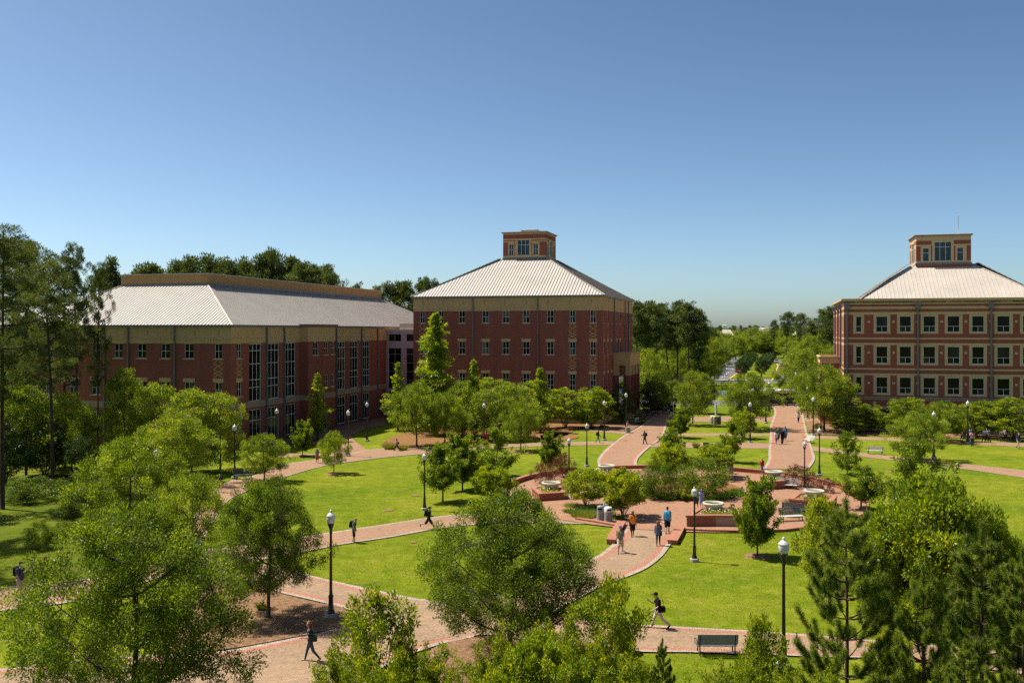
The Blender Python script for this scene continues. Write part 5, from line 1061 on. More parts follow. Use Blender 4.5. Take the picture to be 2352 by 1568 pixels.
# ------------------------------------------------------------------ street lamps
def lamp_proto():
    r = empty('street_lamp'); h = 5.0
    mb = MB(); mb.lathe([(0.001, -0.2), (0.30, -0.2), (0.30, 0.2), (0.27, 0.23), (0.001, 0.23)], 18, smooth=False); mb.build('concrete_footing', M['concrete'], r)
    mb = MB(); mb.lathe([(0.19, 0.23), (0.19, 0.32), (0.15, 0.38), (0.125, 0.52), (0.105, 0.95), (0.125, 0.98), (0.125, 1.05), (0.085, 1.1), (0.075, 1.3), (0.058, 4.0), (0.075, 4.02), (0.075, 4.06), (0.055, 4.1), (0.07, 4.2), (0.15, 4.42), (0.165, 4.44), (0.165, 4.48), (0.001, 4.48)], 14); mb.build('pole', M['black'], r)
    mb = MB(); mb.lathe([(0.13, 4.48), (0.16, 4.52), (0.19, 4.6), (0.205, 4.74), (0.20, 4.82)], 20, wob=0.02); gl = mb.build('globe', M['globe'], r)
    mb = MB(); mb.lathe([(0.20, 4.82), (0.215, 4.83), (0.21, 4.86), (0.165, 4.9), (0.15, 4.93), (0.10, 4.97), (0.06, 5.0), (0.05, 5.03), (0.065, 5.06), (0.05, 5.1), (0.001, 5.13)], 20); mb.build('globe_cap', M['globe'], gl)
    return r
LPR = lamp_proto(); first = True
for x, yb, yt, lab in [
 (760, 1418, 1170, 'nearest left black lamp post standing in the mulch bed beside the forked oak'),
 (1800, 1533, 1232, 'nearest right black lamp post on a thick footing by the young pine'),
 (975, 1171, 1039, 'black lamp post on the big lawn beside the backpack walker in shorts'),
 (1595, 1289, 1117, 'black lamp post on the lawn before the front planter with a long shadow'),
 (800, 1048, 940, 'lamp post beside the pink paved branch to the left hall'),
 (843, 1013, 922, 'lamp post on the small lawn before the right end of the left hall'),
 (636, 1038, 937, 'lamp post before the tall ground floor windows of the left hall'),
 (539, 1099, 973, 'lamp post next to the dark bench on the upper left path'),
 (360, 1187, 1028, 'lamp post rising out of the broad oak at left, only its globe showing'),
 (1112, 1022, 924, 'lamp post in front of the cypresses of the middle hall'),
 (1307, 1119, 1004, 'lamp post inside the left plaza wall beside the purple barberry'),
 (1348, 1071, 971, 'lamp post on the lawn just behind the left plaza wall'),
 (1388, 1011, 919, 'lamp post on the narrow lawn beside the woman with a black backpack'),
 (1438, 988, 901, 'lamp post next to the slatted bin by the porch'),
 (1848, 1124, 1012, 'lamp post inside the right plaza wall beside the light bench'),
 (1882, 1092, 981, 'lamp post on the lawn right of the right hand path'),
 (1868, 999, 911, 'lamp post at the edge of the mulch under the big right oak'),
 (1723, 1017, 922, 'lamp post on the middle lawns before the oak that hides the bus'),
 (1759, 972, 892, 'lamp post at the left edge of the right hand path under the bus oak'),
 (1766, 945, 876, 'lamp post by the street with its globe above the bus roof'),
 (2145, 1054, 944, 'lamp post between the oak and the big maple on the right lawn'),
 (2223, 1019, 919, 'lamp post among the walkers on the far right path'),
 (1571, 951, 888, 'small far lamp post between the shade trees'),
 (1494, 950, 881, 'lamp post beside the dark notice boards beyond the porch'),
 (1855, 962, 887, 'lamp post half hidden in the oak at the right hall corner'),
]:
    h = (yb - yt) * mpp(yb)
    o = LPR if first else copy_tree(LPR); first = False
    o.location = G(x, yb); o.scale = (h/5.13, h/5.13, h/5.13); tag(o, lab, 'lamp post', 'black lamp posts with frosted globes')

# ------------------------------------------------------------------ plaza planters, bowls, walls
def offset_poly(P, d):
    out = []; n = len(P)
    for i in range(n):
        a, b, c = P[i-1], P[i], P[(i+1) % n]; d1 = (b - a).normalized(); d2 = (c - b).normalized(); n1 = Vector((-d1.y, d1.x, 0)); n2 = Vector((-d2.y, d2.x, 0)); m = (n1 + n2); m = m.normalized() if m.length > 1e-6 else n1
        out.append(b + m * (d / max(0.4, m.dot(n1))))
    return out
def planter(px, h, label, near=False):
    P = [G(x, y, h) for x, y in px]; P = [Vector((p.x, p.y, 0)) for p in P]
    ar = sum(P[i].x*P[(i+1) % len(P)].y - P[(i+1) % len(P)].x*P[i].y for i in range(len(P)))
    if ar < 0: P = P[::-1]
    c = sum(P, Vector()) / len(P); Q = [p - c for p in P]; r = empty('brick_planter', c, 0, label, 'planter', 'brick planters of the plaza')
    inn = offset_poly(Q, 0.34); n = len(Q); ch = h - 0.13
    mb = MB()
    for i in range(n):
        a, b = Q[i], Q[(i+1) % n]; mb.poly([(a.x, a.y, 0), (b.x, b.y, 0), (b.x, b.y, ch), (a.x, a.y, ch)])
    wl = mb.build('wall', M['mortar'] if near else M['brick_wall'], r)
    me = wl.data; uvl = me.uv_layers[0].data; li = 0        # run the courses along each side
    for i in range(n):
        L = (Q[(i+1) % n] - Q[i]).length
        for u, v in ((0, 0), (L, 0), (L, ch), (0, ch)): uvl[li].uv = (u, v); li += 1
    out = offset_poly(Q, -0.05); mb = MB()
    for i in range(n):
        j = (i+1) % n; a, b, d, e = out[i], out[j], inn[j], inn[i]
        mb.raw([(a.x, a.y, ch), (b.x, b.y, ch), (d.x, d.y, ch), (e.x, e.y, ch), (a.x, a.y, h), (b.x, b.y, h), (d.x, d.y, h), (e.x, e.y, h)], [(4, 5, 6, 7), (0, 1, 5, 4), (2, 3, 7, 6), (3, 2, 1, 0)])
    mb.build('coping', M['paver_red'], r)
    mb = MB(); mb.poly([(p.x, p.y, h - 0.08) for p in inn]); mb.build('soil', M['mulch'], r)
    if near:                                              # courses of single bricks on the sides one sees
        bm_ = MB(); bw, bh = 0.215, 0.072; bm_.box(0, bw - 0.012, -0.012, 0.01, 0, bh - 0.011, 0, 0.003); bme = bm_.mesh('brick', [M['brick_wall']]); cnt = 0
        rows_ = int(ch / bh); best = sorted(range(n), key=lambda i: ((Q[i] + Q[(i+1) % n]) / 2 + c).length)[:1]
        for i in best:
            a, b = Q[i], Q[(i+1) % n]; d = (b - a); L = d.length; d.normalize(); k = int(L / bw)
            s = L / k / bw
            for q in range(rows_):
                for m in range(k):
                    if cnt >= 298: break
                    off = (0.5 if q % 2 else 0.0); o = link('brick', bme, r); p = a + d * ((m + off) * bw * s); o.location = (p.x, p.y, q * bh * (ch / (rows_*bh)) + 0.006); o.rotation_euler = (0, 0, math.atan2(d.y, d.x))
                    o.scale = (s * (0.5 if q % 2 and m == k-1 else 1), 1, ch / (rows_*bh)); cnt += 1
    return r, inn, c
def flowers(r, inn, h, bowl_c, seed, R0):
    rg = np.random.default_rng(seed); Pp = np.array([[p.x, p.y] for p in inn]); n = 900
    w = rg.dirichlet(np.ones(len(Pp))*0.8, n); xy = w @ Pp; k = np.linalg.norm(xy - np.array([bowl_c.x, bowl_c.y]), axis=1) > R0*0.55; xy = xy[k]; n = len(xy)
    P = np.column_stack([xy, np.full(n, h - 0.06)]) + rg.normal(size=(n, 3))*np.array([0.04, 0.04, 0.05]); D = unit(rg.normal(size=(n, 3)) + np.array([0, 0, 0.9]))
    link('bedding_leaves', np_mesh('bedding_leaves', leaves(rg, P, D, 0.16, 0.08), 4, M['l_bush'], rg.uniform(0.2, 0.9, n)), r)
    m = rg.choice(n, min(n, 110), False); Q = P[m] + np.array([0, 0, 0.16]); D = unit(rg.normal(size=(len(m), 3)) + np.array([0, -0.6, 0.8]))
    o = link('blossoms', np_mesh('blossoms', leaves(rg, Q, D, 0.10, 0.10), 4, M['petal'], rg.uniform(0, 1, len(m))), r); o['kind'] = 'stuff'
def bowl(x, yb, z, d, label):
    c = G(x, yb, z); r = empty('stone_bowl', c, 0, label, 'bowl', 'cream stone water bowls of the plaza'); k = d/2
    mb = MB(); mb.lathe([(0.001, -0.05), (k*0.5, -0.05), (k*0.52, 0.06), (k*0.60, 0.14), (k*0.85, 0.36), (k*0.97, 0.47), (k*1.0, 0.52), (k*0.99, 0.57), (k*0.95, 0.60), (k*0.86, 0.605), (k*0.82, 0.58), (k*0.80, 0.50)], 36); mb.build('basin', M['bowl'], r)
    mb = MB(); mb.disc(k*0.82, 0.535, 32); mb.build('water', M['pool'], r)
    mb = MB(); mb.lathe([(0.03, 0.5), (0.03, 0.62), (0.001, 0.63)], 8); mb.build('spout', M['steel'], r)
    for a in (-0.55, 0.55, 2.4, -2.4):
        q = MB(); q.box(-0.09, 0.09, -0.06, 0.06, -0.05, 0.2, 0, 0.01); q.build('foot', M['bowl'], r, (math.sin(a)*k*0.58, -math.cos(a)*k*0.58, 0), (0, 0, a))
    return c
for px, h, near, lab, bx, by, bz, bd, blab in [
 ([(1577, 1183), (1644, 1182.4), (1712, 1183.5), (1696, 1164), (1650, 1163), (1603, 1165)], 0.88, True, 'large front planter of red brick beside the lawn maple', 1638.5, 1172, 0.80, 1.56, 'cream stone bowl on the large front planter'),
 ([(1813, 1144), (1860, 1149), (1911, 1152), (1922, 1138), (1890, 1132), (1832, 1130.5)], 0.75, False, 'brick planter on the right with a concave front and curved end', 1870, 1142, 0.66, 1.62, 'cream stone bowl on the right planter'),
 ([(1746, 1091), (1748, 1098.5), (1773, 1105), (1817, 1101.5), (1796, 1087.5)], 0.8, False, 'brick planter at the back right below the right hand path', 1777.5, 1096, 0.70, 1.62, 'cream stone bowl on the back right planter'),
 ([(1344, 1079.5), (1389, 1090.2), (1432, 1085), (1410, 1074.5)], 0.85, False, 'brick planter at the back left below the left hand path', 1393, 1082, 0.76, 1.60, 'cream stone bowl on the back left planter'),
 ([(1222, 1119), (1239, 1133), (1300, 1129), (1290, 1115), (1238, 1114)], 0.7, False, 'brick planter on the left half hidden by the crape myrtle', 1266, 1123, 0.62, 1.62, 'cream stone bowl on the left planter'),
]:
    r, inn, c = planter(px, h, lab, near); bc = bowl(bx, by, bz, bd, blab); flowers(r, inn, h, bc - c, int(bx), bd/2)
def low_wall(pts, h, w, label, capm='paver_red', z0=0.0):
    """brick wall along world points"""
    c = pts[len(pts)//2].copy(); c.z = 0; r = empty('low_brick_wall', c, 0, label, 'wall'); mb = MB(); cb = MB(); n = len(pts)
    def nrm(i): d = (pts[min(i+1, n-1)] - pts[max(i-1, 0)]).normalized(); return Vector((-d.y, d.x, 0))
    def strip(m, ww, a, b):
        rows = []
        for i in range(n):
            s = nrm(i)*ww/2; p = pts[i] - c; rows.append([p - s + Vector((0, 0, a)), p + s + Vector((0, 0, a)), p + s + Vector((0, 0, b)), p - s + Vector((0, 0, b))])
        for i in range(n-1):
            A, B = rows[i], rows[i+1]
            for q in range(4): m.poly([A[q], B[q], B[(q+1) % 4], A[(q+1) % 4]])
        m.poly(rows[0][::-1]); m.poly(rows[-1])
    strip(mb, w, z0 - 0.05, h - 0.07); strip(cb, w + 0.08, h - 0.07, h)
    mb.build('wall', M['brick_wall'], r); cb.build('coping', M[capm], r); return r
def arcw(a0, a1, r, n): return [Vector((PC.x + r*math.cos(R(a0 + (a1-a0)*k/n)), PC.y + r*math.sin(R(a0 + (a1-a0)*k/n)), 0)) for k in range(n+1)]
low_wall(arcw(122, 196, 15.0, 26), 0.5, 0.36, 'curved low brick wall around the left back of the plaza')
low_wall(arcw(-8, 62, 15.0, 26), 0.5, 0.36, 'curved low brick wall around the right back of the plaza')
low_wall(arcw(88, 108, 15.0, 8), 0.42, 0.36, 'short low brick wall at the back between the two paths')
low_wall([G(1324, 1194), G(1370, 1201), G(1414, 1209)], 0.2, 0.32, 'low brick kerb wall below the grey bins')
low_wall([G(1428, 1206), G(1418, 1222), G(1403, 1250)], 0.34, 0.55, 'short slanting brick end wall left of the paved path')
low_wall([G(x, y) for x, y in ((1566, 1218), (1620, 1221), (1715, 1223), (1800, 1220), (1875, 1211), (1935, 1198))], 0.2, 0.32, 'long curved low brick kerb wall behind the front lawn')
low_wall([G(1562, 1218), G(1555, 1232), G(1544, 1251)], 0.32, 0.6, 'short slanting brick end wall right of the paved path')

# ------------------------------------------------------------------ benches, bins, posts
def bench(x, y, rz, label, seat='slat_light', back='slat_light', w=1.75, z=0.0):
    r = empty('bench', G(x, y, 0) + Vector((0, 0, z)), rz, label, 'bench', 'slatted benches')
    for k in range(5): mb = MB(); mb.box(-w/2, w/2, -0.24 + 0.1*k, -0.16 + 0.1*k, 0.425, 0.46, 0, 0.008); mb.build('seat_slat', M[seat], r)
    for k in range(5): t = 0.1 + 0.095*k; mb = MB(); mb.box(-w/2, w/2, 0.26 + 0.03*k, 0.29 + 0.03*k, 0.42 + t, 0.50 + t, 0, 0.008); mb.build('back_slat', M[back], r)
    for s in (-1, 1):
        a = s*(w/2 - 0.12)
        mb = MB(); mb.tube([(a, -0.24, 0), (a, -0.2, 0.42)], 0.03, 6); mb.tube([(a, 0.28, 0), (a, 0.24, 0.42)], 0.03, 6); mb.tube([(a, -0.26, 0.41), (a, 0.27, 0.41)], 0.025, 6); mb.tube([(a, 0.24, 0.42), (a, 0.42, 0.98)], 0.025, 6); mb.build('leg_frame', M['black'], r)
        mb = MB(); mb.tube([(a + s*0.12, -0.24, 0.42), (a + s*0.12, -0.26, 0.64), (a + s*0.12, -0.1, 0.68), (a + s*0.12, 0.3, 0.66)], 0.02, 6); mb.build('armrest', M['black'], r)
    return r
bench(2010, 1043, R(172), 'white slatted bench on the right lawn seen from behind')
bench(1808, 1124, R(-24), 'light slatted bench between the back right planter and the barberry')
bench(1824, 1182, R(158), 'dark slatted bench with its back to the right planter path', 'slat_dark', 'slat_dark')
bench(1818, 1198, R(12), 'grey slatted bench in front of the dark one near the lawn maple', 'slat_light', 'slat_dark')
bench(1857, 1017, R(-75), 'white slatted bench at the right edge of the right hand path')
bench(1468, 974, R(62), 'pale slatted bench in the sun beside the porch path')
bench(558, 1100, R(24), 'dark slatted bench next to the lamp on the upper left path', 'slat_dark', 'slat_dark')
bench(1645, 1502, R(180), 'dark bench seen from behind at the bottom path by the wax myrtles', 'slat_dark', 'slat_dark')
bench(1333, 1107, R(-15), 'dark bench behind the left crape myrtle on the plaza', 'slat_dark', 'slat_dark')
bench(1523, 944, R(80), 'far pale bench near the three walkers by the notice boards')
def bin_(x, y, label, lid='lid_grey', slat='slat_grey', dome=True, s=1.0, rz=0.0):
    r = empty('litter_bin', G(x, y), rz, label, 'bin', 'slatted litter bins'); r.scale = (s, s, s)
    mb = MB(); mb.lathe([(0.001, 0.03), (0.27, 0.03), (0.275, 0.78), (0.001, 0.78)], 18); mb.build('drum', M['slat_dark'], r)
    for k in range(20):
        t = 2*math.pi*k/20; mb = MB(); mb.box(-0.034, 0.034, -0.012, 0.012, 0.05, 0.78, 0, 0.004); mb.build('slat', M[slat], r, (0.29*math.sin(t), -0.29*math.cos(t), 0), (0, 0, t))
    if dome:
        mb = MB(); mb.lathe([(0.295, 0.78), (0.30, 0.8), (0.29, 1.06), (0.25, 1.13), (0.001, 1.16)], 20); l = mb.build('lid', M[lid], r)
        mb = MB(); mb.box(-0.16, 0.16, -0.305, -0.25, 0.88, 0.99, 0, 0.01); mb.build('opening', M['hole'], l)
    else:
        mb = MB(); mb.lathe([(0.30, 0.78), (0.31, 0.84), (0.22, 0.85), (0.2, 0.7)], 20); mb.build('rim', M['slat_grey'], r)
    return r
bin_(1380, 1196, 'litter bin with a grey lid left of the plaza pole', rz=-0.3); bin_(1397, 1199, 'recycling bin with a white lid by the plaza pole', 'lid_white', rz=0.2); bin_(1394, 1191, 'grey lidded bin standing behind the plaza pole', 'lid_grey', rz=0.5)
bin_(1677, 1089, 'grey lidded bin at the right back of the central bed', rz=0.3); bin_(1665, 1087, 'white lidded bin at the right back of the central bed', 'lid_white'); bin_(1442, 995, 'open slatted bin at the foot of the lamp by the porch', dome=False, s=1.05)
bin_(1637, 973, 'leftmost white topped bin beside the white pillar', 'lid_white', s=1.1); bin_(1643, 974, 'middle bin with yellow top beside the white pillar', 'lid_y', s=1.1) if 'lid_y' in M else None
M['lid_y'] = plain('yellow lid', (0.55, 0.45, 0.06), 0.5, 0.3); M['board'] = plain('dark green board', (0.03, 0.045, 0.04), 0.5, 0.3); M['banner'] = plain('navy banner', (0.012, 0.025, 0.07), 0.7, 0.2)
bin_(1643, 974, 'middle bin with a yellow top beside the white pillar', 'lid_y', s=1.1); bin_(1651, 974, 'dark right hand bin beside the white pillar', 'lid_grey', 'slat_dark', s=1.1)
bin_(1432, 1498, 'dark slatted bin behind the slender wax myrtle at the bottom path', 'lid_grey', 'slat_dark')
def post(name, x, y, prof, mat, label, cat, seg=12, extra=None):
    r = empty(name, G(x, y), 0, label, cat); mb = MB(); mb.lathe(prof, seg); mb.build('shaft', M[mat], r); return r
r = post('steel_pole', 1388, 1195, [(0.055, 0), (0.055, 1.34), (0.05, 1.36), (0.001, 1.36)], 'steel', 'plain steel pole between the plaza bins', 'pole')
mb = MB(); mb.lathe([(0.1, 0), (0.1, 0.02), (0.06, 0.03)], 12); mb.build('base_plate', M['steel'], r)
r = empty('call_pillar', G(1645, 969), 0, 'tall white emergency pillar on the middle lawns', 'pillar'); mb = MB(); mb.box(-0.16, 0.16, -0.16, 0.16, 0, 2.75, 0, 0.03); mb.build('shaft', M['lid_white'], r)
mb = MB(); mb.box(-0.11, 0.11, -0.175, -0.15, 1.2, 1.7, 0, 0.01); mb.build('call_panel', M['steel'], r); mb = MB(); mb.lathe([(0.1, 2.75), (0.1, 2.85), (0.05, 2.93), (0.001, 2.95)], 12); mb.build('beacon', M['glass_blue'], r)
r = empty('plaque', G(1622, 1027), -0.1, 'small brown plaque between two grass clumps', 'plaque'); mb = MB(); mb.box(-0.38, 0.38, -0.04, 0.04, 0.0, 0.62, 0, 0.02); mb.build('stone', M['mulch'], r); mb = MB(); mb.box(-0.3, 0.3, -0.055, -0.038, 0.16, 0.54, 0, 0.004); mb.build('plate', M['slat_dark'], r)
for x, y, w, h, lab in ((1510, 948, 2.2, 1.9, 'large dark notice board with louvred face beyond the porch'), (1494, 940, 2.6, 0.7, 'low dark sign behind the notice board'), (1533, 944, 1.1, 1.2, 'small dark cabinet beside the far bench')):
    r = empty('notice_board', G(x, y), -GA, lab, 'sign')
    mb = MB(); mb.box(-w/2, w/2, -0.06, 0.06, 0.35, 0.35 + h, 0, 0.02); mb.build('panel', M['board'], r)
    for k in range(int(h / 0.3)): mb = MB(); mb.box(-w/2 + 0.06, w/2 - 0.06, -0.085, -0.058, 0.45 + 0.3*k, 0.62 + 0.3*k); mb.build('louvre', M['slat_dark'], r)
    for s in (-1, 1): mb = MB(); mb.box(s*(w/2 - 0.12) - 0.05, s*(w/2 - 0.12) + 0.05, -0.05, 0.05, 0, 0.35); mb.build('leg', M['black'], r)
M['lid_brown'] = plain('rusty drain lid', (0.22, 0.13, 0.075), 0.9, 0.1, 0.3, 6)
# lids of valves and drains in the lawns
for x, y, a, lab in ((893, 1172, 0.42, 'larger oval concrete lid in the big lawn'), (954, 1138, 0.36, 'far reddish drain lid in the big lawn'), (950, 1245, 0.28, 'small concrete lid in the lower lawn'), (1998, 1057, 0.4, 'pale lid in the far right lawn'), (2045, 1084, 0.55, 'reddish drain grate in the right lawn')):
    a *= 0.8; r = empty('drain_lid', G(x, y), 0, lab, 'lid'); mb = MB(); mb.lathe([(a*0.98, 0.0), (a, 0.03), (a*0.9, 0.045), (0.001, 0.04)], 20); mb.build('lid', M['lid_brown'], r); mb = MB(); mb.lathe([(a, 0.01), (a*1.16, 0.012)], 20); mb.build('rim', M['mulch'], r)
# black bollards along the street
for i, x in enumerate((1700, 1716, 1740, 1809, 1826)):
    r = empty('bollard', G(x, 933.5), 0, ['first', 'second', 'third', 'fourth', 'fifth'][i] + ' black bollard from the left in the row along the street by the bus', 'bollard', 'black bollards along the street'); mb = MB(); mb.lathe([(0.16, 0), (0.16, 0.15), (0.1, 0.25), (0.09, 0.95), (0.12, 0.98), (0.12, 1.04), (0.06, 1.12), (0.001, 1.15)], 12); mb.build('post', M['black'], r)
# road sign, banner post, sports field lights
M['sign_red'] = plain('red sign face', (0.45, 0.02, 0.03), 0.5, 0.3)
r = empty('no_entry_sign', G(1697, 873), 0, 'round red no entry sign at the tip of the avenue median', 'sign'); k = 1.0
mb = MB(); mb.tube([(0, 0, 0), (0, 0, 3.3)], 0.05, 8); mb.build('post', M['steel'], r)
mb = MB()
nseg = 28; vs = [(0.62*math.cos(2*math.pi*i/nseg), y, 2.75 + 0.62*math.sin(2*math.pi*i/nseg)) for y in (-0.09, -0.06) for i in range(nseg)]
mb.raw(vs, [tuple(range(nseg)), tuple(range(2*nseg-1, nseg-1, -1))] + [(i, (i+1) % nseg, nseg + (i+1) % nseg, nseg + i) for i in range(nseg)]); dsc = mb.build('disc', M['sign_red'], r)
mb = MB(); mb.box(-0.42, 0.42, -0.1, -0.092, 2.64, 2.86); mb.build('bar', M['lid_white'], dsc)
def text(body, size, mat, parent, loc, rot=(R(90), 0, 0), name='lettering', ext=0.004):
    cu = bpy.data.curves.new(name, 'FONT'); cu.body = body; cu.size = size; cu.align_x = 'CENTER'; cu.align_y = 'CENTER'; cu.extrude = ext; cu.materials.append(M[mat])
    t = bpy.data.objects.new('tmp', cu); COL.objects.link(t); dg = bpy.context.evaluated_depsgraph_get(); me = bpy.data.meshes.new_from_object(t.evaluated_get(dg)); bpy.data.objects.remove(t)
    if not me.materials: me.materials.append(M[mat])
    return link(name, me, parent, loc, rot)
r = empty('banner_post', G(1598, 866), 0, 'dark post with a navy banner among the street trees', 'post'); mb = MB(); mb.tube([(0, 0, 0), (0, 0, 5.6)], [0.09, 0.06], 8); mb.build('pole', M['black'], r)
mb = MB(); mb.box(0.15, 1.3, -0.03, 0.03, 2.9, 5.0, 0, 0.01); bn = mb.build('banner', M['banner'], r); mb = MB(); mb.box(0.45, 1.0, -0.045, -0.028, 3.2, 3.9, 0, 0.005); mb.build('emblem', M['lid_white'], bn); mb = MB(); mb.tube([(0, 0, 5.02), (1.3, 0, 5.02)], 0.03, 6); mb.tube([(0, 0, 2.88), (1.3, 0, 2.88)], 0.03, 6); mb.build('arm', M['black'], r)
for x, yt, lab in ((1632, 743, 'left floodlight mast of the distant sports field'), (1664, 747, 'right floodlight mast of the distant sports field')):
    yb = 800; k = mpp(yb); H_ = (yb - yt)*k; r = empty('floodlight_mast', G(x, yb), 0, lab, 'floodlight'); mb = MB(); mb.tube([(0, 0, 0), (0, 0, H_)], [0.3, 0.18], 8); mb.build('mast', M['steel'], r)
    for j in range(2):
        mb = MB(); w = (12 if j == 0 else 9)*k/2*0.9; mb.box(-w, w, -0.1, 0.1, H_ - 1.4 + 1.3*j, H_ - 1.2 + 1.3*j); mb.build('crossbar', M['steel'], r)
        for q in range(8): m2 = MB(); a = -w + 2*w*(q + 0.5)/8; m2.lathe([(0.001, 0.1), (0.34, 0), (0.3, -0.3), (0.1, -0.4)], 8); m2.build('lamp_head', M['lid_white'], r, (a, -0.3, H_ - 1.2 + 1.3*j), (R(60), 0, 0))
# far pale roofs showing above the trees
for x, yb, yt, w, lab in ((1668, 812, 757, 30, 'pale flat roofed building beyond the trees left of the avenue'), (1755, 806, 752, 34, 'red brick building with pale roof at the far end of the avenue'), (1845, 815, 756, 44, 'building with white hipped roof beyond the trees right of the avenue')):
    k = mpp(yb); h = (yb - yt)*k; ww = w*k; r = empty('far_building', G(x, yb), -GA, lab, 'building')
    mb = MB(); mb.box(-ww/2, ww/2, 0, ww*0.6, 0, h*0.78); mb.build('wall', M['brick2'], r)
    mb = MB(); a = ww/2 + 0.6; b0, b1 = -0.6, ww*0.6 + 0.6; mb.raw([(-a, b0, h*0.78), (a, b0, h*0.78), (a, b1, h*0.78), (-a, b1, h*0.78), (-a*0.5, (b0+b1)/2, h), (a*0.5, (b0+b1)/2, h)], [(0, 1, 5, 4), (1, 2, 5), (2, 3, 4, 5), (3, 0, 4)]); mb.build('roof', M['roof_white'], r)
    for q in range(5): mb = MB(); c = -ww/2 + ww*(q + 0.5)/5; mb.box(c - ww*0.05, c + ww*0.05, -0.1, 0.05, h*0.45, h*0.65); mb.build('window', M['glass'], r)
# ------------------------------------------------------------------ people
SK = {'light': plain('light skin', (0.50, 0.31, 0.22), 0.55, 0.3, 0.05), 'tan': plain('tan skin', (0.36, 0.20, 0.13), 0.55, 0.3, 0.05), 'dark': plain('dark skin', (0.10, 0.055, 0.038), 0.5, 0.3, 0.05)}
CL = {}
def cloth(c):
    if c not in CL: CL[c] = plain('cloth %d' % len(CL), c, 0.85, 0.15, 0.14, 9.0, bump=0.15)
    return CL[c]
def dots():
    n = N('black cloth with white dots'); v = n.n('TexVoronoi', Scale=22.0); n.t.links.new(n.obj(), v.inputs['Vector'])
    return n.fin(n.ramp(v.outputs['Distance'], [(0.26, (0.7, 0.68, 0.66)), (0.32, (0.01, 0.01, 0.012))]), 0.85, 0.15)
HAIR = {'black': plain('black hair', (0.012, 0.010, 0.009), 0.5, 0.3), 'brown': plain('brown hair', (0.07, 0.035, 0.02), 0.5, 0.3), 'blond': plain('fair hair', (0.30, 0.19, 0.08), 0.5, 0.3), 'auburn': plain('auburn hair', (0.16, 0.055, 0.025), 0.45, 0.35)}
def capsule(mb, p, q, r0, r1, seg=10, sx=1.0, sy=1.0):
    p, q = Vector(p), Vector(q); d = (q - p); L = d.length; d = d.normalized() if L > 1e-6 else Vector((0, 0, 1)); pts = []; rad = []
    for k in range(4): t = k/4*math.pi/2; pts.append(p - d*r0*math.cos(t)); rad.append(max(0.001, r0*math.sin(t)))
    pts += [p, q]; rad += [r0, r1]
    for k in range(1, 5): t = k/4*math.pi/2; pts.append(q + d*r1*math.sin(t)); rad.append(max(0.001, r1*math.cos(t)))
    mb.tube(pts, rad, seg)
def ellip(mb, c, rx, ry, rz, seg=14, m=0):
    n0 = len(mb.v); mb.lathe([(max(0.001, math.sin(math.pi*k/10)), -math.cos(math.pi*k/10)) for k in range(11)], seg, m)
    for i in range(n0, len(mb.v)): x, y, z = mb.v[i]; mb.v[i] = (c[0] + x*rx, c[1] + y*ry, c[2] + z*rz)
def soft(o, vox):
    m = o.modifiers.new('skin', 'REMESH'); m.mode = 'VOXEL'; m.voxel_size = vox; m.use_smooth_shade = True
    s = o.modifiers.new('smooth', 'SMOOTH'); s.factor = 0.5; s.iterations = 3; return o
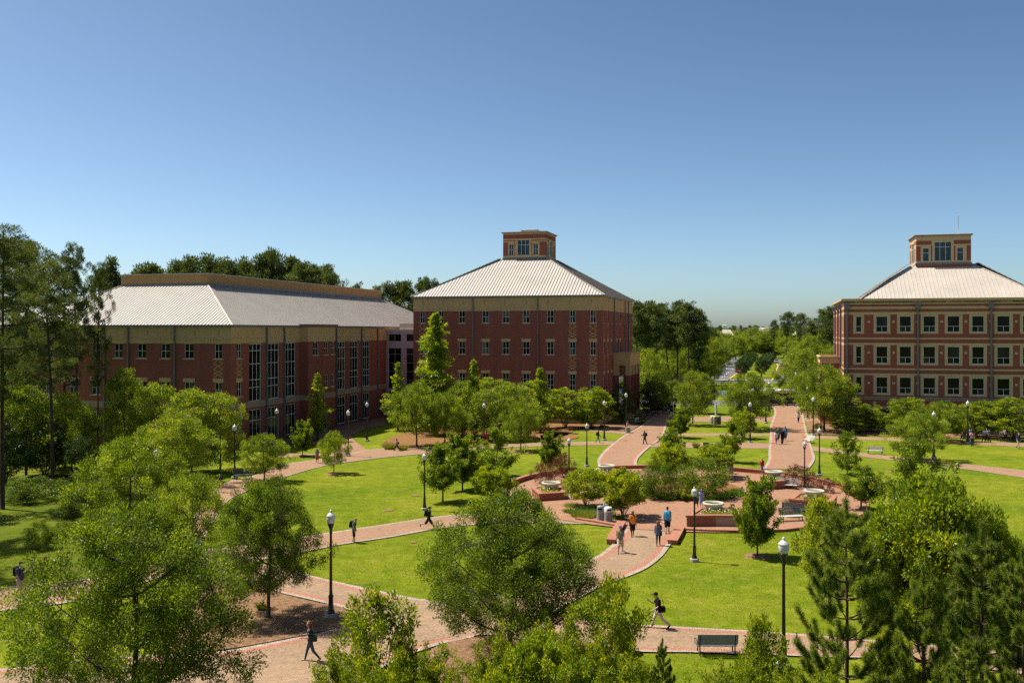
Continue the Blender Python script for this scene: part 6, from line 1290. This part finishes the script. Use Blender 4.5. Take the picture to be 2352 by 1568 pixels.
def person(x, yb, yt, rz, label, skin='light', hair='brown', long_hair=False, cap=None, top=(0.2, 0.2, 0.2), sleeve='short', legs=(0.05, 0.06, 0.1), leg_len='long', shoes=(0.02, 0.02, 0.02), gait=0.5, arms=((0.35, 0.3), (-0.35, 0.25)), pack=None, bag=None, skirt=None, lean=0.04, head=0.0, vox=0.02, sit=False, z=0.03, extra=None, hem=None, at=None, dotted=False, phone=False):
    """a figure facing -Y turned by rz; arms = (swing, elbow) right and left, swing positive = forward"""
    p = G(x, yb) if at is None else Vector(at); H = (yb - yt) * mpp(yb) if at is None else 1.72; s = min(1.95, max(1.5, H)) / 1.76
    r = empty('person', (p.x, p.y, p.z + z), rz, label, 'person'); r.scale = (s, s, s)
    hipz = 0.92; fw = Vector((0, -1, 0))
    def rot(a): return Vector((0, -math.sin(a), -math.cos(a)))
    if sit: ga = [(1.35, 1.25), (1.2, 1.1)]
    else: ga = [(0.42*gait, 0.10*gait), (-0.38*gait, 0.55*gait)]
    L = []
    for sd, (a, k) in zip((-1, 1), ga):
        h = Vector((sd*0.095, 0, hipz)); kn = h + rot(a)*0.43; an = kn + rot(a - k)*0.42; fa = a - k; L.append((h, kn, an, fa))
    low = min(l[2].z for l in L) - 0.07; dz = -low if not sit else 0.46 - hipz + 0.1
    U = Vector((0, 0, dz)); L = [(h + U, kn + U, an + U, fa) for h, kn, an, fa in L]; pel = Vector((0, 0, hipz)) + U
    tl = Vector((0, -math.sin(lean), math.cos(lean))); ch = pel + tl*0.36; nk = pel + tl*0.55; hd = nk + tl*0.16 + Vector((0, -0.035 - 0.07*max(0, head), -0.03*max(0, head)))
    B = MB(); T = MB(); P = MB(); S = MB(); HR = MB()
    # body
    for sd in (-1, 1): capsule(B, pel + Vector((sd*0.07, 0, 0.02)), ch + Vector((sd*0.085, 0, 0.05)), 0.095, 0.105)
    capsule(B, ch + Vector((-0.15, 0, 0.13)), ch + Vector((0.15, 0, 0.13)), 0.062, 0.062); capsule(B, nk - tl*0.05, hd - Vector((0, 0, 0.06)), 0.055, 0.052)
    ellip(B, hd + Vector((0, 0, 0.02)), 0.076, 0.092, 0.112); capsule(B, hd + Vector((0, -0.085, -0.02)), hd + Vector((0, -0.095, -0.03)), 0.015, 0.018); ellip(B, hd + Vector((0, -0.035, -0.06)), 0.05, 0.055, 0.05)
    for sd in (-1, 1): ellip(B, hd + Vector((sd*0.08, 0.005, 0.0)), 0.014, 0.024, 0.034, 8)
    hands = []
    for sd, (sw, el) in zip((-1, 1), arms):
        sh = ch + Vector((sd*0.19, 0, 0.135)); out = Vector((sd*0.12, 0, 0)); eb = sh + (rot(sw) + out).normalized()*0.29; wr = eb + (rot(sw + el) + out*(0.2 if el < 1 else -1.6)).normalized()*0.25; d = (wr - eb).normalized()
        capsule(B, sh, eb, 0.05, 0.04); capsule(B, eb, wr, 0.04, 0.028); hc = wr + d*0.07; capsule(B, wr + d*0.02, hc, 0.03, 0.034)
        side = d.cross(Vector((sd, 0, 0)));  side = side.normalized() if side.length > 0.1 else Vector((0, 0, 1)); nin = Vector((-sd, 0, 0))
        for q, ln in zip((-1.5, -0.5, 0.5, 1.5), (0.062, 0.075, 0.07, 0.055)): b = hc + side*q*0.017 + d*0.02; m = b + d*ln*0.6; capsule(B, b, m, 0.0095, 0.009, 6); capsule(B, m, m + (d*0.6 + nin*0.8).normalized()*ln*0.55, 0.009, 0.008, 6)
        tb = wr + d*0.035 - side*0.03; capsule(B, tb, tb + (d*0.7 - side*0.6 + nin*0.3).normalized()*0.055, 0.0115, 0.0095, 6)
        hands.append(hc + d*0.05); s1 = 1.0 if sleeve == 'long' else 0.62
        if sleeve: capsule(T, sh, sh + (eb - sh)*(1.0 if sleeve == 'long' else 0.7), 0.066, 0.058)
        if sleeve == 'long': capsule(T, eb, eb + (wr - eb)*0.92, 0.055, 0.042)
    for h, kn, an, fa in L:
        capsule(B, h, kn, 0.088, 0.058); capsule(B, kn, an, 0.056, 0.036); toe = an + (rot(fa + math.pi/2)*0.13 + Vector((0, 0, -0.04))); heel = an + Vector((0, 0.0, -0.045)) - rot(fa + math.pi/2)*0.03
        capsule(B, an, toe, 0.035, 0.028); capsule(S, heel, toe, 0.042, 0.037)
        if leg_len == 'long': capsule(P, h, kn, 0.108, 0.078); capsule(P, kn, an - (an - kn)*0.06, 0.076, 0.058)
        elif leg_len == 'tight': capsule(P, h, kn, 0.096, 0.066); capsule(P, kn, an - (an - kn)*0.1, 0.064, 0.044)
        else: capsule(P, h, h + (kn - h)*1.0, 0.112, 0.104)
    for sd in (-1, 1):
        capsule(P, pel + Vector((sd*0.06, 0, 0.08)), pel + Vector((sd*0.07, 0, -0.04)), 0.108, 0.112)
        capsule(T, pel + Vector((sd*0.068, 0, 0.0 if not hem else hem)), ch + Vector((sd*0.085, 0, 0.05)), 0.122, 0.125)
    capsule(T, ch + Vector((-0.155, 0, 0.125)), ch + Vector((0.155, 0, 0.125)), 0.078, 0.078)
    body = soft(B.build('body', SK[skin], r), vox if vox < 0.018 else vox*0.8)
    soft(T.build('shirt', dots() if dotted else cloth(top), r), vox); soft(P.build('shorts' if leg_len == 'short' else 'trousers', cloth(legs), r), vox)
    for h, kn, an, fa in L: pass
    so = S.build('shoes', cloth(shoes), r); so['kind'] = 'stuff'
    F = MB()
    for sd in (-1, 1): ellip(F, hd + Vector((sd*0.03, -0.082, 0.015)), 0.012, 0.010, 0.008, 8)
    ellip(F, hd + Vector((0, -0.085, -0.062)), 0.024, 0.008, 0.006, 8); fo = F.build('face_features', HAIR['brown'], r); fo['kind'] = 'stuff'
    ellip(HR, hd + Vector((0, 0.018, 0.045)), 0.086, 0.096, 0.098)
    if long_hair:
        for sd in (-1, 0, 1): capsule(HR, hd + Vector((sd*0.045, 0.06, 0.02)), nk + Vector((sd*0.075, 0.085, -0.14)), 0.06, 0.05); 
        for sd in (-1, 1): capsule(HR, hd + Vector((sd*0.075, 0.01, 0.03)), nk + Vector((sd*0.11, -0.01, -0.08)), 0.04, 0.035)
    soft(HR.build('hair', HAIR[hair], r), vox)
    if cap:
        C_ = MB(); ellip(C_, hd + Vector((0, 0.005, 0.075)), 0.096, 0.106, 0.075); co = C_.build('cap', cloth(cap), r); b = MB(); b.box(-0.07, 0.07, -0.19, -0.06, 0.0, 0.014, 0, 0.006); b.build('brim', cloth(cap), co, hd + Vector((0, 0, 0.075)), (0.18, 0, 0))
    if pack:
        b = MB(); b.box(-0.15, 0.15, 0.0, 0.20, -0.24, 0.22, 0, 0.055); b.box(-0.11, 0.11, 0.19, 0.26, -0.22, 0.0, 0, 0.03); pk = b.build('backpack', cloth(pack), r, ch + Vector((0, 0.10, 0.03)), (-lean, 0, 0))
        for sd in (-1, 1): q = MB(); q.tube([Vector((sd*0.1, 0.02, 0.2)), Vector((sd*0.11, -0.1, 0.2)), Vector((sd*0.12, -0.24, 0.08)), Vector((sd*0.13, -0.2, -0.12)), Vector((sd*0.13, 0.02, -0.2))], 0.018, 6); q.build('strap', cloth(pack), pk)
    if bag:
        b = MB(); b.box(-0.06, 0.06, -0.17, 0.17, -0.15, 0.15, 0, 0.045); bo = b.build('bag', cloth(bag[0]), r, pel + Vector((bag[1]*0.2, 0.12, bag[2] if len(bag) > 2 else 0.05))); q = MB(); q.tube([Vector((0, -0.1, 0.14)), Vector((-bag[1]*0.06, -0.05, 0.42)), Vector((-bag[1]*0.06, 0.05, 0.42)), Vector((0, 0.1, 0.14))], 0.014, 6); q.build('strap', cloth(bag[0]), bo)
    if phone: b = MB(); b.box(-0.035, 0.035, -0.006, 0.006, -0.02, 0.11, 0, 0.004); b.build('phone', cloth((0.02, 0.02, 0.022)), r, hands[0] + Vector((0.02, 0.0, 0.02)), (0.6, 0, 0))
    if extra: b = MB(); b.box(-0.05, 0.05, -0.09, 0.09, -0.07, 0.07, 0, 0.02); b.build('held_paper', cloth(extra), r, hands[1] + Vector((0, 0, -0.05)))
    return r
NAVY, BLK, KHA, JEAN, WHT, GRY = (0.012, 0.018, 0.045), (0.010, 0.010, 0.011), (0.50, 0.42, 0.32), (0.06, 0.10, 0.18), (0.66, 0.66, 0.66), (0.17, 0.18, 0.19)
LEFT, RIGHT, TO, AWAY = R(-90), R(90), 0.0, R(180)
ST = ((0.12, 0.25), (-0.05, 0.2))
person(713, 1520, 1425, R(-80), 'woman in dotted black blouse and jeans walking left in the foreground', 'light', 'auburn', True, None, BLK, 'short', (0.05, 0.085, 0.12), 'tight', (0.45, 0.38, 0.3), 0.75, ((0.25, 1.3), (0.2, 1.3)), bag=((0.03, 0.05, 0.045), 1, 0.16), vox=0.015, dotted=True)
person(1512, 1445, 1357, R(-88), 'man in black shirt, cap and pale trousers looking at his phone on the lower path', 'light', 'black', False, BLK, BLK, 'short', (0.56, 0.50, 0.44), 'long', BLK, 1.0, ((0.6, 1.55), (0.15, 0.9)), bag=(BLK, 1, 0.1), head=0.8, vox=0.015, phone=True)
person(813, 1246, 1189, R(84), 'boy in grey shirt with black backpack looking down on the middle path', 'light', 'blond', False, None, GRY, 'short', (0.03, 0.045, 0.06), 'short', (0.10, 0.06, 0.04), 0.2, ((0.05, 0.2), (0.0, 0.3)), BLK, head=1.0, vox=0.016)
person(985, 1216, 1160, R(86), 'striding walker in black with backpack and shorts beside the lawn lamp', 'light', 'black', False, BLK, (0.02, 0.02, 0.022), 'long', (0.025, 0.03, 0.035), 'short', (0.12, 0.12, 0.12), 1.5, ((0.5, 0.9), (-0.3, 0.4)), BLK, vox=0.016)
person(1425, 1271, 1206, R(-12), 'man in olive polo, blue cap and khaki shorts on the plaza path', 'tan', 'brown', False, (0.06, 0.06, 0.22), (0.22, 0.20, 0.13), 'short', KHA, 'short', (0.04, 0.06, 0.12), 0.9, ((-0.2, 0.4), (0.35, 0.7)), vox=0.016)
person(1453, 1233, 1173, R(6), 'young man in bright orange shirt and black shorts with backpack straps', 'dark', 'black', False, None, (0.95, 0.30, 0.05), 'short', (0.02, 0.018, 0.018), 'short', (0.015, 0.012, 0.012), 0.45, ((0.0, 0.15), (0.0, 0.15)), BLK, vox=0.016)
person(1512, 1254, 1196, R(170), 'woman in loose denim shirt and black leggings with long dark hair, seen from behind', 'tan', 'auburn', True, None, (0.11, 0.14, 0.24), 'long', (0.012, 0.012, 0.016), 'tight', (0.15, 0.07, 0.04), 0.6, ((0.5, 1.8), (0.0, 0.3)), bag=(BLK, -1, 0.0), hem=-0.1, vox=0.016)
person(1533, 1225, 1163, R(172), 'man in bright blue shirt and navy shorts walking away', 'tan', 'black', False, None, (0.07, 0.36, 0.62), 'short', NAVY, 'short', (0.03, 0.03, 0.035), 0.7, ((0.1, 0.2), (-0.1, 0.2)), extra=(0.7, 0.7, 0.72), vox=0.016)
person(1750, 1090, 1051, R(15), 'man in dark red shirt and jeans shading his eyes beside the right hand path', 'light', 'brown', False, None, (0.42, 0.02, 0.04), 'short', (0.16, 0.22, 0.34), 'long', (0.1, 0.08, 0.07), 0.6, ((1.5, 2.0), (0.0, 0.2)))
person(1611, 1166, 1130, R(-8), 'woman in pale blue shirt with dark bag straps behind the front planter', 'light', 'brown', True, None, (0.30, 0.36, 0.58), 'short', (0.28, 0.33, 0.52), 'short', (0.2, 0.15, 0.12), 0.4, ((0.5, 1.6), (0.0, 0.2)), NAVY, hem=-0.12)
person(1599, 1168, 1132, R(-30), 'person in dark clothes behind the lamp post by the front planter', 'tan', 'black', True, None, (0.04, 0.04, 0.06), 'short', (0.05, 0.05, 0.09), 'short', BLK, 0.4, ((0.4, 1.3), (0.3, 1.2)), (0.05, 0.03, 0.06))
person(1481, 1021, 989, R(-60), 'slim person in brown and black walking down the left hand path', 'dark', 'black', False, None, (0.06, 0.045, 0.04), 'long', (0.035, 0.03, 0.03), 'long', BLK, 0.5, ((0.4, 1.4), (-0.1, 0.3)), BLK, lean=0.06)
person(1834, 972, 945, R(5), 'person in white top and dark trousers with shoulder bag on the right hand path', 'dark', 'black', True, None, WHT, 'long', NAVY, 'tight', BLK, 0.5, ST, bag=(BLK, 1, 0.15))
person(1783, 1021, 989, R(10), 'woman in white top and jeans leading the group of four', 'dark', 'black', True, None, WHT, 'short', (0.12, 0.16, 0.26), 'tight', BLK, 0.6, ((0.4, 0.2), (-0.2, 0.2)))
person(1787.5, 1016, 980, R(8), 'man with red cap and green shirt behind the woman in white', 'light', 'brown', False, (0.6, 0.03, 0.03), (0.06, 0.16, 0.10), 'short', (0.05, 0.05, 0.07), 'short', BLK, 0.4, ST)
person(1797, 1021, 984, R(-8), 'man in black shirt and black trousers in the group of four', 'dark', 'black', False, None, BLK, 'short', (0.012, 0.012, 0.015), 'long', BLK, 0.7, ((0.6, 0.2), (-0.2, 0.3)))
person(1803.5, 1014, 979, R(-5), 'man in blue shirt with backpack at the right of the group of four', 'light', 'brown', False, (0.10, 0.07, 0.05), (0.12, 0.26, 0.52), 'short', (0.06, 0.06, 0.08), 'short', (0.1, 0.12, 0.2), 0.5, ST, NAVY)
person(1374, 1017, 989, R(80), 'woman in black top and jeans with backpack by the narrow lawn lamp', 'dark', 'black', True, None, BLK, 'long', (0.08, 0.13, 0.22), 'tight', BLK, 0.7, ((0.5, 0.4), (-0.1, 0.2)), BLK)
person(1441, 993, 966, R(60), 'person in pink top beside the slatted bin near the porch', 'tan', 'brown', True, None, (0.6, 0.33, 0.38), 'short', BLK, 'tight', BLK, 0.4, ((0.4, 1.2), (0.3, 1.2)), BLK)
person(912, 1036, 1006, R(-84), 'person in purple shirt and black trousers with shoulder bag by the round oak', 'dark', 'black', False, None, (0.22, 0.14, 0.26), 'short', BLK, 'long', BLK, 1.2, ((0.1, 0.3), (0.2, 0.9)), bag=(BLK, -1, 0.2))
person(728.5, 1064, 1030, R(12), 'girl in grey shirt and orange shorts by the small lawn oak', 'light', 'brown', True, None, (0.20, 0.20, 0.22), 'short', (0.45, 0.10, 0.04), 'short', BLK, 0.3, ((0.3, 1.5), (0.3, 1.5)))
person(743, 1066, 1032, R(15), 'girl in pink shirt half hidden by the small lawn oak', 'tan', 'brown', True, None, (0.55, 0.12, 0.2), 'short', (0.35, 0.12, 0.14), 'tight', (0.5, 0.05, 0.2), 0.4, ST)
person(505, 1131, 1088, R(10), 'man in dark shirt and khaki shorts looking at his phone on the upper left path', 'light', 'brown', False, None, (0.025, 0.025, 0.04), 'short', (0.42, 0.33, 0.23), 'short', (0.3, 0.2, 0.15), 0.2, ((0.3, 1.6), (0.3, 1.6)), head=0.8, phone=True)
person(46, 1374, 1289, R(70), 'man in black cap and navy shirt with a bag at the lower left path', 'light', 'brown', False, BLK, (0.06, 0.06, 0.12), 'short', (0.42, 0.34, 0.27), 'short', (0.2, 0.15, 0.1), 0.7, ((0.2, 0.4), (-0.2, 0.3)), BLK, vox=0.016)
person(76, 1345, 1276, R(80), 'walker with black hair behind the oak leaves at the lower left path', 'tan', 'black', True, None, (0.3, 0.28, 0.27), 'short', (0.35, 0.28, 0.24), 'short', (0.2, 0.15, 0.1), 0.6, ST)
person(103, 1338, 1278, R(80), 'third walker almost hidden by oak leaves at the lower left path', 'tan', 'brown', True, None, (0.20, 0.10, 0.05), 'short', (0.12, 0.10, 0.09), 'long', BLK, 0.6, ST)
person(1118, 1022, 990, R(-50), 'person in red dress behind the lamp before the cypresses', 'dark', 'black', True, None, (0.55, 0.03, 0.06), 'short', (0.5, 0.05, 0.08), 'short', BLK, 0.4, ST, hem=-0.2)
person(1703, 974, 948, R(100), 'runner in red top under the wide oak by the bus', 'tan', 'brown', False, None, (0.35, 0.05, 0.04), 'short', BLK, 'short', WHT, 1.2, ((0.6, 1.3), (-0.6, 1.2)))
person(1529, 951, 925, AWAY, 'left one of the three far walkers with backpacks', 'light', 'black', False, None, (0.3, 0.33, 0.4), 'short', (0.03, 0.035, 0.05), 'short', BLK, 0.4, ST, NAVY)
person(1542, 952, 926, AWAY, 'middle one of the three far walkers with backpacks', 'light', 'black', False, None, (0.16, 0.2, 0.14), 'short', (0.02, 0.02, 0.025), 'short', BLK, 0.5, ST, BLK)
person(1550, 948, 925, AWAY, 'right one of the three far walkers with backpacks', 'tan', 'black', False, None, (0.05, 0.08, 0.05), 'short', (0.02, 0.02, 0.025), 'short', BLK, 0.3, ST, (0.02, 0.04, 0.02))
person(2211, 1014, 985, R(-86), 'walker in purple shorts left of the far right lamp', 'tan', 'brown', True, None, (0.5, 0.48, 0.52), 'short', (0.07, 0.02, 0.10), 'short', WHT, 1.0, ST)
person(2216.5, 1015, 986, R(-86), 'long legged walker in shorts left of the far right lamp', 'light', 'brown', True, None, (0.12, 0.09, 0.09), 'short', (0.4, 0.3, 0.22), 'short', BLK, 1.4, ST)
person(2229, 1012, 981, R(-60), 'walker in pale blue shirt just behind the far right lamp', 'dark', 'black', False, None, (0.3, 0.38, 0.55), 'short', BLK, 'short', WHT, 0.5, ST, NAVY)
person(2233, 1025, 987, R(-20), 'person in pink shirt and dark jeans beside the far right lamp', 'dark', 'black', False, BLK, (0.55, 0.30, 0.31), 'short', (0.03, 0.04, 0.08), 'long', BLK, 0.4, ((0.4, 1.6), (0.2, 0.6)), BLK)
person(2261, 1016, 983, R(-84), 'front one of the two walkers in dark trousers on the far right path', 'dark', 'black', False, None, (0.10, 0.12, 0.14), 'long', (0.02, 0.02, 0.022), 'long', BLK, 0.9, ST)
person(2267.5, 1016, 984, R(-84), 'rear one of the two walkers in dark trousers carrying a backpack', 'light', 'brown', False, None, (0.18, 0.19, 0.21), 'long', (0.015, 0.015, 0.018), 'long', BLK, 0.8, ST, GRY)
person(2339, 1030, 994, R(10), 'boy in navy shirt and khaki trousers stepping over the lawn at the right edge', 'light', 'blond', False, None, (0.035, 0.05, 0.11), 'short', (0.45, 0.36, 0.24), 'long', BLK, 0.8, ST, BLK)
# cyclist at the right
bp = G(2306, 1015.5); bk = empty('bicycle', bp + Vector((0, 0, 0.02)), R(-4), 'black bicycle ridden left along the far right path', 'bicycle')
for xx in (-0.52, 0.52):
    w_ = MB(); ring = [(xx + 0.34*math.cos(2*math.pi*k/24), 0, 0.35 + 0.34*math.sin(2*math.pi*k/24)) for k in range(25)]; w_.tube(ring, 0.02, 6, cap=False); wo = w_.build('wheel', M['black'], bk)
    w2 = MB()
    for k in range(8): w2.tube([(xx, 0, 0.35), (xx + 0.33*math.cos(math.pi*k/4), 0, 0.35 + 0.33*math.sin(math.pi*k/4))], 0.006, 3)
    w2.build('spokes', M['steel'], wo)
mb = MB(); mb.tube([(-0.42, 0, 0.85), (-0.02, 0, 0.33), (0.18, 0, 0.85), (-0.38, 0, 0.78)], 0.02, 6); mb.tube([(-0.02, 0, 0.33), (0.52, 0, 0.35), (0.18, 0, 0.8)], 0.015, 6); mb.tube([(-0.42, 0, 0.95), (-0.40, 0, 0.8), (-0.52, 0, 0.35)], 0.018, 6); mb.build('frame', M['black'], bk)
mb = MB(); mb.tube([(-0.44, -0.26, 0.98), (-0.42, 0, 0.95), (-0.44, 0.26, 0.98)], 0.014, 6); mb.build('handlebar', M['black'], bk); mb = MB(); mb.box(0.08, 0.32, -0.06, 0.06, 0.9, 0.96, 0, 0.02); mb.build('saddle', M['black'], bk)
mb = MB(); mb.box(-0.1, 0.06, -0.12, 0.12, 0.3, 0.36, 0, 0.01); mb.build('pedals', M['black'], bk)
person(2309, 1016, 981, R(-94), 'cyclist in grey shirt riding left with a dark backpack', 'light', 'brown', False, None, (0.3, 0.3, 0.31), 'short', BLK, 'long', BLK, 0.9, ((0.95, 0.2), (0.9, 0.25)), (0.02, 0.025, 0.02), lean=0.22, at=(bp.x + 0.2, bp.y, 0.0), z=0.18)

# ------------------------------------------------------------------ vehicles
M['bus_navy'] = plain('navy bus paint', (0.010, 0.016, 0.05), 0.25, 0.5, 0.05); M['tyre'] = plain('tyre rubber', (0.012, 0.012, 0.012), 0.8, 0.2); M['car_yellow'] = plain('yellow car paint', (0.62, 0.30, 0.01), 0.25, 0.5, 0.03); M['car_silver'] = plain('silver car paint', (0.50, 0.50, 0.48), 0.3, 0.5, 0.03); M['tail'] = plain('red tail light', (0.4, 0.02, 0.02), 0.3, 0.5)
n = N('amber destination sign'); n.fin((0.5, 0.2, 0.02), 0.5, 0.3, 0.0, **{'Emission Color': (1.0, 0.35, 0.03), 'Emission Strength': 0.2}); M['amber'] = n.m
def wheel(r, x, y, rad, wd):
    mb = MB(); mb.lathe([(rad*0.55, -wd/2), (rad*0.95, -wd/2), (rad, -wd*0.3), (rad, wd*0.3), (rad*0.95, wd/2), (rad*0.55, wd/2)], 20); o = mb.build('wheel', M['tyre'], r, (x, y, rad), (R(90), 0, 0))
    mb = MB(); mb.lathe([(0.001, -wd/2 + 0.03), (rad*0.5, -wd/2 + 0.03), (rad*0.56, -wd/2)], 16); mb.lathe([(rad*0.56, wd/2), (rad*0.5, wd/2 - 0.03), (0.001, wd/2 - 0.03)], 16); mb.build('rim', M['steel'], o)
bu = empty('city_bus', G(1760, 930.5), R(2), 'dark navy and white bus standing on the street behind the wide oak', 'bus'); bl = 5.4
mb = MB(); mb.box(-bl, bl, -1.25, 1.25, 0.32, 2.45, 0, 0.12); mb.build('body', M['bus_navy'], bu)
mb = MB(); mb.box(-bl + 0.02, bl - 0.25, -1.22, 1.22, 2.45, 3.0, 0, 0.14); mb.box(-2.5, 2.0, -0.9, 0.9, 3.0, 3.2, 0, 0.08); mb.build('roof', M['lid_white'], bu)
for k in range(6): mb = MB(); a = -bl + 0.5 + k*1.45; mb.box(a, a + 1.32, -1.262, -1.2, 1.35, 2.3, 0, 0.02); mb.build('window', M['glass'], bu)
mb = MB(); mb.box(3.75, 4.75, -1.27, -1.2, 0.4, 2.3, 0, 0.02); d_ = mb.build('door', M['bus_navy'], bu)
for k in range(2): mb = MB(); mb.box(3.8 + 0.48*k, 4.22 + 0.48*k, -1.285, -1.26, 0.55, 2.2, 0, 0.01); mb.build('door_pane', M['glass_blue'], d_)
mb = MB(); mb.box(bl - 0.02, bl + 0.03, -1.1, 1.1, 1.1, 2.4, 0, 0.02); mb.build('windscreen', M['glass_blue'], bu); mb = MB(); mb.box(2.2, 3.6, -1.275, -1.24, 2.32, 2.46); sg = mb.build('side_sign', M['amber'], bu)
for a in (-3.4, 3.0):
    for b in (-1.12, 1.12): wheel(bu, a, b, 0.48, 0.3)
for b in (-0.8, 0.8): mb = MB(); mb.box(bl, bl + 0.04, b - 0.16, b + 0.16, 0.6, 0.82, 0, 0.01); mb.build('headlight', M['lid_white'], bu)
mb = MB(); mb.tube([(bl - 0.1, -1.2, 2.3), (bl + 0.3, -1.45, 2.2), (bl + 0.3, -1.45, 1.8)], 0.05, 6); mb.build('mirror', M['black'], bu)
def car(x, y, rz, paint, label, tall):
    r = empty('car', G(x, y), rz, label, 'car'); h1 = 0.85 if not tall else 1.0; h2 = 1.35 if not tall else 1.75
    mb = MB(); mb.box(-0.9, 0.9, -2.2, 2.2, 0.25, h1, 0, 0.14); mb.build('body', M[paint], r)
    mb = MB(); vs = [(-0.82, -1.9 if tall else -1.5, h1 - 0.02), (0.82, -1.9 if tall else -1.5, h1 - 0.02), (0.82, 1.1, h1 - 0.02), (-0.82, 1.1, h1 - 0.02), (-0.66, -1.6 if tall else -0.8, h2), (0.66, -1.6 if tall else -0.8, h2), (0.66, 0.35, h2), (-0.66, 0.35, h2)]
    mb.raw(vs, [(4, 5, 6, 7), (0, 1, 5, 4), (1, 2, 6, 5), (2, 3, 7, 6), (3, 0, 4, 7)]); mb.build('cabin', M[paint], r)
    y0, y1 = (-1.88, -1.62) if tall else (-1.44, -0.86); q = MB(); q.raw([(-0.68, y0 - 0.04, h1 + 0.08), (0.68, y0 - 0.04, h1 + 0.08), (0.58, y1 - 0.04, h2 - 0.08), (-0.58, y1 - 0.04, h2 - 0.08)], [(0, 1, 2, 3)]); q.build('rear_window', M['glass'], r)
    for s in (-1, 1):
        q = MB(); q.raw([(s*0.815, -1.3, h1 + 0.06), (s*0.815, 0.9, h1 + 0.06), (s*0.69, 0.35, h2 - 0.08), (s*0.69, -0.9, h2 - 0.08)], [(0, 1, 2, 3)]); q.build('side_window', M['glass'], r)
        q = MB(); q.box(s*0.68 - 0.16, s*0.68 + 0.16, -2.23, -2.17, 0.58, 0.75, 0, 0.01); q.build('tail_light', M['tail'], r)
        for yy in (-1.35, 1.35): wheel_x(r, s*0.82, yy)
def wheel_x(r, x, y):
    rad, wd = 0.33, 0.22; mb = MB(); mb.lathe([(0.001, -wd/2), (rad*0.95, -wd/2), (rad, 0), (rad*0.95, wd/2), (0.001, wd/2)], 16); o = mb.build('wheel', M['tyre'], r, (x, y, rad), (0, R(90), 0))
    mb = MB(); mb.lathe([(0.001, wd/2 + 0.005), (rad*0.6, wd/2 + 0.005)], 12); mb.build('rim', M['steel'], o)
car(1797, 842, R(-8), 'car_yellow', 'yellow car driving away on the right lanes of the avenue', False); car(1783, 833.5, R(-12), 'car_silver', 'silver tall car ahead of the yellow one on the avenue', True)
